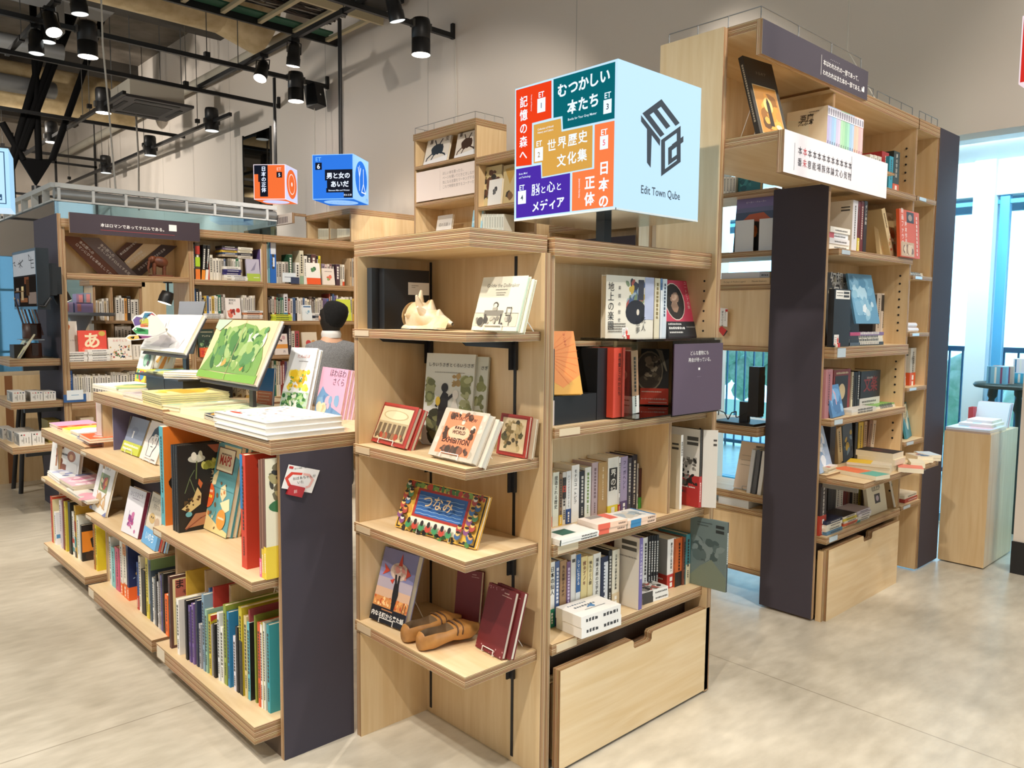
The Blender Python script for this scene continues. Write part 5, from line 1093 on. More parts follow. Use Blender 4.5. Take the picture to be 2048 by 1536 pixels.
# second shelf from the top
Fdark = [('b', 0, 0, 1, .45, ['#4a4d33', '#3a3a2a', '#6a6a48', '#2e2d22'], 40, .12, 3), ('b', .0, .4, .25, .75, ['#8a8f5a', '#a5a878', '#6f7448'], 22, .09, 5), ('b', .7, .35, 1, .8, ['#8a8f5a', '#b0b487', '#7a7f50'], 26, .09, 6), ('b', .52, .6, .8, .85, ['#b89a62', '#a58a55'], 10, .06, 7)]
o, T, w_, h_ = fo(K3, (448, 1322), (735, 1352), (660, 790), Z3, '#d9dcd4', 'picture book with large title しろいうさぎとくろいうさぎ behind the red boxes', tilt=7, t=.01, front=Fdark+[
    ('p', [(.30, .22), (.44, .2), (.5, .4), (.5, .56), (.4, .6), (.32, .5)], '#2b2725'), ('e', .42, .63, .07, .05, '#2b2725'), ('s', [(.34, .48), (.27, .43)], .05, '#2b2725'), ('s', [(.48, .5), (.58, .55)], .05, '#2b2725'),
    ('p', [(.56, .2), (.72, .2), (.72, .42), (.64, .54), (.58, .45)], '#ebe8e0'), ('e', .65, .56, .06, .05, '#ebe8e0'), ('e', .3, .48, .05, .05, '#d9b83c'),
    ('t', 'しろいうさぎとくろいうさぎ', .53, .86, .072, '#34322e', {'b': .012, 'x': 1.0}), ('l', .2, .82, .79, .018, '#8a8880')], scol='#4a4d33', spine_left=True)
T2 = T @ Matrix.Translation((w_*.23, .0115, .004)); face_book(T2, w_, h_-.01, .01, '#cfd3c8', 'second copy of the rabbit picture book showing its right edge behind', [('r', .75, 0, 1, 1, '#cfd3c8'), ('b', .72, .3, 1, .8, ['#8a8f5a', '#b0b487', '#7a7f50'], 16, .08, 8), ('b', .72, 0, 1, .3, ['#4a4d33', '#3a3a2a'], 8, .1, 9), ('t', 'さぎ', .93, .86, .072, '#34322e', {'b': .012})], scol='#4a4d33')
REDB = '#a8382f'
def theatre(front): return [('r', .05, .05, .95, .95, '#8d2f28'), ('r', .09, .09, .91, .91, '#d8c6a2')]+front
o, T, w_, h_ = fo(K3, (140, 1300), (350, 1352), (320, 1090), Z3, REDB, 'red glossy boxed book with a theatre front at left on the second shelf', tilt=24, t=.016, front=theatre([('e', .5, .72, .34, .12, '#b9a77f'), ('e', .5, .72, .3, .1, '#ddceaa'), ('r', .1, .1, .9, .55, '#b5a27e')]+[('r', .13+.13*i, .22, .21+.13*i, .5, '#6b5a44') for i in range(6)]+[('r', .1, .1, .9, .16, '#c9b68e'), ('b', .1, .1, .9, .3, ['#8a6a4a', '#a5452f', '#5d4a36'], 18, .05, 4)]), stand='white wire stand holding the left red boxed book')
T2 = T @ Matrix.Translation((.012, .018, .0)); face_book(T2, w_, h_-.002, .015, '#9c342c', 'second red boxed book leaning behind the theatre one', scol='#8d2f28')
o, T, w_, h_ = fo(K3, (490, 1382), (745, 1440), (760, 1125), Z3, '#c9bfae', 'orange and lace-patterned book lettered EXHIBITION in the middle of the second shelf', tilt=27, t=.026, front=[('b', 0, 0, 1, 1, ['#b8ad9a', '#d9d0c0'], 60, .05, 2), ('r', .12, .08, .88, .93, '#e08a62'), ('e', .5, .53, .24, .15, '#efbf9c'), ('t', 'SPECTACLE VIEW', .5, .78, .075, '#3a221c', {'b': .01}), ('t', 'EXHIBITION', .5, .31, .115, '#3a221c', {'b': .02}), ('l', .38, .62, .6, .05, '#5a3a2c'), ('t', 'WORLD', .5, .5, .08, '#3a221c', {'b': .01}), ('b', .14, .09, .86, .28, ['#4a3a30', '#8a5a44', '#5d4438'], 16, .06, 4), ('b', .14, .83, .86, .93, ['#4a3428', '#6b4634'], 8, .06, 5), ('b', .14, .35, .28, .75, ['#4a3428'], 8, .05, 6), ('b', .72, .35, .87, .75, ['#4a3428'], 8, .05, 7)], stand='white wire stand holding the orange EXHIBITION book', page=C('#d5cdbf'))
T2 = T @ Matrix.Translation((.028, .028, .0)); face_book(T2, w_-.01, h_-.006, .02, '#d3cbbd', 'second lace-patterned book leaning behind the EXHIBITION one', scol='#b8ad9a', page=C('#d5cdbf'))
o, T, w_, h_ = fo(K3, (893, 1378), (1062, 1410), (1010, 1150), Z3, REDB, 'red boxed book with a wooded avenue picture at right on the second shelf', tilt=10, t=.012, front=theatre([('b', .1, .1, .9, .9, ['#7a6a44', '#5d5a3c', '#a58f62', '#4a4434', '#b8a67c'], 60, .12, 7), ('p', [(.45, .6), (.55, .6), (.7, .1), (.3, .1)], '#c9b68e'), ('r', .42, .62, .58, .78, '#d9c9a4')]))
T2 = T @ Matrix.Translation((.016, .014, .0)); face_book(T2, w_, h_-.004, .012, '#b9a48c', 'second red boxed book behind the wooded avenue one', scol='#8d2f28')
# third shelf
FACES = []
rr = random.Random(5)
for (u, v) in [(.04+.045*(i % 2), .9-.1*i) for i in range(8)]+[(.88+.05*(i % 2), .86-.095*i) for i in range(8)]+[(.8, .3), (.8, .17), (.95, .16), (.13, .75)]:
    FACES += [('e', u, v-.03, .034, .07, rr.choice(['#a5433a', '#3a5f8a', '#4a7a50', '#7d4a78'])), ('e', u, v+.02, .024, .045, rr.choice(['#e0b46a', '#c98f4a', '#d8d2c6'])), ('e', u, v+.045, .024, .025, '#2a2220')]
for i in range(7): FACES += [('e', .2+.085*i, .12, .034, .07, ['#3f8a58', '#b8402f'][i % 2]), ('e', .2+.085*i, .2, .02, .06, '#2a2220')]
o, T, w_, h_ = fo(K4, (305, 468), (800, 612), (650, 228), Z2, '#d9a944', 'wide painted picture book つなみ with a crowd of faces on the third shelf', tilt=22, t=.012, front=[('r', .015, .02, .985, .98, '#2c2622'), ('r', .03, .05, .97, .95, '#ddb04c'), ('b', .03, .86, .97, .99, ['#4a7a3c', '#b8402f', '#7a9a4a', '#8d3a30'], 46, .028, 6), ('b', .03, .0, .97, .1, ['#4a7a3c', '#c9a03c', '#2c2622'], 36, .03, 8), ('b', .03, .1, .17, .9, ['#d9a944', '#c98f3a', '#8d6a2c'], 20, .04, 9), ('r', .17, .3, .82, .87, '#a8322c'), ('r', .2, .35, .79, .82, '#2f5fa0')]+[('s', [(.21+.05*j, .38+.07*i+.012*(j % 2)) for j in range(12)], .004, '#9cc0e0') for i in range(6)]+[('r', .17, .1, .82, .29, '#e6e0d0')]+FACES+[('t', 'つなみ', .5, .53, .125, '#d9b98a', {'b': .008})], stand='white wire stand holding the つなみ picture book')
# lowest shelf
K = K4
o, T, w_, h_ = fo(K4, (152, 1030), (358, 1112), (400, 622), Z1, '#8a86a8', 'book with a red fish held aloft by a dark figure, lowest corner shelf', tilt=17, t=.026, front=[('r', 0, .52, 1, 1, '#8483ad'), ('r', 0, .4, 1, .6, '#a79ca8'), ('r', 0, .33, 1, .46, '#c9a58a'), ('r', 0, .2, 1, .34, '#c9854a'), ('b', 0, .2, 1, .36, ['#b5532f', '#e0a05a', '#d97a3c', '#f0c48a'], 60, .035, 4), ('e', .56, .72, .26, .12, '#c9b4a8'), ('b', .34, .62, .8, .82, ['#d8c0ae', '#b89a8c', '#c9847a'], 22, .06, 6), ('p', [(.5, .8), (.56, .97), (.62, .8)], '#c2432f'), ('p', [(.3, .7), (.1, .78), (.16, .7), (.1, .62)], '#c2432f'), ('p', [(.76, .8), (.9, .72), (.78, .66)], '#c2432f'), ('p', [(.36, .58), (.48, .62), (.44, .54)], '#b83a2a'), ('p', [(.5, .55), (.62, .56), (.66, .42), (.62, .2), (.54, .2), (.5, .42)], '#1d1b1e'), ('s', [(.54, .54), (.5, .66)], .05, '#1d1b1e'), ('s', [(.6, .54), (.6, .66)], .05, '#1d1b1e'), ('r', 0, 0, 1, .2, '#17181f'), ('t', '内なる町から来た話', .5, .075, .105, '#eceae4', {'b': .02}), ('l', .3, .62, .165, .03, '#c98a5a'), ('s', [(.85, .2), (.88, .34)], .01, '#2a2426'), ('s', [(.93, .2), (.94, .33)], .01, '#2a2426')], scol='#17181f', stand='white wire stand holding the red fish book')
CL = noisy('clog_wood', '#8a5a2c', '#c08a4a', 9, .4); CLD = noisy('clog_wood_worn', '#6b5238', '#9a8060', 12, .6)
def clog(p, yaw, label):
    T = Matrix.Translation(p) @ Matrix.Rotation(yaw, 4, 'Z')
    t = thing('wooden_clog', label, 'clog', T=T, group='pair of carved wooden clogs'); L = .235
    # sections along x: heel 0 to toe L
    secs = [(0, .018, .004, .052), (.012, .03, .001, .062), (.05, .037, 0, .066), (.09, .037, .010, .062), (.12, .038, .014, .066), (.15, .041, .008, .072), (.185, .04, .006, .066), (.21, .032, .014, .054), (.228, .018, .026, .048), (.238, .005, .036, .046)]
    n = 16; m = M(); vs = []
    for x, w, z0, z1 in secs:
        for i in range(n):
            a = 2*math.pi*i/n; cs, sn = math.cos(a), math.sin(a)
            vs.append(T @ Vector((x, w*math.copysign(abs(cs)**.75, cs), (z0+z1)/2+(z1-z0)/2*math.copysign(abs(sn)**.8, sn))))
    fs = []
    for k in range(len(secs)-1):
        for i in range(n):
            if not (1 <= k <= 3 and 2 <= i <= 5): fs.append((k*n+i, k*n+(i+1) % n, (k+1)*n+(i+1) % n, (k+1)*n+i))
    fs += [tuple(reversed(range(n))), tuple((len(secs)-1)*n+i for i in range(n))]
    m.faces(vs, fs, CL, True); m.build('clog_body', t)
    # hollow for the foot: walls and floor seen through the opening
    m = M(); ring = [(1, 2), (1, 6), (2, 6), (3, 6), (4, 6), (4, 2), (3, 2), (2, 2)]
    top = [vs[k*n+i] for k, i in [(1, 2), (1, 3), (1, 4), (1, 5), (1, 6), (2, 6), (3, 6), (4, 6), (4, 5), (4, 4), (4, 3), (4, 2), (3, 2), (2, 2)]]
    I = T.inverted(); bot = []
    for v in top:
        l = I @ v; bot.append(T @ Vector((.02+(l.x-.012)*.95, l.y*.8, .02)))
    for a in range(len(top)): b = (a+1) % len(top); m.poly([top[a], top[b], bot[b], bot[a]], CLD, sm=True)
    m.poly(list(reversed(bot)), CLD); m.build('foot_hollow', t)
    m = M()
    for k in range(2):
        pts = [T @ Vector((.128+.02*k+.004*math.sin(i), .042*math.cos(math.pi*i/10), .036+.037*math.sin(math.pi*i/10)+.002)) for i in range(11)]
        m.tube(pts, .0025, C('#4b2f18', .5), 6)
    m.tube([T @ Vector((.128+.04*i/6*1.4, .042-.012*abs(i-3)/3, .05)) for i in range(7)], .0018, C('#4b2f18', .5)); m.build('carved_strap', t)
    return t
a = at(*K4(450, 1235), 2, Z1); b = at(*K4(775, 1150), 2, Z1); d = b-a; yw = math.atan2(d.y, d.x)
clog((a.x, a.y, Z1), yw, 'nearer brown wooden clog on the lowest corner shelf')
bk = Vector((-math.sin(yw), math.cos(yw), 0))
p = at(*K4(400, 1195), 2, Z1); clog((a.x+bk.x*.088-.012, a.y+bk.y*.088, Z1), yw+.06, 'farther wooden clog half hidden behind the nearer one')
RD = '#6e1f22'
def redb(T, w, h, t, lab): return face_book(T, w, h, t, RD, lab, [('l', .62, .78, .93, .03, '#c9a59a'), ('l', .62, .9, .895, .02, '#c9a59a')], spine_left=True, page=C('#e9e2d2'))
o, T, w_, h_ = fo(K4, (665, 1075), (815, 1110), (770, 738), Z1, RD, 'dark red book standing back against the wall, left of the two front red books', tilt=8, t=.02, front=[('l', .62, .78, .93, .03, '#c9a59a'), ('l', .6, .9, .89, .02, '#c9a59a')], page=C('#e9e2d2'))
o, T, w_, h_ = fo(K4, (800, 1205), (962, 1290), (1000, 845), Z1, RD, 'dark red shiny book in front at right on the lowest corner shelf', tilt=16, t=.016, front=[('l', .62, .78, .93, .03, '#d9b5aa'), ('l', .55, .9, .89, .02, '#d9b5aa'), ('b', .0, .0, 1, .12, ['#b9898a'], 14, .02, 2), ('b', .0, .9, .6, 1, ['#b9898a'], 10, .02, 3)], page=C('#e9e2d2'), stand='white wire stand behind the front red book')
T2 = T @ Matrix.Translation((.022, .0175, .006)); redb(T2, w_, h_, .016, 'second dark red book leaning just behind the front red one')
# ================================================================ books of the low picture-book cases (spines face left)
K1 = Crop(70, 800, 3.072); K2 = Crop(160, 1040, 3.339); KB = Crop(60, 940, 5.12); KA = Crop(0, 640, 4.8); K8 = Crop(260, 600, 4.452); KC = Crop(0, 820, 6.982)
def spots(cols, n=12, sz=.12, sd=1, box=(0, 0, 1, 1)): return [('b', *box, cols, n, sz, sd)]
LW1 = dict(parts=True)
row(K2, .145, ((605, 862), (1262, 1285)), [
    (600, 613, 386, '#5a3a34', 'brown-framed', dict(w=.21, right=[('r', .05, .04, .95, .96, '#e9d9a8'), ('r', .1, .06, .9, .64, '#8a9a78'), ('r', .1, .7, .9, .94, '#b9685a'), ('t', 'まよなか', .5, .83, .2, '#2a2022', {'b': .02}), ('t', 'モーリス', .45, .73, .11, '#3a2a2a')]+spots(['#c9b48a', '#5a6a8a', '#a5543f', '#dfd2b0'], 16, .12, 4, (.1, .08, .9, .62)), lab='brown-framed picture book まよなか at left on the bottom shelf of the nearest low case')),
    (652, 667, 536, '#e9e7e4', 'white', dict(w=.19, right=[('r', .2, .9, .5, .95, '#3a3836'), ('s', [(.2, .6), (.5, .7), (.8, .6), (.6, .4), (.7, .2)], .02, '#6a5a66')])), (707, 719, 545, '#1d1c1f', 'black', {}), (732, 745, 580, '#5d4a8a', 'purple', {}), (753, 766, 566, '#77609c', 'violet', {}),
    (779, 792, 545, '#26304a', 'navy', dict(right=[('b', .0, .1, .6, .6, ['#9aa4ae', '#c6cbd0'], 6, .2, 3)])), (800, 812, 700, '#a3a4ad', 'pale grey', {}), (824, 838, 506, '#7f9db4', 'blue-grey and navy', dict(right=[('r', 0, 0, 1, .82, '#1f2a4a'), ('t', 'わ', .8, .86, .12, '#7a3a3a')]+spots(['#b9c6d2', '#dfe3e8'], 6, .16, 7, (0, .2, .7, .6)))),
    (842, 855, 604, '#8fb6a4', 'grey-green', {}), (866, 881, 642, '#c9b430', 'red-yellow-blue', dict(right=[('p', [(0, 1), (.4, 1), (0, .9)], '#b8382f'), ('p', [(.4, 1), (1, 1), (1, .92)], '#3a4f9a'), ('r', 0, 0, 1, .86, '#c6c6cb')])), (893, 906, 700, '#1b1a1c', 'black', {}),
    (925, 938, 626, '#d9dde0', 'white dotted', {}), (945, 960, 720, '#e6e6e0', 'white', {}), (967, 984, 576, '#8a9a3c', 'olive green', dict(w=.25)), (990, 1004, 622, '#2f7fb0', 'bright blue', dict(right=spots(['#d9e2e6'], 5, .1, 3))), (1030, 1044, 782, '#d6d4e0', 'pale lilac', {}), (1046, 1060, 720, '#232126', 'black starred', dict(right=spots(['#d8d4c8'], 16, .03, 3))),
    (1070, 1090, 590, '#c2b22e', 'mustard', dict(w=.27, sp=[('r', 0, 0, 1, .62, '#26241f')])), (1104, 1121, 650, '#cfbf8a', 'sand', dict(w=.27)), (1124, 1140, 690, '#63b0bd', 'turquoise', dict(right=[('r', 0, 0, 1, 1, '#1d1c1d'), ('t', 'お', .35, .3, .25, '#d9602c'), ('b', .5, .05, .9, .25, ['#8a5a3a'], 4, .2, 2)])),
    (1194, 1209, 692, '#d95a30', 'orange-red', {}), (1211, 1224, 704, '#ecebe6', 'white', {}), (1230, 1243, 690, '#dfe2d8', 'white and green', {}), (1255, 1272, 706, '#3fa0ae', 'teal and yellow', dict(right=[('b', .2, .1, 1, .5, ['#2a1f1c', '#3f2c24'], 6, .3, 4), ('r', .2, .8, .8, .9, '#e09a3c')]))],
    'on the bottom shelf of the nearest low case', axis=0, lim=(1.16, 1.30), group='picture books on the bottom shelf of the nearest low case')
# wide flat files standing behind at the right of the same shelf
for i, (y, h, col, lab) in enumerate(((2.70, .335, '#a34a50', 'tall rose-red picture book rising at the back near the end panel'), (2.655, .325, '#7d8a34', 'tall olive picture book rising behind the teal one'), (2.60, .315, '#bfae2a', 'tall mustard-yellow picture book nearest the end panel'), (3.02, .335, '#b23a34', 'tall red picture book rising at the back, middle of the bottom shelf'), (3.06, .32, '#3a5f94', 'tall blue picture book at the back, left of the red one'), (3.30, .33, '#c9a43c', 'tall yellow picture book rising at the back left of the bottom shelf'))):
    book(Matrix.Translation((1.215, y, .1455)) @ Matrix.Rotation(-math.pi/2, 4, 'Z'), .012, .215, h, col, lab, group='tall picture books at the back of the bottom shelf')
row(K2, .137, ((208, 430), (585, 775)), [
    (203, 213, 120, '#dfe6e6', 'white', {}), (216, 238, 190, '#7fc0c4', 'aqua', {}), (241, 266, 190, '#c95a78', 'pink', {}), (275, 290, 150, '#e6e3da', 'white orange-footed', dict(band=('#e5702c', .22))), (297, 315, 150, '#e9e4d6', 'cream orange-footed', dict(band=('#e5702c', .25), sp=[('r', 0, .75, 1, .95, '#d98a4a')])),
    (318, 330, 178, '#1f2f5e', 'dark blue', dict(w=.2, band=('#e8682c', .24), right=spots(['#9ab0c8', '#dfe6ee', '#e0b84a'], 16, .05, 4)+[('s', [(.5, .3), (.6, .5), (.55, .62)], .06, '#c9b8a0')])), (386, 396, 290, '#2f5aa0', 'blue and red', dict(band=('#b8382f', .3))), (400, 413, 250, '#ece7da', 'ivory', {}), (416, 440, 340, '#171719', 'thick black', {}),
    (447, 462, 262, '#d8c84a', 'yellow and white', dict(right=[('r', 0, .25, 1, 1, '#dfe6e2')]+spots(['#2a2826', '#c8402f', '#6a9a4a', '#e6e0c8'], 20, .1, 6))), (470, 482, 258, '#4c5c6e', 'slate', dict(w=.24, right=[('r', 0, .8, 1, 1, '#8fae7a')]+spots(['#6f8296', '#d8dde2'], 10, .05, 3))), (490, 500, 390, '#e2e2de', 'slim white', {}), (502, 510, 400, '#8a8f96', 'slim grey', {}), (512, 521, 372, '#242428', 'slim black', {}), (523, 531, 420, '#d4d4d8', 'pale', {}), (533, 543, 360, '#a8a2a0', 'grey-brown', {}), (545, 553, 375, '#6a66a0', 'periwinkle', {}), (556, 568, 365, '#1c1c1f', 'black titled', {}), (573, 592, 505, '#ea6a26', 'orange', dict(w=.17))],
    'on the bottom shelf of the middle low case', axis=0, lim=(1.16, 1.32))
row(KB, .165, ((232, 740), (700, 1040)), [
    (226, 244, 285, '#c84a2c', 'red-orange', dict(w=.22, right=[('r', 0, 0, .9, .95, '#d9cfa4')])), (258, 275, 440, '#e4e6ea', 'white and blue', dict(right=[('r', 0, .2, 1, .32, '#4f8fc0')])), (316, 332, 322, '#d5cdd8', 'lilac-white', {}), (346, 360, 300, '#7a2a2c', 'dark red', {}), (364, 380, 335, '#c9b83a', 'yellow', {}), (405, 428, 340, '#23241d', 'black-green', dict(w=.2)),
    (444, 462, 440, '#e6e3dc', 'white block-coloured', dict(sp=[('r', 0, .1, 1, .2, '#3a8a90'), ('r', 0, .3, 1, .4, '#c8402f')])), (468, 484, 378, '#c9a43c', 'multicoloured', dict(sp=[('r', 0, .5, 1, .7, '#a8352c'), ('r', 0, .2, 1, .4, '#2f8f96'), ('r', 0, 0, 1, .12, '#3a3a3a')])), (490, 512, 480, '#dfe4dc', 'white-teal', {}), (527, 540, 575, '#211f20', 'black and orange', dict(w=.17, right=[('r', 0, .25, 1, .82, '#e08a2c'), ('p', [(.3, .35), (.25, .6), (.5, .72), (.75, .6), (.7, .35)], '#23211f'), ('e', .5, .5, .14, .09, '#6a6662')]+spots(['#7a3c22', '#3c2a22'], 4, .3, 3, (0, 0, 1, .24)))), (657, 670, 570, '#b0763c', 'brown', {}), (678, 694, 560, '#d6c22c', 'bright yellow', dict(w=.12))],
    'on the bottom shelf of the farthest low case', axis=0, lim=(1.16, 1.32))
# middle shelf of the nearest case
ZM = .652
row(K1, ZM, ((790, 768), (1395, 1090)), [
    (778, 801, 168, '#57a8b4', 'teal', dict(w=.2, lab='tall teal-spined book with orange tiger cover on the nearest middle shelf', right=[('r', 0, 0, 1, 1, '#e07a2a'), ('b', 0, .3, 1, .8, ['#1f1a17'], 12, .2, 6)], hard=False)),
    (848, 859, 280, '#1d1d1f', 'black', dict(w=.2, lab='first of three slim black animal encyclopedias')), (861, 871, 282, '#202022', 'black', dict(w=.2, lab='second of three slim black animal encyclopedias')),
    (873, 886, 285, '#1a1a1c', 'black', dict(w=.225, lab='third slim black encyclopedia with birds, fruit and lizard on its cover', right=[('e', .35, .83, .16, .045, '#c9cdc2'), ('e', .3, .86, .05, .05, '#e6e6dc'), ('e', .42, .87, .04, .05, '#d8dccc'), ('p', [(.55, .98), (.95, .97), (1, .9), (.7, .88)], '#a5604a'), ('b', .4, .68, .95, .84, ['#a8a94a', '#8a8f38', '#c4c46a'], 22, .07, 4), ('s', [(.35, .8), (.33, .6)], .02, '#6a7a4a'), ('s', [(.12, .45), (.22, .62), (.3, .7)], .015, '#6a7a5a'), ('s', [(.3, .45), (.22, .6)], .015, '#6a7a5a'), ('p', [(.38, .6), (.45, .54), (.41, .48), (.36, .54)], '#c96a3a'), ('p', [(.05, .27), (.25, .36), (.35, .5), (.42, .42), (.4, .3), (.2, .22)], '#d9c48a'), ('b', .08, .23, .42, .42, ['#5a4428'], 14, .03, 3), ('p', [(.1, .04), (.3, .2), (.6, .2), (.75, .42), (.82, .36), (.68, .12), (.5, .06)], '#b07a5a'), ('s', [(.12, .03), (.4, .14), (.68, .2)], .02, '#8a4a3a'), ('e', .18, .2, .06, .03, '#6ab4c4'), ('t', '35億', .72, .63, .11, '#c9b08a', {'b': .01}), ('t', 'スーパー', .78, .55, .1, '#c9b08a', {})])),
    (1272, 1304, 340, '#c8402a', 'red', dict(w=.15, lab='thick red book with white title standing right of MAPS', sp=[('r', 0, .52, .5, 1, '#2f77b0')], right=[('e', .5, .9, .22, .05, '#8a2418'), ('e', .5, .76, .2, .06, '#8a2418'), ('e', .5, .62, .2, .05, '#9a2c1c'), ('t', '足元に見とれもいた', .72, .36, .2, '#f2ece2', {'v': True, 'b': .02}), ('t', '驚く', .6, .05, .22, '#f0c83c', {'b': .02})], hard=True)),
    (1384, 1396, 372, '#7a5648', 'brown', dict(w=.2, lab='first slim brown book left of the botanical cover', fine=False, band=('#e2689a', .16))), (1398, 1410, 368, '#8a6454', 'brown', dict(w=.2, lab='second slim brown book left of the botanical cover', fine=False, band=('#d9b93c', .25))),
    (1412, 1425, 366, '#6f4f44', 'brown', dict(w=.215, lab='slim book with botanical cover and yellow band beside the end panel', fine=False, right=[('r', 0, 0, 1, 1, '#e3dcc2'), ('b', 0, .62, 1, 1, ['#3a3428', '#6a6248', '#a59a6a', '#20201c'], 40, .1, 3), ('e', .35, .6, .3, .06, '#2f6a3c'), ('r', .3, .3, .7, .6, '#e8ece6'), ('p', [(.4, .25), (.8, .4), (.7, .22)], '#2f6a3c')], band=('#e4c638', .27)))],
    'mid', axis=0, lim=(1.16, 1.34), group='standing books on the nearest middle shelf')
MAPF = [('r', 0, 0, 1, 1, '#5f9aa0'), ('p', [(0, .72), (.12, .95), (.3, 1), (0, 1)], '#ddc88e'), ('p', [(.42, .98), (1, .98), (1, .86), (.8, .9), (.6, .84)], '#ddc88e'), ('p', [(0, 0), (1, 0), (1, .05), (.6, .1), (.3, .16), (.12, .3), (0, .3)], '#e0ca8c'), ('p', [(.25, .62), (.4, .7), (.36, .52), (.22, .5)], '#e6d6a4'), ('p', [(.55, .5), (.7, .56), (.78, .44), (.68, .36), (.58, .42)], '#e0d2a4'), ('p', [(.62, .34), (.9, .42), (.96, .3), (.8, .24)], '#e8dcae'), ('s', [(0, .5), (1, .49)], .006, '#4a8288'), ('b', .05, .02, .95, .6, ['#c9824a', '#7a5a3a', '#e6d8a8', '#8ab0a4'], 22, .035, 5),
        ('r', .28, .68, .86, .95, '#6a3a2a'), ('r', .3, .69, .84, .94, '#e8dcbc'), ('t', 'MAPS', .57, .76, .205, '#b83a2c', {'b': .03, 'x': .8}), ('l', .4, .74, .87, .03, '#6a4a3a'), ('e', .2, .38, .2, .14, '#e0602c'), ('l', .06, .32, .42, .05, '#f4e6c8'), ('l', .05, .34, .36, .05, '#f4d84a'), ('e', .75, .17, .15, .11, '#e8943c'), ('l', .65, .85, .17, .04, '#f4e6c8')]
o, T, w_, h_ = fo(K1, (1002, 770), (1172, 850), (1200, 268), ZM, '#5f9aa0', 'teal world-map picture book lettered MAPS leaning on the nearest middle shelf', tilt=12, t=.022, front=MAPF)
T2 = T @ Matrix.Translation((.006, .0235, .002)); face_book(T2, w_, h_-.004, .02, '#4f878d', 'second copy of MAPS leaning behind the first')
T3 = T @ Matrix.Translation((.03, .047, 0)); face_book(T3, w_*.9, h_*.62, .012, '#d9a05a', 'tan picture book partly hidden behind the MAPS copies', [('b', 0, 0, 1, 1, ['#c98a4a', '#e0b878', '#8a5a34', '#e6c23c'], 16, .14, 3)])
# face-out books of the middle case
o, T, w_, h_ = fo(KA, (1160, 1250), (1320, 1312), (1395, 945), .853, '#8a93a8', 'grey-blue book with a white fountain and yellow-green band on the middle case', tilt=20, t=.018, front=[('e', .42, .62, .2, .12, '#7d869c'), ('r', .35, .42, .42, .6, '#e4e6ea'), ('e', .385, .6, .05, .02, '#e4e6ea')], band=('#c2c83c', .3), stand='white wire stand of the fountain book')
FACE = [('p', [(.3, .12), (.28, .35), (.2, .5), (.28, .62), (.34, .8), (.5, .9), (.7, .84), (.76, .66), (.74, .4), (.62, .24), (.6, .12)], '#2a2826'), ('p', [(.33, .13), (.31, .37), (.24, .5), (.31, .6), (.5, .7), (.72, .68), (.71, .42), (.6, .27), (.57, .13)], '#e6e0da'), ('s', [(.42, .58), (.43, .52)], .025, '#2a2826'), ('s', [(.6, .6), (.61, .54)], .025, '#2a2826'), ('s', [(.5, .52), (.49, .44), (.53, .43)], .012, '#2a2826'), ('s', [(.44, .37), (.56, .37)], .014, '#2a2826'), ('s', [(.38, .63), (.46, .65)], .014, '#2a2826'), ('s', [(.58, .66), (.66, .66)], .014, '#2a2826'), ('l', .7, .92, .06, .03, '#6a6662')]
o, T, w_, h_ = fo(KA, (1335, 1322), (1488, 1388), (1530, 985), .853, '#e4dcd6', 'pale book with a black line drawing of a face on the middle case', tilt=20, t=.022, front=FACE, stand='white wire stand of the drawn-face book')
o, T, w_, h_ = fo(KA, (1082, 1195), (1185, 1235), (1180, 905), .853, '#b5b7a4', 'black and grey patterned book left of the fountain book', tilt=14, t=.016, front=[('b', 0, .45, 1, 1, ['#2a2c28', '#e4e2d8', '#6a6c62'], 34, .06, 4), ('t', 'しん', .4, .3, .18, '#2a2a28')])
book(Matrix.Translation((1.245, at(*KA(1085, 1100), 0, 1.245).y, .8535)) @ Matrix.Rotation(-math.pi/2, 4, 'Z'), .012, .16, .235, '#5f5a78', 'purple-grey upright book at the left end of the middle case upper shelf', spine=[('L', .5, .9, .3, .4, '#dcd8e0')])
book(Matrix.Translation((1.225, at(*KA(925, 1000), 0, 1.225).y, .8535)) @ Matrix.Rotation(-math.pi/2, 4, 'Z'), .012, .15, .275, '#e8e2e2', 'white book with red print standing at the left edge of the middle case', spine=[('L', .5, .95, .1, .5, '#c8605a')], hard=False)
m = M(); y0_, y1_ = at(*K1(770, 600), 0, 1.36).y, at(*K1(440, 600), 0, 1.36).y
m.box((1.36, y0_, .521), (1.372, y1_, .80), GREY); pc = m.build('message_board', None, (1.36, y0_, .52)); tag(pc, 'dark grey panel with columns of white text and an arched hole behind the face-out books', 'sign')
m = M()
for i, px in enumerate((490, 503, 520, 533)): o = at(*K1(px, 460), 0, 1.36); m.text('本とあそぶまちのことばの森のなかへ'[i:i+13], (1.3592, o.y, .765), XL, UPZ, .0125, TXTW, 0, 'c', True, 1.25)
ya = at(*K1(590, 500), 0, 1.36).y; m.poly([(1.3594, ya-.05, .52), (1.3594, ya+.05, .52)][::-1]+[(1.3594, ya+.05*math.cos(math.pi*i/10), .68+.06*math.sin(math.pi*i/10)) for i in range(11)][::-1], C('#2a2016', .8)); m.build('lettering', pc)
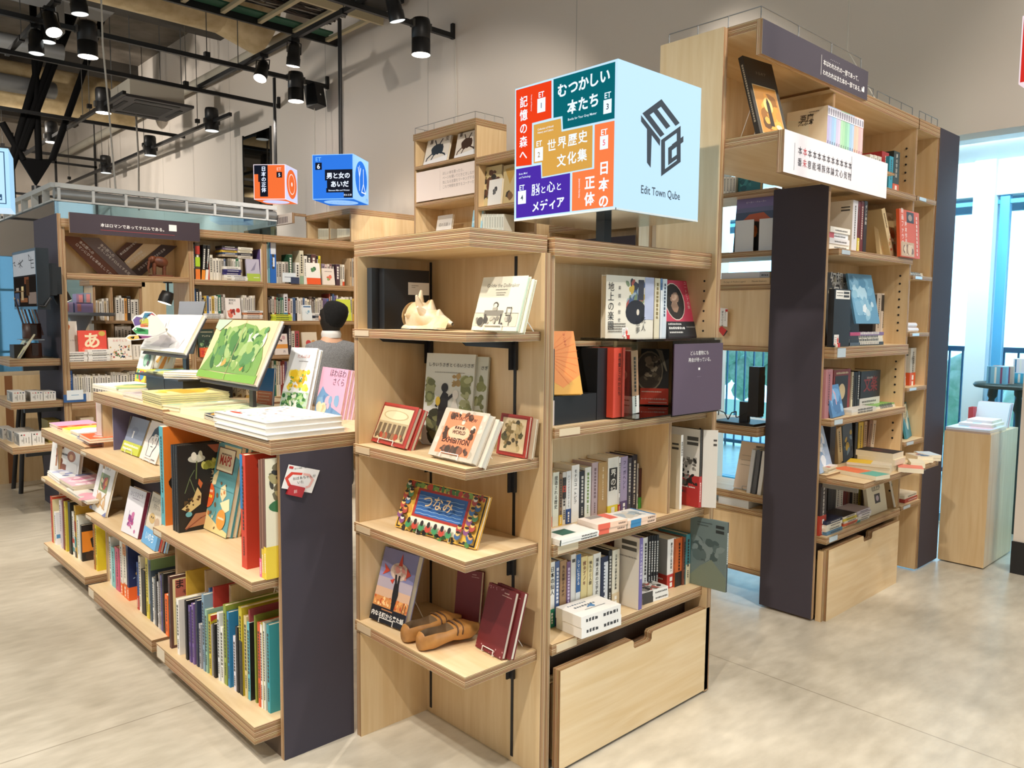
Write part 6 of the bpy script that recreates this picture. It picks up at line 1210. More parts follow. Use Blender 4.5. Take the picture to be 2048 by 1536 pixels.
o, T, w_, h_ = fo(K1, (335, 662), (430, 722), (435, 388), .52, '#e9e8e6', 'white picture book with a red garden picture and a dog on the middle case', tilt=14, t=.012, front=[('r', .25, .42, .78, .78, '#8a9460'), ('b', .27, .44, .76, .76, ['#c8503a', '#e0a04a', '#5a7a44', '#d8c8a0', '#a53a30'], 26, .09, 3), ('t', 'にちよう', .5, .87, .12, '#6a5a58'), ('b', .15, .08, .85, .4, ['#e6dccb', '#c9a878', '#d9b48a'], 9, .14, 4), ('s', [(.35, .3), (.25, .4)], .03, '#c9a06a'), ('s', [(.6, .28), (.78, .42)], .03, '#c9a06a'), ('s', [(.5, .2), (.85, .12)], .03, '#c9a06a'), ('e', .45, .2, .05, .03, '#2a2a3a'), ('p', [(0, 0), (.2, 0), (0, .12)], '#7a80b0'), ('p', [(.8, 0), (1, 0), (1, .1)], '#7a80b0')])
o, T, w_, h_ = fo(K1, (527, 802), (628, 853), (635, 547), .52, '#e2dfe6', 'white book ひとりひとり with purple blots on the middle case', tilt=13, t=.022, front=[('t', 'ひとりひとり', .5, .83, .125, '#6a5a74', {}), ('l', .3, .7, .77, .02, '#9a8aa0'), ('b', .2, .05, .95, .55, ['#b0407c', '#c46a9a', '#8a3a78'], 11, .09, 9), ('s', [(.3, .5), (.28, .3)], .02, '#a58ab0')], spine_left=False, scol='#7a2c44')
o, T, w_, h_ = fo(K1, (655, 868), (738, 930), (735, 585), .52, '#d9cbb4', 'beige book with a bear drawing and light blue band on the middle case', tilt=14, t=.012, front=[('t', 'おじいちゃん', .5, .84, .13, '#5a4a3c'), ('t', 'クマさん', .5, .72, .12, '#5a4a3c'), ('e', .35, .52, .2, .1, '#c9a86a'), ('e', .72, .48, .16, .1, '#c4a484'), ('e', .3, .54, .03, .02, '#3a2a20'), ('e', .42, .54, .03, .02, '#3a2a20')], band=('#6aa8d8', .32, [('t', 'いのち', .5, .35, .2, '#f0f6fa', {'b': .01})]))
T2 = T @ Matrix.Translation((.02, .014, 0)); face_book(T2, w_, h_-.01, .012, '#b8452c', 'orange-red book leaning behind the beige bear book')
T2 = T @ Matrix.Translation((.034, .03, 0)); face_book(T2, w_, h_*.8, .012, '#8fb4d4', 'light blue book at the back behind the beige bear book')
# farthest case: giraffe book and piles of magazines
o, T, w_, h_ = fo(KC, (690, 840), (1080, 985), (760, 450), .57, '#e9e7e4', 'large white picture book with drawn giraffe and lion on the farthest low case', tilt=8, t=.02, front=[('s', [(.22, .25), (.2, .7), (.28, .92), (.42, .95)], .05, '#b06a34'), ('b', .17, .25, .45, .97, ['#7a3c1c'], 14, .04, 2), ('e', .72, .62, .14, .16, '#a5623a'), ('e', .72, .6, .07, .09, '#d9a87a'), ('e', .5, .22, .17, .12, '#8a4a2a'), ('r', .58, .15, .95, .45, '#dcd8d2'), ('l', .4, .6, .6, .03, '#4a4440'), ('s', [(.45, .85), (.6, .9)], .02, '#3a3430')])
def fpile(cr, fl, fr, top, z0, depth, n, col, base, **kw):
    labs = ['%s, %s' % (base, 'topmost of its pile' if i == n-1 else 'lowest of its pile' if i == 0 else '%s from bottom' % ORD[i]) for i in range(n)] if n > 1 else [base]
    return flat(cr, fl, fr, top, z0, depth, col, labs[-1], n=n, labels=labs, **kw)
MAG = ['#b9a8c4', '#e2dfe8', '#8f8aa8', '#d8c8d4']
fpile(KC, (668, 930), (835, 1055), (750, 905), .57, .20, 5, '#dfe1e6', 'white magazine with blue flower cover on the farthest low case', front=spots(['#8a94c0', '#b8c0dc', '#e6e8f0', '#6a74a4'], 16, .14, 3), group='blue flower magazines')
fpile(KC, (838, 1060), (1020, 1175), (920, 1010), .57, .19, 6, '#b9a89a', 'pink-covered magazine with grey edges on the farthest low case', front=[('r', 0, 0, 1, 1, '#e2b8c8')]+spots(['#f0d8e0', '#d890b0', '#f4e8ee'], 12, .16, 4), group='pink magazines')
fpile(KC, (930, 1130), (1215, 1320), (1100, 1180), .57, .17, 5, '#d8d6d0', 'white magazine with black branch drawing, farthest low case', front=[('s', [(.1, .5), (.4, .6), (.9, .4)], .05, '#2a2826'), ('s', [(.4, .6), (.6, .8)], .03, '#2a2826'), ('b', .4, .1, .95, .4, ['#e2a4b4'], 6, .1, 3)], group='branch magazines')
fpile(KC, (692, 232), (815, 282), (760, 200), .858, .22, 3, '#c9a0c0', 'lilac-edged picture book under the red one, farthest low top', group='lilac picture books')
fpile(KC, (800, 285), (865, 300), (830, 240), .858, .3, 4, '#d84a34', 'red and orange picture book on the farthest low top', front=[('b', .2, .1, 1, .9, ['#e8803c', '#f0d8c0', '#d84a34'], 8, .3, 2)], group='red picture books')
fpile(KC, (866, 298), (985, 345), (925, 272), .858, .28, 3, '#e6d63c', 'yellow picture book beside red ones, farthest low top', front=[('b', .5, .2, 1, .9, ['#f0e8c0', '#e0a83c'], 5, .25, 2)], group='yellow picture books')
fpile(KC, (990, 348), (1105, 395), (1050, 300), .858, .26, 5, '#dfe6ea', 'pale blue picture book between yellow and orange ones, farthest low top', front=[('b', 0, 0, 1, 1, ['#f4f4f2', '#c8d8e4'], 6, .3, 2)], group='pale blue picture books')
fpile(KC, (1070, 405), (1235, 490), (1150, 410), .858, .24, 2, '#2f4a8a', 'navy-edged picture book under the orange ones on the farthest low top', group='navy picture books')
fpile(KC, (1110, 395), (1250, 470), (1180, 370), .858+.025, .2, 2, '#e86a3c', 'bright orange picture book on the navy ones, farthest top', front=[('b', .1, .1, .9, .9, ['#f0e0d0', '#e8502c', '#c8d0e0'], 8, .2, 2)], group='bright orange picture books')
# top of the middle case
ZT2 = 1.142
fpile(KA, (885, 650), (1180, 715), (1020, 640), ZT2, .23, 4, '#e4e4dc', 'thin green landscape picture book at the far end, middle top', front=[('b', .3, .2, 1, .9, ['#a8c48a', '#d8dcae', '#7aa878', '#e8d88a'], 12, .2, 3)], group='green landscape picture books')
fpile(KA, (1183, 745), (1372, 792), (1270, 715), ZT2, .16, 4, '#d4cdc8', 'grey-edged magazine beside the yellow pile on the middle top', front=spots(['#d8a8b0', '#e8dcd8', '#b8a8a8'], 8, .2, 3), group='grey-edged magazines')
fpile(KA, (1372, 795), (1550, 850), (1460, 700), ZT2, .30, 6, '#d8d094', 'yellow-green picture book in a six-book pile on the low case', front=[('b', 0, 0, 1, 1, ['#e0c84a', '#d8b83c', '#e8dc9a'], 16, .25, 5), ('p', [(.1, .3), (.9, .35), (.8, .6), (.2, .6)], '#d9a838')], hard=True, group='yellow-green picture books')
# near top
ZT1 = 1.131
fpile(K8, (280, 985), (445, 1010), (370, 938), ZT1, .33, 4, '#c9cba4', 'green and cream picture book right of the yellow pile', front=[('b', .0, .0, 1, 1, ['#dfe4c4', '#a8c0a4', '#e8ecd8', '#90b0a8'], 14, .2, 3)], group='green and cream picture books')
fpile(K8, (445, 1010), (660, 1058), (560, 985), ZT1, .33, 3, '#cdd8b4', 'pale green picture book amid the nearest low top', front=[('b', .0, .0, 1, 1, ['#c0cc9a', '#e0e4c4', '#a4b884', '#e6e0a8'], 16, .2, 4)], group='pale green picture books')
fpile(K8, (668, 1062), (865, 1128), (760, 1035), ZT1, .10, 5, '#4a4a58', 'dark-edged activity book squeezed beside the big white books', front=[('b', 0, 0, 1, 1, ['#d84a34', '#e8e4d8', '#3a5a9a', '#e8a03c', '#7a4a8a'], 24, .12, 3)], group='activity books')
SPK = [('b', .03, .03, .97, .97, ['#d88a7a', '#8aa4b8', '#b8a4a0', '#9ab88a', '#6a6a74', '#e0b48a'], 60, .018, 6), ('e', .2, .16, .12, .035, '#c8402f'), ('b', .4, .5, .9, .9, ['#cfe0ea', '#e4ecf0'], 6, .2, 4)]
def big(i, x0, y0, dx, dy, z, lab):
    T = Matrix(((0, 0, 1, x0), (-1, 0, 0, y0+dy), (0, -1, 0, z), (0, 0, 0, 1)))
    face_book(T, dy, dx, .0165, '#e2e0dc', lab, front=SPK if i == 2 else (), hard=True, group='big white picture books', page=C('#d8d2c6'))
for i in range(3): big(i, 1.19+.012*i, 2.492-.018*(i == 0)+.02*i, .30, .43, ZT1+.017*(i+1), 'big white picture book with tiny drawings, %s of three on the near corner' % ('lowest', 'middle', 'topmost')[i])
o, T, w_, h_ = fo(K8, (1322, 985), (1560, 1003), (1690, 425), ZT1, '#e6ecf2', 'tall white picture book with yellow dandelions standing on the nearest top', tilt=18, t=.011, lift=0, front=[('r', 0, 0, 1, .3, '#b8d0c0'), ('b', 0, .0, 1, .32, ['#4a8a44', '#7aae6a', '#2f6a3c', '#a8cc90', '#dfe8dc'], 70, .09, 4), ('b', .05, .3, .95, .68, ['#e6c42c', '#efd64a', '#d9a828', '#f0dc6a'], 26, .12, 6), ('b', .1, .25, .9, .6, ['#6a9a4a', '#8ab46a'], 14, .05, 7), ('t', 'たんぽぽ', .55, .84, .12, '#c86a5a'), ('l', .4, .75, .78, .03, '#8a8a90')])
T2 = T @ Matrix.Translation((.01, .0125, 0)); face_book(T2, w_, h_-.004, .011, '#e6ecf0', 'second copy of the dandelion book standing behind the first')
o, T, w_, h_ = fo(K8, (1640, 1010), (1868, 1062), (1800, 607), ZT1, '#e0a8c4', 'pink picture book ほわほわさくら with a blue branch on the nearest top', tilt=12, t=.010, front=[('p', [(0, .35), (.15, .6), (.3, .48), (.5, .42), (.6, .2), (1, .1), (1, 0), (0, 0)], '#6a94c0'), ('b', 0, 0, .9, .5, ['#5a84b4', '#82a8cc', '#d8b0c4'], 20, .1, 3), ('t', 'ほわほわ', .65, .83, .155, '#5a4a5a', {}), ('t', 'さくら', .72, .66, .15, '#5a4a5a', {}), ('b', 0, 0, .5, .3, ['#e8d0b0', '#d8b890'], 5, .12, 5)])
for k in range(3): face_book(T @ Matrix.Translation((.012*(k+1), .0115*(k+1), 0)), w_, h_-.003*k, .010, '#dcb4c8', '%s copy of the pink cherry book leaning behind the front one' % ORD[k+1], group='pink cherry books')
# black display step with books, at the back of the tops
zr0 = ZT2; xa = 1.50
y0_, y1_ = at(*KA(1757, 610), 0, 1.40).y, at(*KA(1405, 600), 0, 1.40).y
ztop = at(*KA(1575, 555), 0, 1.40).z
t = thing('display_step', 'black box step on the low tops carrying flat books and easels', 'display riser', (1.5, 3.7, zr0))
m = M(); m.box((1.40, y0_, zr0), (1.64, y1_, ztop), BLACK); m.build('step_box', t)
for y in (at(*KA(1575, 600), 0, 1.40).y,): m = M(); m.box((1.3985, y, zr0), (1.40, y+.004, ztop), C('#55555a', .4)); m.build('panel_joint', t)
m = M(); m.box((1.37, y0_-.02, ztop), (1.66, y1_+.08, ztop+.008), C('#2b2c31', .4)); m.build('step_top', t)
zs = ztop+.008
fpile(KA, (1405, 500), (1575, 535), (1500, 490), zs, .2, 3, '#c9d43c', 'lime-green edged picture book on the black step', front=[('b', 0, 0, 1, 1, ['#7aa8b8', '#c8d84a', '#dfe8c8'], 8, .3, 2)], group='lime picture books')
fpile(KA, (1575, 562), (1900, 570), (1740, 500), zs, .14, 3, '#e6e4e2', 'white hardback picture book at the near end of the black step', hard=True, group='white hardback picture books')
o, T, w_, h_ = fo(KA, (1312, 462), (1440, 482), (1420, 290), zs, '#dfe2dc', 'white picture book with a green cabbage drawing standing on the black step', tilt=16, t=.01, front=[('b', .3, .1, .9, .9, ['#4a7a5a', '#7aa88a', '#a8c8b0', '#6a4a5a'], 16, .16, 3)])
o, T, w_, h_ = fo(KA, (1470, 462), (1640, 478), (1640, 305), zs, '#eceae4', 'white picture book with a big orange carrot shape standing on the black step', tilt=16, t=.012, front=[('p', [(.3, 0), (.55, .95), (.7, .95), (.6, .3), (.55, 0)], '#e89a34'), ('p', [(.75, .95), (.88, .95), (.75, .3), (.7, .6)], '#e0b46a'), ('p', [(.05, .4), (.35, .95), (.45, .95), (.2, .3)], '#e6b45a')])
fo(KA, (1290, 585), (1385, 600), (1350, 470), ZT2, '#e8cf3c', 'yellow and red picture book leaning at the far end of the black step', tilt=14, t=.008, front=[('b', 0, 0, 1, 1, ['#5aa85a', '#d84a34', '#e8e4c8', '#4a8ab4'], 12, .2, 5)])
def easel(label, x, y, z0, z1):
    m = M(); m.box((x-.012, y-.018, z0), (x+.004, y+.018, z1), C('#2e2f33', .4)); m.box((x-.05, y-.06, z0), (x+.05, y+.06, z0+.006), C('#2e2f33', .4))
    return tag(m.build('book_easel', None, (x, y, z0)), label, 'stand', 'metal easels on the low tops')
def open_book(cr, bl, br, tl, tr, xb, xt, label, colL, decals, tt=.018, gut=.5):
    """open book on an easel: corners read where the tilted spread meets the planes x = xb (bottom) and x = xt (top)"""
    A, B = at(*cr(*bl), 0, xb), at(*cr(*br), 0, xb); D, E_ = at(*cr(*tl), 0, xt), at(*cr(*tr), 0, xt)
    w = (B-A).length; ux = Vector((0, -1, 0)); h = ((D+E_)/2-(A+B)/2); up = Vector((h.x, 0, h.z)).normalized(); yy = up.cross(ux)*-1
    yy = Vector((up.z, 0, -up.x)); H = Vector((h.x, 0, h.z)).length
    y0 = (A.y+D.y)/2; w = ((A.y-B.y)+(D.y-E_.y))/2; zb = (A.z+B.z)/2
    T = Matrix(((0, yy.x, up.x, xb), (-1, 0, 0, y0), (0, yy.z, up.z, zb), (0, 0, 0, 1)))
    t = thing('open_picture_book', label, 'book', T=T)
    m = M(); V = lambda x, y, z: T @ Vector((x, y, z))
    n = 9; pl = lambda u: -.0012*math.sin(math.pi*min(1, u/gut) if u < gut else math.pi*(u-gut)/(1-gut))**2 if True else 0
    for i in range(2*n):
        u0, u1 = i/(2*n), (i+1)/(2*n); m.poly([V(u0*w, pl(u0), 0), V(u1*w, pl(u1), 0), V(u1*w, pl(u1), H), V(u0*w, pl(u0), H)], C(colL), sm=True)
    f = lambda u, v, k: V(u*w, -.0017-LIFT*k*2, v*H)
    marks(m, f, decals, w, H, 0); m.build('spread', t)
    m = M(); m.box((0, .001, 0), (w, tt*.7, H), PAGE, T); m.build('page_block', t)
    m = M(); m.box((-.004, tt*.7, -.004), (w+.004, tt, H+.004), C('#e6e4e0'), T); m.build('cover', t)
    m = M(); m.box((.02, tt, -.02), (w+.012, tt+.006, H*.96), C('#3a3b40', .4), T); m.build('backing_plate', t)
    return t
rr = random.Random(8)
TREE = [('p', [(0, 0), (1, 0), (1, .14), (.5, .1), (0, .12)], '#7fae4c'), ('p', [(.02, .12), (.12, .45), (.3, .85), (.5, .95), (.7, .9), (.88, .7), (.97, .4), (.98, .12)], '#789f54'), ('b', .1, .14, .92, .92, ['#6a964c', '#86a85e', '#4f7f44', '#9fb878', '#5a8a54', '#94b066', '#3f6a3c'], 190, .06, 8), ('b', .12, .15, .9, .8, ['#e0a054', '#dfe4c8', '#d98a4a', '#c8d49a', '#4a7050'], 34, .05, 9), ('b', .55, .45, .95, .85, ['#dfe8d4', '#c8dcc0'], 14, .06, 3), ('p', [(0, 1), (.25, 1), (.1, .8), (0, .85)], '#b8ccb4'), ('r', .497, 0, .503, 1, '#b8a47a')]
open_book(K8, (612, 690), (1135, 745), (780, 182), (1300, 178), 1.44, 1.56, 'open picture book showing a huge round green tree on an easel', '#dccf9e', TREE)
ob_y = at(*K8(1100, 800), 0, 1.50).y; easel('dark metal easel post under the green tree book', 1.50, ob_y, ZT1, at(*K8(1100, 730), 0, 1.49).z)
BUT = [('p', [(.2, .12), (.35, .3), (.3, .42), (.5, .46), (.62, .55), (.7, .4), (.9, .38), (.86, .1), (.8, .08), (.78, .3), (.6, .12)], '#d4d0d4'), ('p', [(.45, .1), (.5, .36), (.62, .34), (.66, .1)], '#c4c0c4'), ('s', [(.33, .75), (.36, .6), (.42, .52)], .008, '#8a867e'), ('s', [(.36, .88), (.39, .66)], .006, '#aaa69e'), ('e', .40, .57, .03, .04, '#a59a80'), ('e', .4, .57, .015, .02, '#5a4a30'), ('s', [(.42, .52), (.6, .38)], .012, '#b0ac9e'), ('l', .02, .2, .2, .008, '#c8c4c0'), ('r', .497, 0, .503, 1, '#d8d6d2')]
t = open_book(K8, (92, 420), (520, 492), (240, 128), (600, 135), 1.46, 1.56, 'open white picture book with a cut-out butterfly spread on an easel', '#ecebe9', BUT)
easel('dark metal easel post under the white butterfly book', 1.52, at(*K8(508, 560), 0, 1.52).y, zs, at(*K8(508, 480), 0, 1.49).z)
# parrot shaped pop-up attached to that spread
K5b = Crop(0, 380, 4.267)
m = M(); xw = 1.42
def pp(pts, col, dx=0.): m.poly([at(*K5b(*p), 0, xw-dx) for p in pts], C(col))
pp([(1068, 1262), (1100, 1235), (1170, 1235), (1125, 1190), (1150, 1165), (1125, 1110), (1150, 1075), (1200, 1065), (1235, 1035), (1300, 1040), (1345, 1075), (1390, 1140), (1425, 1220), (1300, 1262), (1180, 1280), (1100, 1285)], '#efece8')
for pts, c_ in (([(1080, 1262), (1110, 1245), (1180, 1240), (1215, 1262), (1120, 1280)], '#e8b84a'), ([(1110, 1262), (1125, 1246), (1150, 1250), (1140, 1272)], '#d84a34'), ([(1180, 1240), (1300, 1248), (1260, 1262), (1190, 1272)], '#8a2f6a'), ([(1135, 1195), (1165, 1172), (1265, 1190), (1265, 1232), (1160, 1225)], '#3f9a4a'), ([(1150, 1190), (1200, 1180), (1250, 1205), (1180, 1210)], '#9ac84a'), ([(1135, 1110), (1165, 1080), (1215, 1090), (1200, 1150), (1150, 1160)], '#6a4a8a'), ([(1190, 1110), (1240, 1085), (1275, 1110), (1265, 1160), (1200, 1165)], '#c8c43c'), ([(1215, 1095), (1235, 1050), (1300, 1048), (1255, 1090), (1225, 1110)], '#3a7a9a'), ([(1245, 1075), (1300, 1050), (1345, 1090), (1290, 1075)], '#b83a44'), ([(1195, 1145), (1265, 1135), (1265, 1170), (1200, 1170)], '#d8703c')): pp(pts, c_, .0006)
pp([(1290, 1062), (1265, 1090), (1268, 1140), (1262, 1185), (1300, 1250), (1345, 1240), (1418, 1205), (1405, 1150), (1340, 1080)], '#e9e6df', .0012)
for cx, cy, r_, c_ in ((1222, 1108, 8, '#f0ece0'), (1222, 1108, 4, '#2a2622'), (1160, 1190, 7, '#f0ece0'), (1130, 1258, 4, '#2a2622')): pp([(cx+r_*math.cos(i*.785), cy+r_*math.sin(i*.785)) for i in range(8)], c_, .0024)
tag(m.build('paper_parrot', None, at(*K5b(1250, 1200), 0, xw)), 'colourful paper parrot shape folding out of the white butterfly book', 'paper figure')
# grey board behind the butterfly book
m = M(); P = [at(*K8(*p), 0, 1.66) for p in ((395, 480), (560, 480), (670, 12), (440, 12))]
m.poly(P, C('#8b8c92', .5)); m.poly([p+Vector((.006, 0, 0)) for p in reversed(P)], C('#8b8c92', .5))
for a, b in zip(P, P[1:]+P[:1]): m.poly([a, a+Vector((.006, 0, 0)), b+Vector((.006, 0, 0)), b], C('#55565b', .5))
p = (P[0]+P[1])/2; m.box((1.662, p.y-.02, ZT2), (1.668, p.y+.02, p.z+.02), C('#55565b', .5))
tag(m.build('grey_board', None, (1.66, p.y, ZT2)), 'plain grey board standing behind the white butterfly book', 'board')
# blue and orange book behind the easel, dark pile
o, T, w_, h_ = fo(K8, (1125, 950), (1260, 965), (1220, 605), ZT1, '#2a6ab0', 'blue and orange book standing behind the green tree easel', tilt=6, t=.012, front=[('r', 0, 0, 1, .42, '#c86a3a'), ('l', .1, .9, .35, .05, '#e8c8a8'), ('l', .1, .8, .27, .05, '#e8c8a8'), ('l', .1, .85, .19, .05, '#e8c8a8'), ('l', .1, .7, .11, .05, '#e8c8a8')])
fo(K8, (880, 870), (1075, 890), (980, 730), ZT1, '#d8c4a0', 'cream picture book with red letters behind the green tree easel', tilt=15, t=.01, front=[('r', 0, .75, 1, .95, '#c88a5a'), ('t', 'パンやく', .5, .4, .2, '#5a3a2a'), ('b', 0, 0, 1, .3, ['#e8d8a8', '#c8a050', '#7a5a3a'], 12, .1, 3)])
# tag on the end panel
ym = 2.461
K1t = K1
P = [at(*K1(*p), 1, ym-.004) for p in ((1515, 542), (1560, 396), (1750, 432), (1700, 572))]
t = thing('shelf_card', 'white and red tag hung on the dark grey end panel of the nearest low case', 'card', (P[0]+P[2])/2, group='white shelf cards in red clips')
m = M(); m.poly(P, C('#efecea', .4)); m.poly([p+Vector((0, .0015, 0)) for p in reversed(P)], C('#efecea', .4))
for a, b in zip(P, P[1:]+P[:1]): m.poly([a, a+Vector((0, .0015, 0)), b+Vector((0, .0015, 0)), b], C('#efecea', .4))
f = lambda x, y, k: at(*K1(x, y), 1, ym-.004-LIFT*k-.0001)
for i, (pts, c_) in enumerate((([(1535, 480), (1575, 442), (1645, 448), (1640, 462), (1585, 458), (1555, 485), (1572, 520), (1555, 530)], '#d8402c'), ([(1650, 448), (1690, 455), (1715, 490), (1690, 535), (1665, 545), (1660, 532), (1680, 525), (1698, 492), (1680, 468), (1648, 462)], '#eab4ac'), ([(1565, 405), (1590, 410), (1585, 425), (1560, 420)], '#c4302a'))): m.poly([f(x, y, i+1) for x, y in pts], C(c_))
m.text('おばあちゃんが', f(1585, 493, 4), XR, (-.17, 0, 1), .0125, C('#3a3634')); m.text('いた', f(1612, 515, 4), XR, (-.17, 0, 1), .0125, C('#3a3634')); m.text('ほくの町・私の本', f(1595, 428, 4), XR, (-.17, 0, 1), .0075, C('#3a3634'))
m.build('printed_card', t)
m = M(); P = [at(*K1(*p), 1, ym-.012) for p in ((1548, 580), (1572, 520), (1662, 540), (1640, 600))]
m.poly(P, C('#b3232a', .4)); m.poly([p+Vector((0, .01, 0)) for p in reversed(P)], C('#b3232a', .4))
for a, b in zip(P, P[1:]+P[:1]): m.poly([a, a+Vector((0, .01, 0)), b+Vector((0, .01, 0)), b], C('#8a1a20', .4))
m.text('創', at(*K1(1590, 572), 1, ym-.0125), XR, ZU, .013, C('#f0d8d4')); m.build('clip', t)
# ================================================================ books of the tall case, the bridge, the rack and the plinth
K7 = Crop(1420, 380, 3.656); KR = Crop(1420, 750, 3.073); KT = Crop(1300, 0, 3.0727); KP = Crop(1780, 640, 2.954)
def yfix(cr, l, tp, y):
    p = at(*cr(l, tp), 1, y)
    if cr(l, tp)[0] > 1795 and p.x < 4.811: return at(*cr(l, tp), 0, 4.811).y
    return at(*cr(l, tp), 0, 3.857).y if 3.5 < p.x < 3.857 and cr is not KT else y
def prow(cr, z0, y, items, where, grp=None, **k):
    """upright spines on a shelf whose top is hidden: spine plane given"""
    for i, it in enumerate(items):
        l, r, tp, col, lab = it[:5]; o = dict(it[5]) if len(it) > 5 else {}
        yy = yfix(cr, l, tp, o.pop('y', y)); a, b = at(*cr(l, tp), 1, yy).x, at(*cr(r, tp), 1, yy).x; h = at(*cr((l+r)/2, tp), 1, yy).z-z0
        t = b-a-.0008; sp = list(o.pop('sp', ())); tc_ = o.pop('tc', '#3c3a38'); ttl = o.pop('ttl', None)
        if ttl: sz = min(o.pop('tsz', .6), .6*h/t/(len(ttl)*1.06)); sp.append(('t', ttl, .5, .9-sz*t/h*.5, sz, tc_, {'v': True, 'b': .01}))
        elif o.pop('fine', True): sp.append(('L', .5, .9, .3, min(.5, .011/t), tc_))
        T = Matrix.Translation((a, yy, z0)); ln = o.pop('lean', 0)
        if ln: T = T @ Matrix.Translation((t, 0, 0)) @ Matrix.Rotation(math.radians(ln), 4, 'Y') @ Matrix.Translation((-t, 0, 0)) if ln > 0 else T @ Matrix.Rotation(math.radians(ln), 4, 'Y')
        book(T, t, o.pop('w', min(.68*h, .19)), h, col, lab if 'book' in lab or len(lab.split()) > 5 else '%s book, %s from left %s' % (lab, ordn(i), where), spine=sp, group=grp or 'books '+where, **o, **k)
def pface(cr, l, r, tp, z0, y, col, lab, t=.014, tilt=10, yaw=0., fix=True, **k):
    y = yfix(cr, l, tp, y) if fix else y; a, b = at(*cr(l, (tp)), 1, y), at(*cr(r, tp), 1, y); h = (at(*cr((l+r)/2, tp), 1, y+.03).z-z0)/math.cos(math.radians(tilt))
    T = Matrix.Translation((a.x, y, z0+t*math.sin(math.radians(tilt)))) @ Matrix.Rotation(yaw, 4, 'Z') @ Matrix.Rotation(math.radians(-tilt), 4, 'X')
    return face_book(T, (b.x-a.x)/math.cos(yaw), h, t, col, lab, **k), T, (b.x-a.x), h
def pstack(cr, l, r, top, z0, y, depth, n, cols, base, grp=None, **k):
    """n books lying in a stack, spines towards the aisle; colours listed from the bottom"""
    y = yfix(cr, l, top, y); a, b = at(*cr(l, top), 1, y), at(*cr(r, top), 1, y); H = at(*cr((l+r)/2, top), 1, y).z-z0; t = H/n; rr = random.Random(n*7+len(base))
    for i in range(n):
        dx, dy = rr.uniform(0, .012), rr.uniform(0, .012); T = Matrix(((1, 0, 0, a.x+dx), (0, 0, 1, y+dy), (0, -1, 0, z0+t*(i+1)), (0, 0, 0, 1)))
        nm = cols[i][1]; lab = '%s %s, %s' % (nm, base, 'topmost' if i == n-1 else 'lowest' if i == 0 else ordn(i)+' from the bottom')
        o = face_book(T, b.x-a.x-.012, depth, t-.0004, cols[i][0], lab, hard=False, group=grp or 'books '+base, front=k.get('front', ()) if i == n-1 else (), into=k.get('into'))
        w_ = b.x-a.x-.012; m = k.get('into') or M(); m.box((0, 0, -.0007), (w_, t-.0004, 0), C(cols[i][0]), T); marks(m, lambda u, v, q_: T @ Vector((u*w_, (1-v)*(t-.0004), -.0008-LIFT*q_)), [('l', .25, .85, .3, .04, '#45423f' if sum(lin(cols[i][0])[:3]) > .6 else '#d8d4cc')]+([('r', 0, 0, .28, 1, cols[i][2])] if len(cols[i]) > 2 else []), w_, t, 0)
        if o: m.build('spine_strip', o)
# shelf a
za = RZ['a']; wa = 'on the tall case shelf under the white header'
pstack(K7, 878, 1032, 275, za, 1.80, .12, 4, [('#e6e2da', 'white'), ('#dfdde0', 'grey-white'), ('#e4e6ea', 'pale blue', '#c8606a'), ('#e8e4dc', 'cream')], 'paperback lying at left under the white header')
prow(K7, za, 1.86, [(1048, 1086, 76, '#d5d3d8', 'big grey-white book with barcoded side under the white header', dict(w=.21, left=[('r', 0, 0, 1, 1, '#d9d2c6')]+BAR)), (1088, 1104, 84, '#7a2a30', 'slim maroon book with yellow foot under the white header', dict(band=('#d8c43c', .3))), (1106, 1130, 82, '#6a2228', 'maroon book second from the grey-white one under the header', dict(tc='#e0d0c0')), (1132, 1156, 82, '#2c2a30', 'dark book with white letters under the white header', dict(ttl='ダンテ神曲', tc='#e6e2da', tsz=.5))], wa)
T = Matrix.Translation((at(*K7(1335, 455), 1, 1.83).x-.02, 1.83, za)) @ Matrix.Rotation(-.30, 4, 'Z') @ Matrix.Rotation(math.radians(-20), 4, 'Y')
book(T, .028, .19, .275, '#d8c49a', 'beige book leaning to the left under the white header', left=[], right=[('r', 0, 0, 1, 1, '#d8c49a')], spine=[('b', 0, .05, 1, .55, ['#c8502f', '#e6d8b8', '#b89a6a'], 8, .3, 4), ('L', .5, .9, .6, .3, '#6a5a44')])
pface(K7, 1262, 1432, 178, za, 1.87, '#dcc69a', 'cream art book with orange figures facing out on the shelf under the header', tilt=8, t=.02, front=[('b', 0, 0, 1, 1, ['#d8925a', '#e6d8b4', '#c87a4a', '#b8a070', '#e0b888'], 34, .12, 6), ('p', [(.75, 0), (1, 0), (1, .25), (.85, .2)], '#b8382a')])
pface(K7, 1408, 1552, 165, za, 1.772, '#d8582a', 'orange-jacketed book with white vertical title at the right end under the header', tilt=4, t=.018, fix=False, front=[('r', .35, .74, .72, .97, '#2a2422'), ('e', .53, .85, .1, .07, '#a58a78'), ('t', '映画ファウスト', .14, .92, .12, '#f2e6da', {'v': True, 'b': .01}), ('t', '絵本作品', .3, .66, .11, '#f2e6da', {'v': True, 'b': .01}), ('r', .04, .02, .7, .32, '#c8a884'), ('b', .06, .04, .68, .3, ['#a5805c', '#e0c8a8', '#7a5a44'], 14, .1, 4), ('L', .85, .9, .1, .07, '#f0d8c8')])
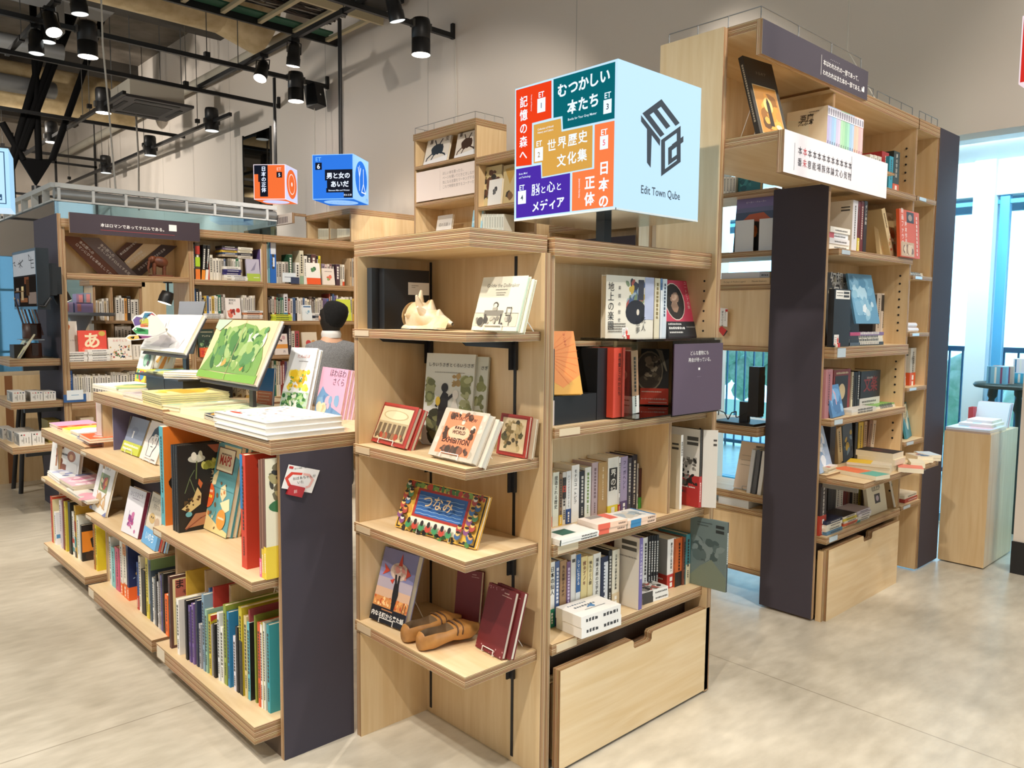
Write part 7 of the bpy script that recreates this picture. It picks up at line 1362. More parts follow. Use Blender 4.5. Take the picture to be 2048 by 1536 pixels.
# shelf b
zb_ = RZ['b']; wb = 'on the second tall case shelf'
h = at(*K7(950, 728), 1, 1.83).z-zb_
face_book(Matrix.Translation((3.862, 1.80, zb_)), at(*K7(1026, 900), 1, 1.80).x-3.862, h, .03, '#151518', 'black book with a white barcode label at left on the second shelf', [('r', .08, .83, .93, .98, '#e4e2dc'), ('r', .55, .92, .88, .96, '#3a3836'), ('r', .55, .86, .88, .9, '#3a3836'), ('l', .14, .5, .93, .03, '#55524e'), ('l', .14, .5, .88, .03, '#55524e')], page=BLACK)
pface(K7, 880, 1120, 616, zb_, 1.90, '#3c3d42', 'dark ornate book titled 幻想 behind the black barcode book', tilt=6, t=.025, front=[('b', 0, 0, 1, 1, ['#55565a', '#8a8478', '#2a2a2e', '#b0a890', '#46484e'], 46, .07, 6), ('t', '幻想', .4, .84, .2, '#eae8e4', {'b': .02}), ('t', '石画', .45, .72, .19, '#d8d6d0', {'b': .02})])
pface(K7, 1085, 1232, 622, zb_+.115, 1.835, '#5f93b4', 'blue misty photo book leaning on the second shelf, on a dark stack', tilt=13, t=.012, yaw=-.08, front=[('b', 0, 0, 1, 1, ['#6fa4c4', '#8ab8d0', '#4f86aa', '#a8cce0', '#7aaac8'], 26, .16, 5), ('b', .3, .1, .9, .5, ['#d8e4ec', '#b8d0de'], 6, .1, 4)])
pstack(K7, 1032, 1285, 1040, zb_, 1.815, .15, 4, [('#2a2c30', 'black', '#4a5a6a'), ('#dcd6c6', 'cream-spined', '#23252a'), ('#e0dac8', 'ivory-spined', '#2a2226'), ('#7a5a8a', 'purple and pink', '#b8406a')], 'book lying under the blue photo book')
prow(K7, zb_+.0, 1.93, [(1200, 1222, 765, '#2b2a2e', 'dark upright book right of the blue photo book', {}), (1224, 1256, 755, '#c8bcae', 'grey-beige upright book right of the blue photo book', {}), (1258, 1292, 757, '#d8ccc0', 'pale upright book with dark picture right of the blue photo book', dict(sp=[('r', 0, .65, 1, .97, '#3a3836')]))], wb)
talker('white shelf card in a red clip at left on the second tall shelf', 3.875, 1.787, zb_, .05)
# shelf c
zc = RZ['c']; wc = 'on the third tall case shelf'
prow(K7, zc, 1.80, [(850, 900, 1312, '#b07a80', 'rose-pink', dict(w=.2, tc='#4a2a30', sp=[('r', .25, .3, .8, .95, '#a56a72')]))], wc, 'rose book on the third tall shelf')
prow(K7, zc, 1.87, [(905, 1030, 1312, '#8a2a24', 'broad red and black book with gold picture on the third tall shelf', dict(sp=[('r', .1, .1, .85, .86, '#1f1c1c'), ('e', .5, .5, .2, .18, '#c8b48a'), ('l', .15, .85, .9, .06, '#e0c8a0')], fine=False)), (1040, 1052, 1330, '#e0d6b8', 'slim cream', {}), (1054, 1066, 1330, '#1f1f22', 'slim black', {}), (1068, 1080, 1330, '#232328', 'second slim black', {}), (1082, 1100, 1325, '#18181b', 'third black', dict(tc='#d8d4cc')),
     (1105, 1248, 1322, '#1b191a', 'wide dark book with dim red lettering on the third tall shelf', dict(sp=[('t', '文楽', .5, .5, .35, '#7a1f1f', {'b': .02}), ('l', .3, .6, .8, .05, '#8a8680')], band=('#d8d4ce', .3, [('l', .1, .8, .6, .05, '#55524e'), ('l', .1, .7, .3, .05, '#55524e')]), fine=False))], wc)
pface(KR, 765, 862, 62, zc, 1.80, '#4f7fb0', 'blue glossy book with a small pink figure leaning on the third tall shelf', tilt=14, t=.014, yaw=.12, front=[('b', 0, 0, 1, 1, ['#3f6a9a', '#6a9ac8', '#8ab4d8'], 16, .2, 4), ('s', [(.5, .4), (.55, .7), (.45, .8)], .06, '#e0a0a8')], page=C('#e0d2b0'))
pstack(KR, 868, 1022, 205, zc, 1.795, .11, 2, [('#e2d8c4', 'cream'), ('#dcd8d0', 'white')], 'paperback lying in front on the third tall shelf', into=FAR)
pstack(KR, 1022, 1150, 180, zc, 1.81, .13, 3, [('#e4dcc8', 'cream'), ('#d8d4c8', 'grey'), ('#7fae5a', 'green-covered')], 'book lying at right on the third tall shelf', into=FAR)
# pull-out shelf
zd = .7525; wd = 'on the pull-out shelf'
zf = RZ['d']
pface(KR, 692, 790, 320, zf, 1.82, '#a8bcd8', 'pale blue book with a white figure leaning at the left of the pull-out shelf', tilt=16, t=.012, yaw=.10, front=[('b', .2, .1, .9, .9, ['#c8d4e8', '#e6eaf2', '#8aa4c8'], 14, .15, 3)], page=C('#e0d2b0'))
prow(KR, zf, 1.90, [(742, 775, 300, '#2a2a34', 'dark blue', {}), (800, 828, 322, '#c8b48a', 'tan', dict(lean=-12)), (832, 890, 302, '#4a5a6a', 'grey-blue picture', dict(lean=-10, sp=[('b', 0, .1, 1, .9, ['#8aa4b4', '#c8a84a', '#2a3440'], 10, .2, 4)], fine=False)), (895, 912, 292, '#24221f', 'black', {}), (915, 945, 290, '#d8b42c', 'yellow', {}), (950, 968, 285, '#b89a7a', 'brown-white', {}), (970, 990, 282, '#8a6a58', 'mottled', dict(lean=8)), (992, 1012, 282, '#c8b8a4', 'beige', dict(lean=8))], 'at the back above the pull-out shelf', into=FAR)
KQ = Crop(1630, 830, 4.885)
def qpile(fl, fr, top, d, n, col, base, tops, grp, z0=zd, **k):
    labs = ['%s, %s' % (base, 'topmost' if i == n-1 else 'lowest' if i == 0 else ordn(i)+' from bottom') for i in range(n)] if n > 1 else [base]
    return flat(KQ, fl, fr, top, z0, d, col, labs[-1], n=n, labels=labs, front=[('r', 0, 0, 1, 1, tops[0])]+list(tops[1:]), group=grp, jitter=.008, **k)
qpile((160, 560), (595, 643), (380, 560), .12, 1, '#e8dcc0', 'orange and teal paperback in front on the pull-out shelf', ['#e8764a', ('r', .62, 0, 1, 1, '#5fae9e'), ('l', .2, .5, .7, .02, '#7a2a1a')], 'front paperback')
_, A_, W_, H_ = qpile((308, 535), (735, 578), (560, 478), .13, 3, '#e6d8c0', 'yellow-topped thick book in the left stack on the pull-out shelf', ['#e6bc2c', ('r', .55, 0, 1, 1, '#ddd0b8')], 'left stack on the pull-out shelf')
qpile((395, 500), (760, 552), (600, 360), .14, 3, '#eadcbc', 'black-topped thick book in the back stack on the pull-out shelf', ['#1f1c1c', ('b', .2, .2, .9, .8, ['#3a2a28', '#5a2a26'], 6, .2, 3)], 'back stack on the pull-out shelf')
qpile((800, 520), (812, 556), (806, 495), .12, 1, '#e8dccc', 'small salmon-covered book between the stacks on the pull-out shelf', ['#e0806a'], 'small salmon book')
qpile((905, 470), (935, 512), (930, 445), .07, 1, '#ebe2c8', 'small ivory book right of the salmon one on the pull-out shelf', ['#ddd2b8'], 'small ivory book')
qpile((885, 430), (1005, 468), (955, 390), .09, 2, '#ebdfbe', 'picture-covered book in the right stack on the pull-out shelf', ['#c8bca8', ('b', 0, 0, 1, 1, ['#a5584a', '#4a6a8a', '#d8c8a8'], 10, .2, 3)], 'right stack on the pull-out shelf')
qpile((960, 410), (1075, 450), (1010, 372), .09, 2, '#efe6d0', 'white-topped book at the right end of the pull-out shelf', ['#c8d4dc'], 'right end stack on the pull-out shelf')
qpile((45, 560), (130, 572), (90, 505), .11, 3, '#d8cbb4', 'white and red book left above the pull-out shelf', ['#e4dcd6', ('r', .5, 0, 1, .3, '#c8705a')], 'left pile above the pull-out shelf', z0=zf)
# shelf e
ze = RZ['e']; we = 'on the lowest tall case shelf'
prow(KR, ze, 1.80, [(684, 722, 665, '#2a2226', 'black and red book standing at the left end of the lowest tall shelf', dict(w=.17, ttl='岡本太郎芸術原論', tc='#e8e2da', tsz=.5, band=('#b03a2a', .38)))], we)
prow(KR, ze, 1.93, [(730, 778, 640, '#24262a', 'broad dark', {}), (780, 802, 655, '#c8c4ba', 'grey', {}), (804, 822, 650, '#dcd6c8', 'white', {}), (824, 846, 655, '#6a2a2a', 'dark red', {}), (848, 862, 655, '#7a4a3a', 'red-brown', {}), (864, 880, 660, '#2c2c30', 'black', {}), (882, 900, 660, '#d8d4c8', 'pale', {}), (902, 916, 660, '#e0dccc', 'second pale', {}), (918, 932, 665, '#c8c43c', 'yellow-green', {}), (934, 950, 665, '#4a3a34', 'dark brown', {})], 'at the back of the lowest tall case shelf', into=FAR)
pface(KR, 990, 1098, 668, ze, 1.82, '#d8d0b8', 'cream book with small dark square picture at right on the lowest tall shelf', tilt=10, t=.02, front=[('r', .38, .35, .68, .68, '#2f2c34'), ('e', .53, .52, .08, .1, '#b8a8b4'), ('t', '百家争鳴', .5, .86, .12, '#4a463e'), ('l', .3, .7, .8, .03, '#8a8478')])
pstack(KR, 724, 825, 888, ze, 1.795, .14, 4, [('#5a86a8', 'blue-green'), ('#e0dac8', 'cream'), ('#e8e2d4', 'white'), ('#1f2a4a', 'navy')], 'book in the left stack on the lowest tall shelf', into=FAR)
pstack(KR, 826, 912, 862, ze, 1.80, .14, 5, [('#e6d8a4', 'yellow'), ('#d8603c', 'orange'), ('#e8e2d0', 'white'), ('#d8c43c', 'bright yellow'), ('#e4dccc', 'cream')], 'book in the middle stack on the lowest tall shelf', front=[('r', 0, 0, 1, 1, '#3a3438')], into=FAR)
pstack(KR, 914, 998, 828, ze, 1.80, .14, 4, [('#e6e2d8', 'white', '#4aa09a'), ('#dcd8d0', 'grey-white'), ('#d0ccd4', 'lilac'), ('#c8c0cc', 'pale purple')], 'book in the right stack on the lowest tall shelf', into=FAR)
# narrow bay
prow(KT, RN[0], 1.86, [(1607, 1640, 990, '#d8d2ca', 'black and white patterned magazine leaning in the top narrow bay', dict(lean=-9, w=.2, sp=[('b', 0, 0, 1, 1, ['#2a2624', '#6a645c'], 14, .3, 4)], fine=False))], 'x')
pstack(K7, 1442, 1572, 602, RN[1], 1.80, .14, 2, [('#d8d4cc', 'white'), ('#e0dac8', 'cream')], 'book lying in the narrow bay below the orange book', into=FAR)
m = M(); a, b = at(*K7(1462, 520), 1, 1.92).x, at(*K7(1534, 520), 1, 1.92).x; m.box((a, 1.92, RN[1]), (b, 2.06, RN[1]+.16), DARK); m.box((a-.03, 1.93, RN[1]), (a-.002, 2.05, RN[1]+.12), C('#6a3a78', .5)); tag(m.build('slip_case', None, (a, 1.92, RN[1])), 'black slip case beside a purple spine in the narrow bay', 'book')
for i, (l, r, yc, lab) in enumerate(((1432, 1508, 1027, 'lower of two white paper rolls in the narrow bay'), (1426, 1502, 993, 'upper of two white paper rolls in the narrow bay'))):
    a, b = at(*K7(l, yc), 1, 1.82), at(*K7(r, yc), 1, 1.82); m = M(); rl = .0145; z = RN[2]+rl+i*2*rl; m.cyl((a.x, 1.82+.004*i, z), (b.x, 1.82+.004*i, z), rl, C('#e8e4ea', .4), 14); m.cyl((a.x-.001, 1.82+.004*i, z), (a.x, 1.82+.004*i, z), rl*.6, C('#b8a0b0', .5), 12); tag(m.build('paper_roll', None, (a.x, 1.82, z)), lab, 'paper roll', 'white paper rolls')
prow(K7, RN[3], 1.84, [(1470, 1510, 1155, '#b8b4a8', 'thick grey book with orange band in the narrow bay', dict(band=('#d8582a', .34), w=.18, left=[('r', 0, 0, 1, 1, '#c8c4b8')]+BAR, sp=[('t', '怪', .5, .6, .6, '#3a3a34')])), (1420, 1440, 1240, '#e0d4b8', 'cream book leaning left in the narrow bay with the grey one', dict(lean=-8))], 'x')
pface(KR, 1222, 1300, 172, RN[4], 1.82, '#3f8a9c', 'teal book with a pale figure leaning in the narrow bay', tilt=12, t=.014, yaw=.2, front=[('b', .2, .2, .9, .9, ['#6ab0bc', '#c8dcd8', '#2a6a7c'], 14, .15, 3), ('r', .2, .75, .8, .95, '#d8d0b4')], page=C('#e0d2b0'))
prow(KR, RN[4], 1.85, [(1180, 1200, 180, '#d8cca8', 'cream book leaning left of the teal one', dict(lean=-10)), (1202, 1220, 178, '#d0c29a', 'second cream book leaning left of the teal one', dict(lean=-10))], 'x')
pface(KR, 1148, 1204, 632, RN[5], 1.80, '#e6e4de', 'white booklet with a teal stripe leaning in the lowest narrow bay', tilt=12, t=.008, yaw=.25, front=[('r', .1, .78, .9, .88, '#3a8aa0'), ('l', .15, .8, .6, .06, '#6a6660'), ('l', .15, .7, .4, .06, '#6a6660')])
pstack(KR, 1205, 1292, 728, RN[5], 1.80, .13, 2, [('#a5382f', 'dark red'), ('#e4dcc8', 'cream')], 'book lying in the lowest narrow bay', into=FAR)
# bridge shelf
zb2 = 2.2535
T = Matrix.Translation((at(*KT(683, 800), 1, 1.65).x, 1.65, zb2+.006)) @ Matrix.Rotation(-.12, 4, 'Z') @ Matrix.Rotation(math.radians(-17), 4, 'X')
wB = at(*KT(838, 800), 1, 1.63).x-at(*KT(683, 800), 1, 1.65).x
face_book(T, wB+.03, .345, .022, '#2b2721', 'black art book with a golden picture leaning on the overhead bridge shelf', [('r', .1, .05, .9, .66, '#c8b48a'), ('r', .115, .06, .885, .65, '#b8803a'), ('b', .13, .07, .87, .64, ['#d8a04a', '#8a5a24', '#c88a34', '#5a3c1c'], 26, .16, 4), ('e', .5, .42, .15, .1, '#e6c27a'), ('p', [(.44, .16), (.58, .16), (.56, .45), (.5, .52), (.45, .45)], '#2a1f18'), ('t', 'トルキア', .5, .8, .09, '#8a8272'), ('e', .72, .16, .1, .03, '#d8c8a8')], spine=[('L', .5, .9, .2, .4, '#a59a84')])
wire_stand(T, wB+.03, .345, .022, zb2, 'wire stand holding the black art book on the overhead bridge')
PAST = ['#a8a4cc', '#a4b0d4', '#94b4d8', '#9cc0dc', '#b8b4d0', '#c4bcd4', '#a4ccb0', '#9cc8a8', '#8cc0a4', '#98ccb8', '#94b8d4', '#a4c0dc', '#e4b4a4', '#e8bcac', '#e4acb0', '#e8b8bc']
px0, px1 = 1092, 1315; n = len(PAST); YP = 1.66
h0 = at(*KT(1092, 645), 1, YP).z-zb2
xs = [at(*KT(px0+(px1-px0)*i/n, 700), 1, YP).x for i in range(n+1)]
NAMES = ['lavender', 'pale blue-violet', 'sky blue', 'light blue', 'pale lilac', 'lilac', 'mint green', 'soft green', 'sea green', 'aqua green', 'grey-blue', 'powder blue', 'peach', 'light peach', 'rose', 'pale pink']
for i in range(n):
    T = Matrix.Translation((xs[i], YP, zb2)); t_ = xs[i+1]-xs[i]-.0006
    book(T, t_, .19, h0, PAST[i], '%s spine, %s volume from left in the pastel set over the white header' % (NAMES[i], ordn(i)), spine=[('r', 0, .82, 1, .98, '#dcdce6'), ('r', .2, .84, .8, .96, '#8a8898'), ('L', .5, .35, .2, .3, '#6a6878'), ('L', .5, .16, .06, .3, '#55535f')], left=([('r', 0, 0, 1, 1, '#e6ddca'), ('p', [(0, 0), (.55, 0), (.55, .75), (0, .85)], '#e2e0cf'), ('t', '亜魔', .5, .78, .17, '#3a3634', {'b': .02}), ('t', '忍ぶ本', .48, .7, .13, '#3a3634', {'b': .02}), ('b', .82, .05, .98, .25, ['#3a3634', '#a5604a', '#c8a88a'], 8, .05, 3), ('l', .55, .8, .92, .03, '#6a6660')] if i == 0 else ()), group='pastel volumes over the white header', hard=False)
zs_ = RZ['s']
prow(KT, zs_, 1.82, [(1352, 1375, 950, '#e0dcd2', 'white book partly hidden at left end behind the header', dict(w=.15)), (1377, 1398, 955, '#e4e0d6', 'white book second behind the header', dict(w=.15)), (1400, 1424, 962, '#dcd8cf', 'cream-white book third behind the header', dict(w=.15)), (1426, 1470, 935, '#a5282c', 'broad red book on the top tall shelf', dict(tc='#e0c8b8', w=.18)), (1473, 1498, 962, '#2f9ab4', 'teal book on the top tall shelf', dict(y=1.80)), (1500, 1538, 932, '#26322e', 'tall dark green-black book with pale letters on the top tall shelf', dict(ttl='夢の宇宙誌', tc='#d8d4c8', tsz=.5, band=('#d8582a', .2)))], 'x')
# ---- the rack in the aisle
def rx(px, py): return at(px, py, 0, RX)
def rrow(z0, x, items, where):
    for i, (l, r, tp, col, lab) in enumerate(items):
        a, b = at(l, tp, 0, x).y, at(r, tp, 0, x).y; h = at((l+r)/2, tp, 0, x).z-z0
        book(Matrix.Translation((x, a, z0)) @ Matrix.Rotation(-math.pi/2, 4, 'Z'), a-b-.0008, .13, h, col, lab, spine=[('L', .5, .9, .2, .4, '#6a655c')], into=FAR)
for i in range(5): rrow(RKZ['a'], 3.88, [(1441+i*6.3, 1446.8+i*6.3, 354, ['#e6e0d4', '#e2dcd0'][i % 2], '')], 'on the top rack shelf')
T = Matrix.Translation((3.90, at(1476, 380, 0, 3.9).y, RKZ['a'])) @ Matrix.Rotation(-math.pi/2, 4, 'Z'); face_book(T, at(1476, 380, 0, 3.9).y-at(1520, 380, 0, 3.9).y, .10, .03, '#2f7a80', 'teal album lying low on the top rack shelf', [('b', 0, 0, 1, 1, ['#3f8f94', '#246068', '#4aa0a0'], 14, .12, 3)])
yA, yB = at(1466, 500, 0, 3.93).y, at(1546, 500, 0, 3.93).y
T = Matrix.Translation((3.93, yA, RKZ['b'])) @ Matrix.Rotation(-math.pi/2, 4, 'Z') @ Matrix.Rotation(math.radians(-5), 4, 'X')
yB = max(yB, 2.15)
hL = at(1505, 392, 0, 3.95).z-RKZ['b']
face_book(T, yA-yB, hL, .03, '#5a6080', 'large book with a purple dusk sky and orange rocks behind two white plates', [('r', 0, .8, 1, 1, '#7a70a4'), ('r', 0, .7, 1, .8, '#6a7098'), ('r', 0, .55, 1, .72, '#4a5a78'), ('p', [(.15, .55), (.35, .68), (.7, .7), (.85, .6), (1, .52), (1, .4), (.1, .4)], '#c8603a'), ('p', [(0, .5), (.4, .56), (1, .5), (1, 0), (0, 0)], '#3a3634'), ('r', 0, 0, 1, .3, '#1d1c20'), ('t', 'ピーター・ドゥーラー', .5, .88, .05, '#e0dcec'), ('b', .4, .2, .6, .5, ['#c86a3a', '#d8844a'], 6, .1, 3)])
for i, (l, r, tp) in enumerate(((1470.5, 1507, 440.5), (1518, 1546.5, 437))):
    a, b = at(l, 480, 0, 3.90).y, max(at(r, 480, 0, 3.90).y, 2.14); zt = at((l+r)/2, tp, 0, 3.90).z
    m = M(); m.box((3.898, b, RKZ['b']), (3.902, a, zt), C('#dadbdd', .4)); m.box((3.88, b, RKZ['b']), (3.902, a, RKZ['b']+.002), C('#dadbdd', .4)); tag(m.build('bookend', None, (3.9, a, RKZ['b'])), ['white metal plate at left before the dusk landscape book', 'white metal plate at right before the dusk landscape book'][i], 'bookend', 'white metal plates')
zq = RKZ['c']
for i, (l, r, tp, bt, col, lab, sp) in enumerate(((1438, 1540, 553, 568, '#d2b48a', 'wide tan book lying on the closed rack box', [('t', 'Da Jago: A Modern Legend', .32, .35, .04, '#5a4a34'), ('t', 'Manada Ettemurs', .8, .35, .04, '#5a4a34')]), (1441, 1538, 538, 552, '#c9c9cd', 'grey-white book on top of the tan one on the rack', [('r', .8, 0, 1, 1, '#a8a8ae'), ('l', .84, .98, .3, .03, '#2a2a2e')]))):
    a, b = at(l, tp, 0, RX+.004).y, max(at(r, tp, 0, RX+.004).y, 2.145); z0 = zq+i*.034; t_ = .033; w_ = a-b
    T = Matrix(((0, 0, 1, RX+.004+.01*i), (-1, 0, 0, a), (0, -1, 0, z0+t_), (0, 0, 0, 1)))
    o = face_book(T, w_, .2, t_, col, lab, hard=False); m = M(); m.box((0, 0, -.0007), (w_, t_, 0), C(col), T); marks(m, lambda u, v, q_: T @ Vector((u*w_, (1-v)*t_, -.0008-LIFT*q_)), sp, w_, t_, 0); m.build('spine_strip', o)
# red and white card hung at the rack
c = at(1444, 640, 0, RX-.02)
t = thing('shelf_card', 'white card with a red corner hung in front of the closed rack box', 'card', c, 'white shelf cards in red clips')
def fr(x, y, k=0): return at(*K7(x, y), 0, RX-.02-.0012*k)
m = M()
for pts, c_, k in (([(75, 862), (130, 868), (126, 1000), (68, 992)], '#efece8', 0), ([(62, 866), (75, 862), (68, 992), (48, 1006)], '#d8705a', 0), ([(112, 872), (130, 872), (129, 890), (112, 890)], '#c8302a', 1)): m.poly([fr(*p, k) for p in pts], C(c_))
for i, x in enumerate((92, 112)): m.text('夢をつむぐ本の'[:6], fr(x, 900, 2), XL, UPZ, .014 if i == 0 else .008, C('#4a4642'), 0, 'c', True)
m.build('printed_card', t)
m = M(); 
for pts, c_ in (([(55, 1020), (85, 995), (122, 1025), (95, 1068)], '#c8302a'), ([(95, 1068), (122, 1025), (130, 1032), (102, 1070)], '#2a2422')): m.poly([fr(*p, 2) for p in pts], C(c_))
m.build('clip', t)
# monitor on shelf d, seen edge on
zm = RKZ['d']
t = thing('computer_monitor', 'black monitor seen from the side on the low rack shelf', 'monitor', (3.86, 2.3, zm))
zt = at(1515, 733, 0, 3.84).z
a = at(1502, 740, 0, 3.82)
m = M(); m.box((3.80, 2.16, zm+.05), (3.86, a.y, zt), C('#0f0f12', .35)); m.build('screen_body', t)
m = M(); m.box((3.86, 2.18, zm+.06), (3.90, a.y-.03, zt-.05), C('#1a1a1e', .6)); m.build('back_shell', t)
m = M(); m.box((3.85, 2.25, zm), (3.88, 2.30, zm+.12), BLACK); m.box((3.78, 2.17, zm), (3.98, 2.42, zm+.012), BLACK); m.build('stand_foot', t)
rr = random.Random(4); m = M(); pts = [(3.80+.02*math.sin(i*1.3), 2.2+.02*i+.01*math.cos(i*2), zm+.02+.05*abs(math.sin(i*.9))) for i in range(12)]; m.tube(pts, .003, BLACK, 6); tag(m.build('cable', None, pts[0]), 'tangle of black cable at the foot of the monitor', 'cable')
# shelf e of the rack: beige book on a stand and files
ze2 = RKZ['e']
T = Matrix.Translation((3.93, at(1467, 960, 0, 3.93).y, ze2+.004)) @ Matrix.Rotation(-math.pi/2, 4, 'Z') @ Matrix.Rotation(math.radians(-16), 4, 'X')
face_book(T, .19, (at(1500, 884, 0, 3.97).z-ze2), .014, '#dccbb8', 'beige book with barcode turned backwards on a wire stand, low rack shelf', [('r', .5, .9, .8, .94, '#5a524a'), ('r', .5, .84, .8, .88, '#5a524a'), ('l', .1, .8, .7, .02, '#9a8e82'), ('l', .1, .8, .6, .02, '#9a8e82'), ('l', .1, .8, .5, .02, '#9a8e82')])
wire_stand(T, .19, .2, .014, ze2, 'wire stand holding the beige backward book', '#c8c8ca')
for i in range(3):
    y = 2.255-.032*i; book(Matrix.Translation((3.875, y, ze2)) @ Matrix.Rotation(-math.pi/2, 4, 'Z') @ Matrix.Rotation(math.radians(6), 4, 'Y'), .022, .2, .245, ['#c8ccd2', '#5a5e66', '#e0e2e4'][i], ['pale grey file leaning on the low rack shelf', 'dark grey file between two pale ones on the low rack shelf', 'white file nearest the dark grey end panel'][i], group='files on the low rack shelf')
ya = at(1437, 1000, 0, RX+.01).y; yb_ = at(1497, 1010, 0, RX+.01).y
m = M(); m.box((RX+.01, yb_, RKZ['f']), (RX+.21, ya, RKZ['f']+.055), C('#cfd4d8', .4)); o = tag(m.build('flat_box', None, (RX+.01, ya, RKZ['f'])), 'flat grey-white box lying on the lowest closed rack box', 'box')
m = M(); m.box((RX+.008, yb_-.002, RKZ['f']+.056), (RX+.212, ya+.002, RKZ['f']+.064), C('#b8bec4', .4)); m.build('lid', o)
# ---- on the plinth by the window
z = PLZ
def slab(lab, x0, y0, x1, y1, z0, z1, col, front=(), grp=None):
    T = Matrix(((1, 0, 0, x0), (0, 0, 1, y0), (0, -1, 0, z1), (0, 0, 0, 1))); return face_book(T, x1-x0, y1-y0, z1-z0, col, lab, front=front, hard=False, group=grp)
slab('large dark-edged magazine lying lowest at the front of the plinth', 5.462, 1.525, 5.78, 1.78, z, z+.012, '#b8a498')
slab('large glossy blue and pink magazine on the dark-edged one on the plinth', 5.468, 1.53, 5.79, 1.782, z+.0125, z+.026, '#c8d0de', [('b', 0, 0, 1, 1, ['#9ab8d0', '#d8b8c4', '#e0e4ea', '#8aa8c0'], 14, .2, 3)])
slab('white booklet in the middle pile on the plinth', 5.60, 1.56, 5.86, 1.75, z+.0265, z+.045, '#e2e6ea', [('b', 0, 0, 1, 1, ['#b8d4e4', '#e8eef2'], 8, .3, 3)])
slab('small white booklet topmost in the middle pile on the plinth', 5.68, 1.58, 5.88, 1.73, z+.0455, z+.062, '#e6e2e8', [('b', 0, 0, 1, 1, ['#e0c8d0', '#f0f0f4'], 6, .3, 3)])
for i in range(4):
    T = Matrix.Translation((5.90+.022*i, 1.56, z+.001)) @ Matrix.Rotation(math.radians(24), 4, 'Y'); book(T, .012, .19, .17, ['#d8dce4', '#e2e4ea', '#c8a4b0', '#dfe2e8'][i], ['first white booklet leaning at the right end of the plinth', 'second white booklet leaning at the right end of the plinth', 'pink booklet among the leaning ones on the plinth', 'last white booklet leaning at the right end of the plinth'][i], group='booklets leaning on the plinth')
for i in range(4): book(Matrix.Translation((5.88+.018*i, 1.752, z+.001)), .015, .03, .12, ['#c84a54', '#b83a48', '#d86a70', '#c8505a'][i], '', into=FAR)
# dark round table with turned legs beyond
tc_ = Vector((6.30, 1.62, 0)); zt = at(2010, 768, 0, 6.2).z
tt = thing('side_table', 'dark round side table with turned legs by the window, boxes on it', 'table', tc_)
TB = C('#2e3a36', .4); m = M(); m.lathe((tc_.x, tc_.y, zt), [(.001, -.03), (.25, -.03), (.26, -.015), (.25, 0), (.001, 0)], TB, 28); m.build('table_top', tt)
for i in range(3):
    a = 2.2+i*2.094; d = Vector((math.cos(a), math.sin(a), 0)); p0 = tc_+d*.14+Vector((0, 0, zt-.03)); p1 = tc_+d*.26; ax = (p1-p0).normalized(); Lg = (p1-p0).length
    m = M(); m.lathe(p0, [(.03, 0), (.03, .06), (.018, .08), (.03, .14), (.034, .17), (.02, .2), (.016, .3), (.024, Lg*.6), (.02, Lg*.75), (.03, Lg*.8), (.014, Lg)], TB, 12, ax); m.build('leg', tt)
for i, (dx, dy, w, d, h, c_, lab) in enumerate(((-.16, .02, .05, .12, .12, '#7ab0c8', 'small blue box left on the round dark table'), (-.08, .0, .035, .1, .12, '#c8b0a0', 'upright striped case on the round dark table'), (-.03, .02, .05, .12, .12, '#c89a8a', 'second upright striped case on the round dark table'), (.05, -.08, .14, .14, .07, '#4aa4c4', 'bright teal box at right on the round dark table'), (.06, -.06, .1, .1, .10, '#e0d4d8', 'pale boxed set on the teal box'))):
    z0 = zt+(.0705 if i == 4 else .0005); m = M(); x0, y0 = tc_.x+dx, tc_.y+dy; m.box((x0, y0, z0), (x0+w, y0+d, z0+h), C(c_, .4))
    for k in range(3): m.box((x0-.0006, y0+d*(.2+.3*k), z0+.004), (x0, y0+d*(.3+.3*k), z0+h-.004), C(['#8a4a6a', '#e6dcd0', '#4a7a9a'][k], .5))
    tag(m.build('gift_box', None, (x0, y0, z0)), lab, 'box')
# ================================================================ far shelves at left
K66 = Crop(370, 400, 4.8); K55 = Crop(0, 380, 4.267)
def far_row(z0, y, cr, items):
    """small far spines, all in one mesh"""
    for it in items:
        l, r, tp, col = it[:4]; o = it[4] if len(it) > 4 else {}
        a, b = at(*cr(l, tp), 1, y).x, at(*cr(r, tp), 1, y).x; h = at(*cr((l+r)/2, tp), 1, y).z-z0; t = b-a-.0006
        if h < .03: continue
        T = Matrix.Translation((a, y, z0))
        if 'lean' in o: T = T @ Matrix.Rotation(math.radians(o['lean']), 4, 'Y')
        far_box(T, t, .14, h, col, [('L', .5, .88, .35, .5, '#e4e0d8' if sum(lin(col)[:3]) < .5 else '#45423f')]+([('r', 0, 0, 1, o['foot'][1], o['foot'][0])] if 'foot' in o else [])+list(o.get('sp', ())))
def far_box(T, t, w, h, col, sp):
    FAR.box((0, 0, 0), (t, w, h-.002), C(col), T); FAR.box((.001, .001, h-.002), (t-.001, w, h-.001), PAGE, T)
    marks(FAR, lambda u, v, q_: T @ Vector((u*t, -.0003-LIFT*q_, v*h)), sp, t, h, 0)
def auto(x0, x1, top, n, seed, pal, jit=14):
    rr = random.Random(seed); x = x0; out = []; W = [(rr.uniform(.7, 1.3)) for _ in range(n)]; s = (x1-x0)/sum(W)
    for w_ in W:
        out.append((x, x+w_*s-.6, top+rr.uniform(-jit, jit), pal[rr.randrange(len(pal))])); x += w_*s
    return out
PALW = ['#e6e2da', '#dcd6ca', '#e0d8c0', '#d8d0c8', '#c8c0b8', '#e8e4e0']
PALM = PALW+['#6a5a8a', '#22222a', '#c8a43c', '#2f6a54', '#4a6a9a', '#8a3a30', '#5a4a44']
z = LZ[1][0]; Y = LY+.03
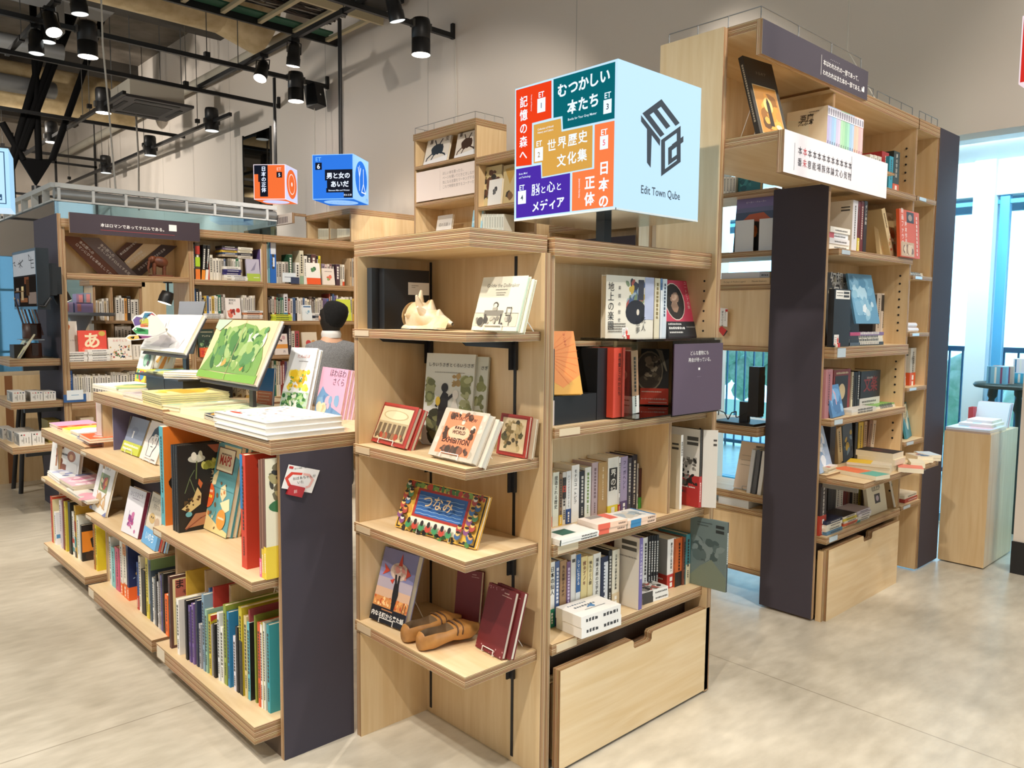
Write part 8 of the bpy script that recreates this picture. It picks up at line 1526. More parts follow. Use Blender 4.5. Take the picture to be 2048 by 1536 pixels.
far_row(z, Y, K66, [(62, 92, 425, '#3a4654', dict(foot=('#3a2c22', .3))), (94, 140, 405, '#4a3c2c', dict(sp=[('r', 0, .35, 1, .6, '#a8c82c'), ('r', 0, .68, 1, .9, '#c8402f')], foot=('#e0782c', .28))), (150, 184, 425, '#1f1d1c', dict(foot=('#e08a2c', .28), lean=4)), (186, 214, 428, '#232122', dict(foot=('#e4e0da', .3), lean=5)),
    (204, 232, 590, '#c84a34'), (234, 264, 525, '#d8d2c2'), (268, 292, 560, '#dcd6ca'), (294, 322, 556, '#e2dcd0'), (324, 342, 560, '#cfc8ba'), (345, 370, 562, '#b8b0a4'), (372, 388, 562, '#4a5a7a'), (412, 432, 560, '#8a8478'), (434, 448, 560, '#a8a090'), (450, 466, 562, '#d8d0c4'), (468, 486, 565, '#e4e0d8'), (488, 512, 562, '#2f6a4a'), (514, 532, 565, '#dcd8d0'), (534, 550, 568, '#b8a890'),
    (720, 735, 470, '#6a5a94', dict(sp=[('r', -.0, 0, 1, 1, '#e0dce6')])), (737, 755, 470, '#5a4a8c')])
def far_face(cr, l, r, tp, z0, y, col, front=(), t=.02, tilt=8):
    a, b = at(*cr(l, tp), 1, y).x, at(*cr(r, tp), 1, y).x; h = at(*cr((l+r)/2, tp), 1, y+.02).z-z0
    T = Matrix.Translation((a, y, z0+.003)) @ Matrix.Rotation(math.radians(-tilt), 4, 'X'); face_book(T, b-a, h, t, col, '', front=front, into=FAR)
def far_stack(cr, l, r, top, z0, y, cols):
    a, b = at(*cr(l, top), 1, y).x, at(*cr(r, top), 1, y).x; H = at(*cr((l+r)/2, top), 1, y).z-z0; t = H/len(cols); w_ = b-a-.004
    for i, c_ in enumerate(cols):
        T = Matrix(((1, 0, 0, a+.004*(i % 2)), (0, 0, 1, y+.003*(i % 3)), (0, -1, 0, z0+t*(i+1)), (0, 0, 0, 1)))
        FAR.box((0, 0, 0), (w_, t-.0006, .14), C(c_), T); marks(FAR, lambda u, v, q_: T @ Vector((u*w_, (1-v)*t, -LIFT*q_)), [('l', .2, .85, .3, .05, '#3c3a3a' if sum(lin(c_)[:3]) > .6 else '#e0dcd4')], w_, t, 0)
far_face(K66, 595, 722, 568, z, LY+.01, '#b8b4c8', [('r', 0, 0, 1, .34, '#a8c04a'), ('p', [(.3, .45), (.8, .9), (.6, .5)], '#8a86a0'), ('l', .5, .9, .15, .06, '#f0f0ea')])
far_stack(K66, 370, 540, 640, z+.001, LY-.005, ['#d8cfc0', '#e4e0d8', '#3a3470', '#2f2c6a', '#e6e2dc'])
far_stack(K66, 445, 605, 730, z+.001, LY-.01, ['#dcd8d2', '#e8e6e2', '#d8d8dc'])
zb2_ = at(*K66(400, 545), 1, LY+.06).z
far_stack(K66, 355, 505, 440, zb2_, LY+.035, ['#b8a890', '#3a4a6a', '#d8b43c', '#6a5a7a', '#2a2624'])
far_stack(K66, 506, 650, 455, zb2_-.01, LY+.035, ['#c8c0b4', '#2f2c34', '#d8d0b8', '#e0dccf'])
z = LZ[2][0]
far_row(z, Y, K66, [(782, 792, 420, '#cfe0e6'), (794, 810, 385, '#7ab4c4'), (814, 872, 400, '#2a6ac0', dict(sp=[('p', [(0, .95), (0, .8), (1, .98), (1, 1), (0, 1)], '#2a4a9a'), ('r', .1, .7, .95, .97, '#d8dce6'), ('r', .45, .4, .75, .62, '#e4e8f0')])), (876, 896, 592, '#c8c4bc'), (898, 926, 590, '#b8b2aa'), (930, 958, 592, '#d8d2c8'), (962, 992, 592, '#a8a098'),
    (994, 1030, 520, '#1f4a34'), (1062, 1098, 598, '#e2dfd8'), (1100, 1136, 484, '#cfc8b0', dict(foot=('#8aa48a', .25))), (1140, 1172, 535, '#dcd8d0'), (1174, 1210, 520, '#2c2624'), (1212, 1258, 520, '#5a3a3a'), (1262, 1278, 535, '#2a2a2e'), (1280, 1300, 535, '#d8c83c'),
    (1312, 1340, 610, '#8a7a8a'), (1342, 1362, 620, '#c8b0b0'), (1364, 1386, 615, '#d0c4bc'), (1388, 1410, 612, '#7a5a5a'), (1412, 1430, 615, '#2f2a2e'), (1448, 1485, 615, '#4a3440'), (1488, 1508, 618, '#c8c0b0'), (1510, 1530, 620, '#e0dcd2', dict(foot=('#c8502f', .2))), (1580, 1600, 560, '#b8a080'), (1602, 1625, 560, '#a8a49c')])
far_face(K66, 1170, 1305, 605, z, LY, '#e6e4de', [('r', 0, 0, 1, .3, '#e05a2a'), ('b', .3, .5, .75, .85, ['#3a6a4a', '#5a8a5a'], 9, .12, 3)])
far_face(K66, 1325, 1440, 660, z, LY, '#ded2c8', [('b', .3, .15, .8, .65, ['#c84a34', '#d8705a', '#8aa06a'], 10, .13, 3), ('l', .2, .8, .8, .06, '#6a5a5a')])
m = M(); a, b = at(*K66(935, 740), 1, LY-.012), at(*K66(1063, 740), 1, LY-.012); m.box((a.x, LY-.014, at(*K66(1000, 790), 1, LY).z), (b.x, LY-.012, at(*K66(1000, 700), 1, LY).z), C('#dfe8f0', .4)); m.box((a.x+.08, LY-.022, z+.001), (a.x+.16, LY-.010, z+.06), C('#3a4460', .4)); m.box((a.x+.02, LY-.0146, at(*K66(1000, 745), 1, LY).z), (b.x-.02, LY-.014, at(*K66(1000, 738), 1, LY).z), C('#8a94a4', .5))
tag(m.build('shelf_card', None, (a.x, LY, z)), 'white card with a dark clip before the green book, third left bay', 'card', 'white shelf cards on the far shelves')
# second shelves
z = LZ[1][1]
far_row(z, Y, K66, [(68, 100, 845, '#2f6aa8', dict(foot=('#1f3a6a', .4))), (102, 130, 850, '#1f1e22'), (140, 158, 880, '#dcd8d0')]+auto(162, 385, 918, 10, 3, PALM)+auto(540, 672, 925, 8, 5, PALW))
far_face(K66, 398, 538, 942, z, LY, '#e8e2de', [('b', 0, .02, 1, .55, ['#c8402f', '#d8705a', '#e0a088', '#8a2a24'], 14, .14, 3), ('t', '感覚別', .45, .85, .16, '#4a4440', {'b': .01}), ('t', '英文', .35, .7, .16, '#4a4440', {'b': .01})])
far_stack(K66, 170, 375, 1090, z+.001, LY-.005, ['#d8d4cc', '#e4e0dc', '#e8e6e4'])
far_stack(K66, 560, 748, 1062, z+.001, LY-.005, ['#d8d0c8', '#e4ded8', '#d88a5a', '#e0e0e0'])
z = LZ[2][1]
far_row(z, Y, K66, auto(798, 945, 930, 8, 11, PALM)+[(948, 985, 898, '#dcdce4', dict(foot=('#3a7ab0', .3)))]+auto(988, 1130, 935, 7, 12, PALM)+auto(1132, 1380, 940, 13, 13, PALM)+auto(1382, 1470, 905, 5, 14, PALM)+auto(1480, 1625, 935, 8, 15, PALM))
far_stack(K66, 838, 1028, 1098, z+.001, LY-.005, ['#c8d43c', '#b8c83c', '#d8dc4a'])
far_face(K66, 1135, 1222, 1010, z, LY-.005, '#dfe6ea', [('r', .1, .85, .9, .93, '#3a6a9a'), ('b', .2, .3, .8, .7, ['#8ab0c8', '#c8d8e0'], 5, .12, 3)])
far_stack(K66, 1225, 1360, 1085, z+.001, LY-.005, ['#d8d6d4', '#2a3040', '#e0dedc'])
far_face(K66, 1465, 1600, 955, z, LY, '#c8d44a', [('b', .1, .1, .9, .6, ['#e4e8d0', '#9ab43c'], 8, .2, 3)])
# third shelves
z = LZ[1][2]
far_row(z, Y, K66, [(100, 128, 1285, '#c8b48a', dict(lean=8)), (130, 148, 1290, '#b85a34', dict(lean=6))])
far_face(K66, 130, 290, 1240, z, LY, '#2a3a30', [('b', .05, .1, .95, .7, ['#4a6a4a', '#6a8a5a', '#8aa87a', '#1f2a22'], 22, .1, 3), ('l', .1, .9, .88, .05, '#d8c8a0'), ('t', 'アンドゥ', .5, .72, .13, '#e0d8b8')])
far_face(K66, 150, 230, 1420, z, LY-.03, '#d8542a', [('b', 0, 0, 1, 1, ['#e08a4a', '#c83a2a'], 6, .2, 3)])
z = LZ[2][2]
far_face(K66, 865, 990, 1285, z, LY, '#e6dcd8', [('r', 0, .3, 1, .5, '#e09a4a'), ('b', .1, .5, .9, .95, ['#3a3640', '#c8a0a8', '#e8d8d0'], 12, .14, 3), ('t', '月', .7, .1, .2, '#5a4a6a')])
far_row(z, Y, K66, [(992, 1018, 1200, '#4a4650'), (1022, 1052, 1255, '#d8d0c0'), (1056, 1095, 1255, '#a84a54')])
far_face(K66, 1135, 1275, 1270, z, LY, '#dcd0bc', [('e', .4, .5, .18, .14, '#c84a4a'), ('e', .75, .52, .15, .12, '#d89a5a'), ('s', [(.2, .2), (.5, .15), (.6, .3)], .03, '#6a5a44')])
z = LZ[2][3]
far_row(z, Y, K66, auto(835, 1020, 1545, 9, 21, PALM, 6)+auto(1025, 1200, 1550, 8, 22, PALM, 6))
# first bay: display under the strips, and below it
z = LZ[0][1]; KA2 = KA
t = thing('wooden_elephant', 'small carved brown wooden elephant on a thin base in the top left compartment', 'figurine', at(319, 555, 1, 6.68))
EL = noisy('carved_wood', '#4a2414', '#6e3a20', 20, .5)
ex, ez = at(319, 555, 1, 6.68).x, LZ[0][0]
def ep(x, y): p = at(*K55(x, y), 1, 6.68); return p
m = M(); a, b = ep(1282, 745), ep(1466, 750); m.box((a.x, 6.65, ez), (b.x, 6.72, ez+.012), EL); m.build('base', t)
def E(x, y, z): return Vector((ex+.5*x, 6.685+.5*y, ez+.012+.5*z))
m = M(); m.lathe(E(-.08, 0, .23), [(.005, -.01), (.03, .0), (.04, .025), (.044, .055), (.04, .085), (.026, .105), (.005, .11)], EL, 16, (1, 0, -.2))
m.lathe(E(-.14, 0, .235), [(.005, -.012), (.022, 0), (.03, .018), (.026, .04), (.01, .05)], EL, 14, (1, 0, .2))
m.cyl(E(-.145, 0, .22), E(-.17, 0, .1), .013, EL, 10, .009); m.cyl(E(-.17, 0, .1), E(-.15, 0, .03), .009, EL, 10, .006); m.build('body', t)
for dx, dy in ((-.08, -.03), (-.06, .04), (.075, -.03), (.095, .04)): m = M(); m.cyl(E(dx, dy, .19), E(dx-.004, dy, 0), .0155, EL, 10, .013); m.build('leg', t)
for sg_ in (-1, 1): m = M(); m.lathe(E(-.10, .055*sg_, .25), [(.002, -.003), (.022, 0), (.025, .003), (.002, .006)], EL, 14, (.3, sg_, 0)); m.build('ear', t)
def small_lamp(lab, px, py, px1, py1, on=True):
    a, b = at(px, py, 1, 6.72), at(px1, py1, 1, 6.72); d = (b-a).normalized(); L = (b-a).length
    t = thing('shelf_spotlight', lab, 'spotlight', a, 'small black shelf spotlights'); m = M(); m.lathe(b, [(.055, 0), (.055, L*.55), (.045, L), (.005, L+.003)], BLACK, 16, -d); m.build('lamp_body', t)
    m = M(); m.lathe(b+d*.001, [(.053, 0), (.004, -.004)], C('#fff4e0', .3, em=5.), 16, -d); m.build('lamp_lens', t)
    m = M(); m.cyl(a-d*.0, (a.x, a.y, LZ[0][0]-.03), .008, BLACK, 8); m.box((a.x-.03, a.y-.02, LZ[0][0]-.05), (a.x+.03, a.y+.02, LZ[0][0]-.026), BLACK); m.build('mount', t)
small_lamp('small black shelf spotlight at the left post of the see-through bay', 116, 580, 129, 604)
small_lamp('small black shelf spotlight at right in the see-through bay', 336, 584, 329, 606)
far_face(K55, 530, 665, 1120, z, 6.78, '#ddd8d0', [('b', .0, .55, .6, .95, ['#c8703a', '#6a8a4a', '#d8944a', '#8aa85a'], 14, .13, 3), ('s', [(.2, .1), (.3, .4), (.35, .7)], .06, '#4a3a34'), ('t', 'いない', .7, .5, .14, '#4a4642'), ('b', 0, .0, .7, .12, ['#4a3a34', '#a5443a'], 8, .1, 4)])
far_face(K55, 668, 912, 1200, z+.07, 6.74, '#d84a3a', [('t', 'あ', .48, .25, .62, '#ead8b4', {'b': .03}), ('e', .84, .85, .12, .12, '#c8a84a'), ('b', 0, 0, .9, .2, ['#e0604a'], 6, .12, 3)])
far_face(K55, 930, 1125, 1260, z, 6.70, '#e8e2d8', [('t', 'おめでとう', .5, .82, .13, '#c8504a'), ('b', .03, .05, .97, .7, ['#2a2a2e', '#a5443a', '#c8a060', '#5a7a4a', '#e0b0a0', '#3a4a6a'], 46, .05, 4)])
far_face(K55, 1130, 1230, 1320, z, 6.74, '#dcd6cc', [('L', .3, .9, .2, .1, '#8a8478'), ('L', .6, .9, .2, .1, '#8a8478')])
far_stack(K55, 540, 748, 1385, z+.001, 6.66, ['#d8d6d2', '#e6e4e0', '#dcdad6', '#e8e6e2'])
far_stack(K55, 750, 940, 1362, z+.001, 6.65, ['#dedbd6', '#e8e6e2', '#e2e0dc', '#e6e4de', '#eae8e4'])
z = LZ[0][2]
far_row(z, Y, KA, [(615, 692, 485, '#2a5aa0', dict(sp=[('t', '日本ダム', .75, .8, .3, '#eae8e4', {'v': True})]))]+auto(700, 1060, 525, 16, 31, PALW+['#3a3a40'], 10)+auto(1062, 1300, 500, 9, 32, PALW, 14))
m = M(); a, b = at(*KA(640, 700), 1, LY-.02), at(*KA(798, 700), 1, LY-.02); m.box((a.x, LY-.022, at(*KA(700, 765), 1, LY).z), (b.x, LY-.02, at(*KA(700, 672), 1, LY).z), C('#dfe6ec', .4)); m.box((a.x-.02, LY-.019, z+.001), (b.x+.02, LY-.005, z+.06), C('#2f5a94', .4)); m.box((a.x+.03, LY-.0226, at(*KA(700, 722), 1, LY).z), (b.x-.03, LY-.022, at(*KA(700, 716), 1, LY).z), C('#7aa0c0', .5))
tag(m.build('shelf_card', None, (a.x, LY, z)), 'white card in a blue holder on the lower shelf, first left bay', 'card', 'white shelf cards on the far shelves')
far_stack(KA, 770, 900, 940, LZ[0][3]+.0, LY, ['#3a3430', '#c8b8a0']) if LZ[0][3] > .1 else None
# case seen through the open bay, against the glass
bx = 7.95
sc = thing('bookcase', 'birch case with white books seen through the opening of the left bay', 'bookcase', (2.9, bx, 0), 'cases seen through the open bay')
X0, XM, X1 = at(186, 600, 1, bx).x, at(221, 600, 1, bx).x, at(283, 600, 1, bx).x
ztp = at(230, 572, 1, bx).z; zs1 = at(230, 641, 1, bx).z
for x in (X0, XM, X1-.02): M().ply((x, bx, 0), (x+.02, bx+.3, ztp), 0).build('side_panel', sc)
M().ply((X0-.03, bx-.02, ztp), (X1+.03, bx+.3, ztp+.05), 2, BIRCHX).build('top_board', sc)
for zz in (zs1, zs1-.45): M().ply((X0-.02, bx-.01, zz-.03), (X1, bx+.28, zz), 2, BIRCHX).build('shelf', sc)
M().ply((X0, bx+.28, 0), (X1, bx+.3, ztp), 1).build('back_panel', sc)
M().ply((X1+.0, bx-.02, 0), (X1+.22, bx, ztp+.25), 1).build('side_wing', sc)
far_row(zs1, bx+.02, K55, auto(800, 925, 930, 7, 41, ['#e4e0d8', '#dcd6cc', '#c8b08a'], 20)+auto(985, 1200, 920, 8, 42, ['#e2e0da', '#d8d6d0', '#2a2a2c', '#d89a4a'], 25))
far_row(zs1-.45, bx+.02, K55, auto(980, 1120, 1150, 5, 43, PALW, 10))
# table with coloured boxes behind the opening
tb = thing('display_table', 'grey pedestal table with mauve boxes seen through the open left bay', 'table', (2.25, 7.75, 0))
tx, tz = at(160, 622, 1, 7.75).x, at(160, 625, 1, 7.75).z
m = M(); m.lathe((tx, 7.75, tz), [(.001, -.03), (.28, -.03), (.28, 0), (.001, 0)], C('#8a94a4', .4), 24); m.build('table_top', tb)
m = M(); m.lathe((tx, 7.75, 0), [(.18, 0), (.17, .03), (.04, .08), (.04, tz-.15), (.1, tz-.03)], C('#8a94a4', .4), 16); m.build('pedestal', tb)
for i, (px0, px1, py0, py1, c_, lab) in enumerate(((125, 146, 620, 604, '#b0a0c8', 'mauve box at left on the grey pedestal table'), (150, 186, 622, 606, '#a894c8', 'wide lilac box at right on the grey pedestal table'), (153, 166, 606, 588, '#9a7a9a', 'striped upright box on the lilac box'), (168, 182, 606, 586, '#8a94a8', 'grey-blue upright box on the lilac box'))):
    a, b = at(px0, py0, 1, 7.70), at(px1, py1, 1, 7.70); z0 = tz if i < 2 else at(160, 607, 1, 7.70).z; m = M(); m.box((a.x, 7.70, z0+.0005), (b.x, 7.82, max(b.z, z0+.05)), C(c_, .4)); m.box((a.x+.02, 7.699, z0+.01), (a.x+.05, 7.70, max(b.z, z0+.05)-.01), C('#d88a8a', .5)); tag(m.build('gift_box', None, (a.x, 7.7, z0)), lab, 'box')
# insect case books, cabinet spines
def xface(x, l, r, tp, z0, col, lab, front=(), tilt=10, t=.02, **k):
    a, b = at(l, tp, 0, x).y, at(r, tp, 0, x).y; h = at((l+r)/2, tp, 0, x+.03).z-z0
    T = Matrix.Translation((x, a, z0+.004)) @ Matrix.Rotation(-math.pi/2, 4, 'Z') @ Matrix.Rotation(math.radians(-tilt), 4, 'X'); return face_book(T, a-b, h, t, col, lab, front=front, parts=False, **k)
BUG = lambda c1, c2: [('b', .2, .3, .8, .75, [c1, c2], 22, .13, 3), ('e', .5, .55, .24, .2, c1), ('s', [(.3, .4), (.12, .25), (.1, .15)], .04, c1), ('s', [(.4, .35), (.3, .15)], .04, c1), ('s', [(.65, .4), (.85, .3), (.9, .18)], .04, c1), ('s', [(.42, .75), (.35, .9)], .04, c1), ('s', [(.58, .75), (.66, .9)], .04, c1), ('p', [(0, 0), (1, 0), (1, .25), (0, .12)], '#e8e8ea')]
zi1 = zi(953, 307)
xface(IX+.03, 846, 893, 274, zi1, '#ddd6cc', 'white faced book with a blue-black beetle at left in the insect case', BUG('#23303c', '#3a4c5a')+[('t', '裏', .2, .8, .14, '#4a3a34', {'b': .01}), ('t', '虫', .85, .82, .14, '#4a3a34', {'b': .01})], 14)
xface(IX+.03, 908, 951, 263, zi1, '#ddd4c8', 'white faced book with a brown beetle at right in the insect case', BUG('#3f2a20', '#5a3c2c')+[('t', '蘇', .18, .86, .14, '#4a3a34', {'b': .01}), ('t', '編', .86, .88, .14, '#4a3a34', {'b': .01})], 12)
xface(IX+.05, 858, 888, 428, 1.9, '#ddd8d2', 'white faced book with brown shells above the corner display top', [('b', .3, .35, .8, .65, ['#a5703c', '#5a4634', '#c89a6a'], 8, .14, 3), ('t', '花の王国', .45, .83, .15, '#4a4640'), ('t', '1', .85, .83, .15, '#4a4640')], 10)
x2 = IX
z4 = zi(960, 414)
xface(IX+.06, 955, 1000, 335, z4, '#c8b88a', 'dark-patterned specimen book at left in the lower stepped case', [('b', .03, .03, .97, .97, ['#2a2420', '#5a3a2c', '#7a6a44', '#8a8a8c'], 26, .12, 5)], 4)
xface(IX+.05, 1004, 1040, 330, z4, '#c4b082', 'specimen book with a speckled cone in the lower stepped case', [('p', [(.1, .9), (.8, .95), (.4, .5)], '#b8944a'), ('b', .1, .05, .9, .45, ['#3a3028', '#7a5a3c'], 10, .14, 4)], 4)
xface(IX+.02, 975, 1001, 360, z4, '#e2e0dc', 'small white book with a dark orchid before the specimen book', [('b', .3, .3, .7, .75, ['#3a3a3c', '#6a6a6c'], 9, .12, 3)], 6)
z5 = zi(1000, 470)
def far_x(x, l, r, tp, z0, col, sp):
    a, b = at(l, tp+5, 0, x).y, at(r, tp+5, 0, x).y; far_box(Matrix.Translation((x, a, z0)) @ Matrix.Rotation(-math.pi/2, 4, 'Z'), a-b-.001, .13, at(l, tp, 0, x).z-z0, col, sp)
for i in range(9): far_x(IX+.03, 963+i*5, 967.7+i*5, 428, z5, ['#e0e2d8', '#d8dcd2'][i % 2], [('L', .5, .85, .4, .3, '#8a8c80'), ('r', 0, 0, 1, .12, ['#6a7a5a', '#3a3a38', '#5a3a34'][i % 3])])
xface(IX+.01, 941, 962, 420, z5, '#9ac8dc', 'light blue faced booklet left of the thin pale spines', [('b', 0, 0, 1, 1, ['#c8e4ee', '#7ab4d0'], 8, .25, 3)], 8)
c4z = zi(700, 473, 4.5)
for j, (l0, l1, n) in enumerate(((636, 662, 10), (674, 701, 14))):
    for i in range(n):
        far_x(4.53, l0+(l1-l0)*i/n, l0+(l1-l0)*(i+1)/n, 457, c4z, ['#d8d2b8', '#dcd6c0'][i % 2], [('L', .5, .85, .3, .35, '#8a8470')])
tag(FAR.build('distant_books'), 'small, distant or half-hidden books filling the far shelves and shelf backs', 'books', kind='stuff')
# ================================================================ left side: screen, side tables, boxes, pots
t = thing('wall_screen', 'black flat screen facing left on the dark grey end panel, showing dim shelves', 'television', (1.5, 6.9, 1.6))
P = [at(*K55(*p), 0, 1.36) for p in ((103, 530), (300, 488), (318, 1018), (120, 1008))]
y0, y1 = at(*K55(300, 490), 0, 1.36).y, at(*K55(103, 530), 0, 1.36).y; z0, z1 = at(*K55(318, 1018), 0, 1.36).z, at(*K55(300, 490), 0, 1.36).z
m = M(); m.box((1.36, y0, z0), (1.44, y1, z1), C('#161618', .35)); m.build('casing', t)
m = M(); m.box((1.44, y0+.06, z0+.1), (1.50, y1-.1, z1-.1), BLACK); m.box((1.50, (y0+y1)/2-.1, (z0+z1)/2-.1), (1.579, (y0+y1)/2+.1, (z0+z1)/2+.1), BLACK); m.build('wall_mount', t)
m = M(); W, H = y1-y0-.03, z1-z0-.04
f = lambda u, v, k: Vector((1.3595-LIFT*k, y1-.015-u*W, z0+.02+v*H))
def E_(h): return C(h, .15, em=.55)
for k, (a, b, d, e, c_) in enumerate(((0, 0, 1, 1, '#26211e'), (0, .58, 1, 1, '#b8bcc0'), (0, .55, 1, .58, '#2a2a2c'), (.5, .42, .7, .55, '#7a4a34'), (.3, .08, .62, .16, '#8a5a3c'), (.66, .05, 1, .26, '#8a7a70'), (.05, .02, .25, .26, '#4a5a74'), (.34, .12, .45, .3, '#b8a07a'), (.12, .3, .24, .36, '#a5988a'), (.36, .3, .46, .38, '#e0c890'), (.58, .2, .72, .5, '#4a3424'), (.04, .28, .5, .3, '#6a5038'))): m.poly([f(a, b, k), f(d, b, k), f(d, e, k), f(a, e, k)], E_(c_))
def sstroke(pts, wd): 
    P2 = [Vector(p) for p in pts]
    for a, b in zip(P2, P2[1:]):
        d = (b-a).normalized(); n = Vector((-d.y, d.x))*wd/2; m.poly([f(*(a-n), 14), f(*(b-n), 14), f(*(b+n), 14), f(*(a+n), 14)], E_('#2a2a2c'))
for pts in ([(.02, .84), (.12, .86), (.08, .8), (.16, .78)], [(.25, .8), (.5, .86)], [(.35, .88), (.38, .72)], [(.28, .84), (.46, .74)], [(.3, .74), (.48, .88)], [(.8, .9), (.74, .95), (.76, .84), (.95, .84)], [(.84, .9), (.84, .7), (.97, .7)], [(.84, .78), (.96, .78)]): sstroke(pts, .012)
m.build('picture', t)
m = M(); m.tube([(1.36, y0+.02, z0+.03), (1.40, y0-.02, z0+.02), (1.44, y0-.01, z0+.08)], .008, BLACK, 6); m.build('cable_clip', t)
def side_shelf(lab, px_corner, px_right, z_ref, y0, depth, bracket=True):
    c = at(*px_corner, 1, y0); x0 = c.x; zt = c.z; t = thing('side_shelf', lab, 'shelf', (1.5, y0, zt), 'birch side shelves on the left end panel')
    M().ply((x0, y0, zt-.05), (1.578, y0+depth, zt), 2, BIRCHX).build('shelf_board', t)
    m = M(); m.box((x0+.1, y0+.08, zt-.09), (1.578, y0+.12, zt-.05), BLACK); m.build('bracket', t); return x0, zt
s1 = side_shelf('upper birch side shelf at left carrying leather pots', (19, 720), 0, 0, 6.68, .62)
s2 = side_shelf('middle birch side shelf at left with white patterned boxes', (22, 806), 0, 0, 6.66, .66)
s3 = side_shelf('lower birch side shelf at left with white patterned boxes', (25, 896), 0, 0, 6.66, .66)
LE = C('#3f2318', .45)
def pot(lab, l, r, top, bot, y, z0=None, sticks=False, tilt=0.):
    a, b = at(*K55(l, bot), 1, y), at(*K55(r, bot), 1, y); cx = (a.x+b.x)/2; rad = (b.x-a.x)/2; zt = at(*K55(l, top), 1, y).z; z0 = z0 if z0 is not None else at(*K55(l, bot), 1, y).z
    t = thing('leather_pot', lab, 'pot', (cx, y+rad, z0), 'brown leather pots'); m = M(); m.lathe((cx, y+rad, z0), [(.002, 0), (rad*.96, 0), (rad, .01), (rad*.98, zt-z0), (rad*.92, zt-z0), (rad*.9, .02), (.002, .02)], LE, 24); m.build('pot_body', t)
    m = M(); m.box((cx-.02, y-.004, z0+(zt-z0)*.2), (cx+.02, y+.002, zt-.01), C('#2a160e', .5)); m.build('strap', t)
    return cx, rad, zt
z_s1 = s1[1]
cx, rad, zt = pot('lower brown leather pot on the upper left side shelf', 228, 378, 1310, 1452, 6.80, z_s1+.0005)
m = M(); m.cyl((cx-.02, 6.80+rad, z_s1+.02), (cx-.02, 6.80+rad, at(300, 670, 1, 6.8).z-.02), .008, STEEL, 8); m.box((cx-.08, 6.86, at(*K55(290, 1270), 1, 6.85).z-.012), (cx+.08, 6.86+.12, at(*K55(290, 1270), 1, 6.85).z-.004), STEEL)
tag(m.build('display_rod', None, (cx, 6.9, z_s1)), 'thin steel rod carrying the raised leather pot', 'stand')
zq = at(*K55(290, 1270), 1, 6.82).z
cx2, rad2, zt2 = pot('raised brown leather pot holding striped pencils on the side shelf', 208, 372, 1140, 1270, 6.80, zq)
for i in range(6):
    p = Vector((cx2-rad2*.5+.022*i, 6.80+rad2+.01*(i % 3), zq+.025)); q_ = p+Vector((-.07+.004*i, .0, .27-.012*i)); m = M(); m.cyl(p, q_, .0065, C(['#4a4650', '#c8b8b0', '#7a5a58'][i % 3], .5), 8); m.cyl(q_, q_+(q_-p).normalized()*.018, .0065, C('#d8b890', .6), 8, .001); tag(m.build('pencil', None, p), 'striped pencil, %s from left in the raised leather pot' % ordn(i), 'pencil', 'striped pencils in the raised pot')
fo(K55, (108, 1418), (165, 1440), (215, 1225), z_s1+.001, '#d8d2b4', 'pale landscape card leaning on a dark easel beside the leather pots', tilt=30, t=.006, front=[('r', 0, 0, 1, .35, '#8a8680'), ('b', .1, .35, .9, .9, ['#c8d4b8', '#e0dcb0', '#a8c0c8'], 10, .2, 3)])
a = at(*K55(135, 1400), 1, 6.95); m = M(); m.box((a.x-.02, 6.9, z_s1+.0005), (a.x+.10, 7.05, z_s1+.10), C('#2a2422', .6)); tag(m.build('dark_box', None, (a.x, 6.95, z_s1)), 'low dark box behind the landscape card on the side shelf', 'box')
def wbox(lab, x0, y0, z0, w, d, h, cols, grp):
    t = thing('patterned_box', lab, 'box', (x0, y0, z0), grp); m = M(); m.box((x0, y0, z0), (x0+w, y0+d, z0+h), C('#e2e0dc', .4)); m.build('carton', t)
    m = M(); f = lambda u, v, k: Vector((x0+u*w, y0-.0006-LIFT*k, z0+v*h)); marks(m, f, [('e', .18+.22*i, .88, .07, .055, c_) for i, c_ in enumerate(cols)]+[('L', .35, .7, .2, .06, '#8a8680'), ('L', .55, .65, .3, .05, '#55524e'), ('L', .78, .7, .2, .06, '#6a6660'), ('e', .25, .45, .1, .1, '#b8b4b0')], w, h, 0)
    f2 = lambda u, v, k: Vector((x0-.0006-LIFT*k, y0+(1-u)*d, z0+v*h)); marks(m, f2, [('r', .05, .05, .95, .95, '#8a857c'), ('b', .1, .1, .9, .9, ['#a8a294', '#6a665e', '#c0b8a8'], 10, .15, 3)], d, h, 0); m.build('print', t); return t
D4 = ['#c8a08a', '#b8404a', '#2f5a4a', '#2f3a6a']
z_ = s2[1]+.0005
def bx_at(pl, pr, y, px_y): a, b = at(pl, px_y, 1, y), at(pr, px_y, 1, y); return a.x, b.x-a.x-.003
for i, (pl, pr, pt, y, lab) in enumerate(((26, 52, 784, 6.68, 'white patterned box, left on the middle side shelf'), (62, 87, 784, 6.67, 'white patterned box, middle of the three on the middle side shelf'), (87.3, 113, 784, 6.67, 'white patterned box, right on the middle side shelf'))):
    x0, w_ = bx_at(pl, pr, y, 800); wbox(lab, x0, y, z_, w_, .20, at(pl, pt, 1, y).z-z_, D4, 'white patterned boxes on the middle side shelf')
z_ = s3[1]+.0005
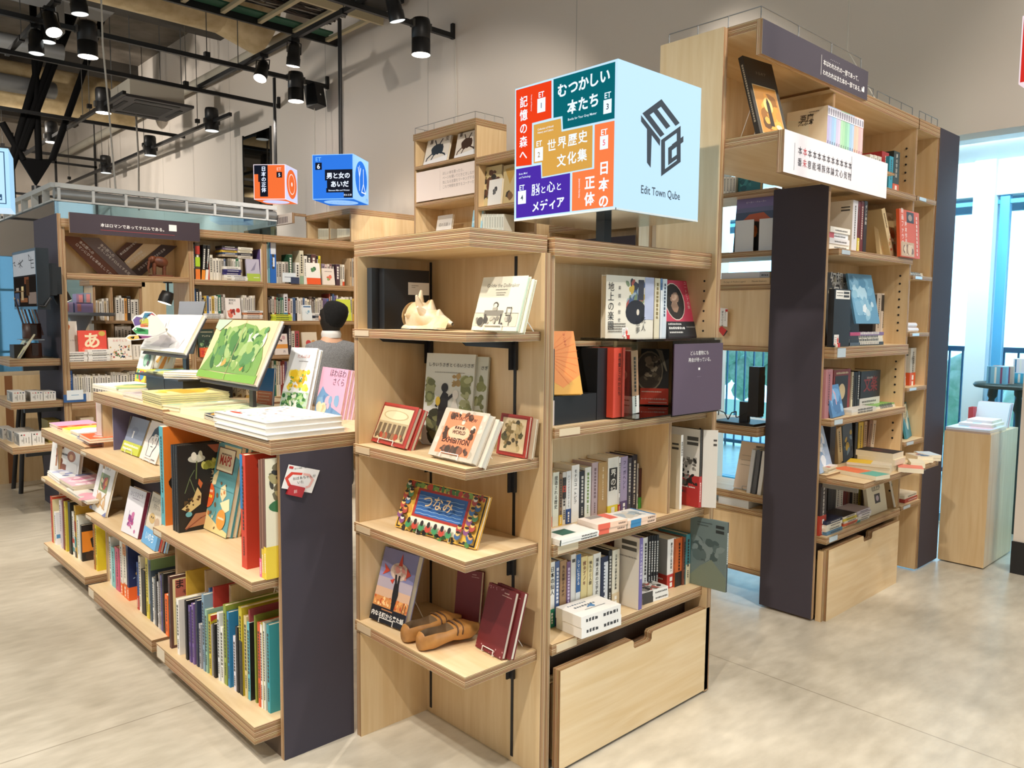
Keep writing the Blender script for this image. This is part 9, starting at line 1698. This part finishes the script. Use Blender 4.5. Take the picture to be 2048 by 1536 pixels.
for i, (pl, pr, pt, y, lab) in enumerate(((39, 64, 868, 6.69, 'white patterned box, front left on the lower side shelf'), (64.5, 90, 866, 6.69, 'white patterned box, front right on the lower side shelf'), (24, 46, 862, 6.95, 'white patterned box, second row on the lower side shelf'), (47, 70, 860, 6.95, 'white patterned box, second row beside it on the lower side shelf'), (6, 28, 857, 7.14, 'white patterned box, back row at the left edge of the lower side shelf'))):
    x0, w_ = bx_at(pl, pr, y, 880); wbox(lab, x0, y, z_, w_, .18, min(.15, at(pl, pt, 1, y).z-z_), ['#3a3430', '#c8404a'], 'white patterned boxes on the lower side shelf')
m = M(); m.box((1.49, 6.75, z_), (1.57, 6.95, z_+.17), C('#8a7a2a', .5)); tag(m.build('olive_box', None, (1.5, 6.8, z_)), 'olive box behind the white boxes on the lower side shelf', 'box')
st = thing('bar_stool', 'black wooden stool standing behind the side shelves at left', 'stool', (1.35, 7.9, 0))
m = M(); m.lathe((1.62, 7.9, .78), [(.001, 0), (.17, 0), (.17, .03), (.001, .03)], DARK, 20); m.build('seat', st)
for a in (.8, 2.37, 3.94, 5.5): m = M(); m.cyl((1.62+.1*math.cos(a), 7.9+.1*math.sin(a), .78), (1.62+.19*math.cos(a), 7.9+.19*math.sin(a), 0), .018, DARK, 8); m.build('leg', st)
m = M(); m.tube([(1.62+.15*math.cos(a), 7.9+.15*math.sin(a), .4) for a in [i*.524 for i in range(13)]], .012, DARK, 6); m.build('foot_ring', st)
# ================================================================ the visitor with the beret
def skin(name, parent, joints, edges, mat_, sub=2, root=0):
    me = bpy.data.meshes.new(name); W = _MW[parent.name]; I = W.inverted()
    me.from_pydata([tuple(I @ Vector(p)) for p, _ in joints], edges, []); o = bpy.data.objects.new(name, me); COL.objects.link(o); o.parent = parent; _MW[o.name] = W
    sm_ = o.modifiers.new('s', 'SKIN'); sm_.use_smooth_shade = True; sv = me.skin_vertices[0].data if me.skin_vertices else None
    ss = o.modifiers.new('u', 'SUBSURF'); ss.levels = ss.render_levels = sub
    for i, (p, r) in enumerate(joints): sv[i].radius = r if isinstance(r, tuple) else (r, r)
    sv[root].use_root = True; me.materials.append(mat_); return o
px_, py_ = 3.36, 5.78
pn = thing('person', 'person seen from behind in a black beret and grey wool jacket', 'person', (px_, py_, 0))
WOOL = noisy('grey_wool', '#6c6d70', '#8c8d90', 160, .95); SKN = C('#d8a98c', .55); TRO = C('#2b2c33', .8); HAIR = C('#16120f', .6)
d = Vector((.25, 1, 0)).normalized(); s = Vector((d.y, -d.x, 0))
B0 = Vector((px_, py_, 0)); J = lambda a, b, z: tuple(B0+s*a+d*b+Vector((0, 0, z)))
skin('body', pn, [(J(0, 0, .86), (.15, .11)), (J(0, 0, 1.05), (.14, .10)), (J(0, .0, 1.22), (.17, .11)), (J(0, 0, 1.335), (.12, .08)), (J(0, .015, 1.40), (.055, .055)), (J(0, .02, 1.46), (.06, .07)), (J(0, .03, 1.54), (.078, .095)), (J(0, .025, 1.61), (.06, .075)),
    (J(.085, 0, .80), (.085, .085)), (J(.095, .01, .46), (.058, .06)), (J(.1, -.01, .09), (.04, .045)), (J(.1, .13, .04), (.04, .03)), (J(-.085, 0, .80), (.085, .085)), (J(-.095, .01, .46), (.058, .06)), (J(-.1, -.01, .09), (.04, .045)), (J(-.1, .13, .04), (.04, .03))],
    [(0, 1), (1, 2), (2, 3), (3, 4), (4, 5), (5, 6), (6, 7), (0, 8), (8, 9), (9, 10), (10, 11), (0, 12), (12, 13), (13, 14), (14, 15)], SKN)
jk = skin('jacket', pn, [(J(0, 0, .72), (.20, .15)), (J(0, 0, .95), (.18, .135)), (J(0, -.005, 1.18), (.19, .125)), (J(0, 0, 1.30), (.15, .095)), (J(0, .01, 1.365), (.075, .07)), (J(.165, 0, 1.27), (.07, .07)), (J(.225, .02, 1.04), (.057, .057)), (J(.19, .2, .94), (.046, .046)), (J(-.165, 0, 1.27), (.07, .07)), (J(-.225, .02, 1.04), (.057, .057)), (J(-.19, .2, .94), (.046, .046))],
    [(0, 1), (1, 2), (2, 3), (3, 4), (3, 5), (5, 6), (6, 7), (3, 8), (8, 9), (9, 10)], WOOL)
skin('trousers', pn, [(J(0, 0, .84), (.17, .13)), (J(.09, 0, .72), (.10, .10)), (J(.1, .01, .44), (.078, .08)), (J(.105, -.01, .10), (.07, .075)), (J(-.09, 0, .72), (.10, .10)), (J(-.1, .01, .44), (.078, .08)), (J(-.105, -.01, .10), (.07, .075))], [(0, 1), (1, 2), (2, 3), (0, 4), (4, 5), (5, 6)], TRO)
m = M(); c0 = Vector(J(0, .012, 1.395)); m.lathe(c0, [(.078, -.03), (.082, .0), (.074, .028), (.066, .028), (.07, 0)], C('#e2e0de', .7), 20); m.build('shirt_collar', pn)
m = M(); c0 = Vector(J(0, .01, 1.52)); m.lathe(c0, [(.05, -.125), (.066, -.1), (.088, -.04), (.094, .03), (.088, .07), (.05, .1)], HAIR, 20); m.build('hair', pn)
m = M(); c0 = Vector(J(.012, .0, 1.50)); ax = Vector((s.x*.22+d.x*-.22, s.y*.22+d.y*-.22, 1)); m.lathe(c0, [(.08, -.03), (.09, -.01), (.1, .03), (.105, .07), (.102, .11), (.085, .145), (.055, .162), (.02, .169), (.003, .17)], noisy('black_felt', '#08080a', '#121214', 60, .95), 28, ax); m.build('beret', pn)
for sgn in (1, -1):
    Jh = lambda a, b, z: J(sgn*a, b, z)
    jo = [(Jh(.18, .225, .935), (.026, .02)), (Jh(.165, .29, .935), (.034, .016))]; ed = [(0, 1)]
    for k, (off, L) in enumerate(((.026, .062), (.009, .072), (-.008, .068), (-.024, .052))):
        a = Jh(.163-off*.0+off, .315, .935+.0); b = Jh(.15+off, .315+L*.6, .932); c_ = Jh(.13+off*.9, .315+L, .92); n = len(jo); jo += [(a, (.0095, .0095)), (b, (.0088, .0088)), (c_, (.0075, .0075))]; ed += [(1, n), (n, n+1), (n+1, n+2)]
    n = len(jo); jo += [(Jh(.135, .265, .95), (.012, .012)), (Jh(.115, .30, .955), (.010, .010))]; ed += [(0, n), (n, n+1)]
    skin('hand', pn, jo, ed, SKN, 1)
m = M(); c0 = Vector(J(0, .12, 1.52))
for a in (-.03, .03): m.lathe(Vector(J(a, .118, 1.535)), [(.001, -.004), (.011, 0), (.001, .006)], C('#20180f', .3), 10, d)
m.lathe(Vector(J(0, .115, 1.505)), [(.012, 0), (.009, .02), (.002, .028)], SKN, 10, d); m.box(tuple(Vector(J(-.02, .112, 1.47))), tuple(Vector(J(-.02, .112, 1.47))+Vector((.04, .006, .006))), C('#b0605a', .5)); m.build('face', pn)
for sgn in (1, -1): m = M(); m.lathe(Vector(J(sgn*.085, .02, 1.525)), [(.004, -.006), (.024, 0), (.02, .012), (.004, .014)], SKN, 12, s*sgn); m.build('ear', pn)
bpy.context.view_layer.update()
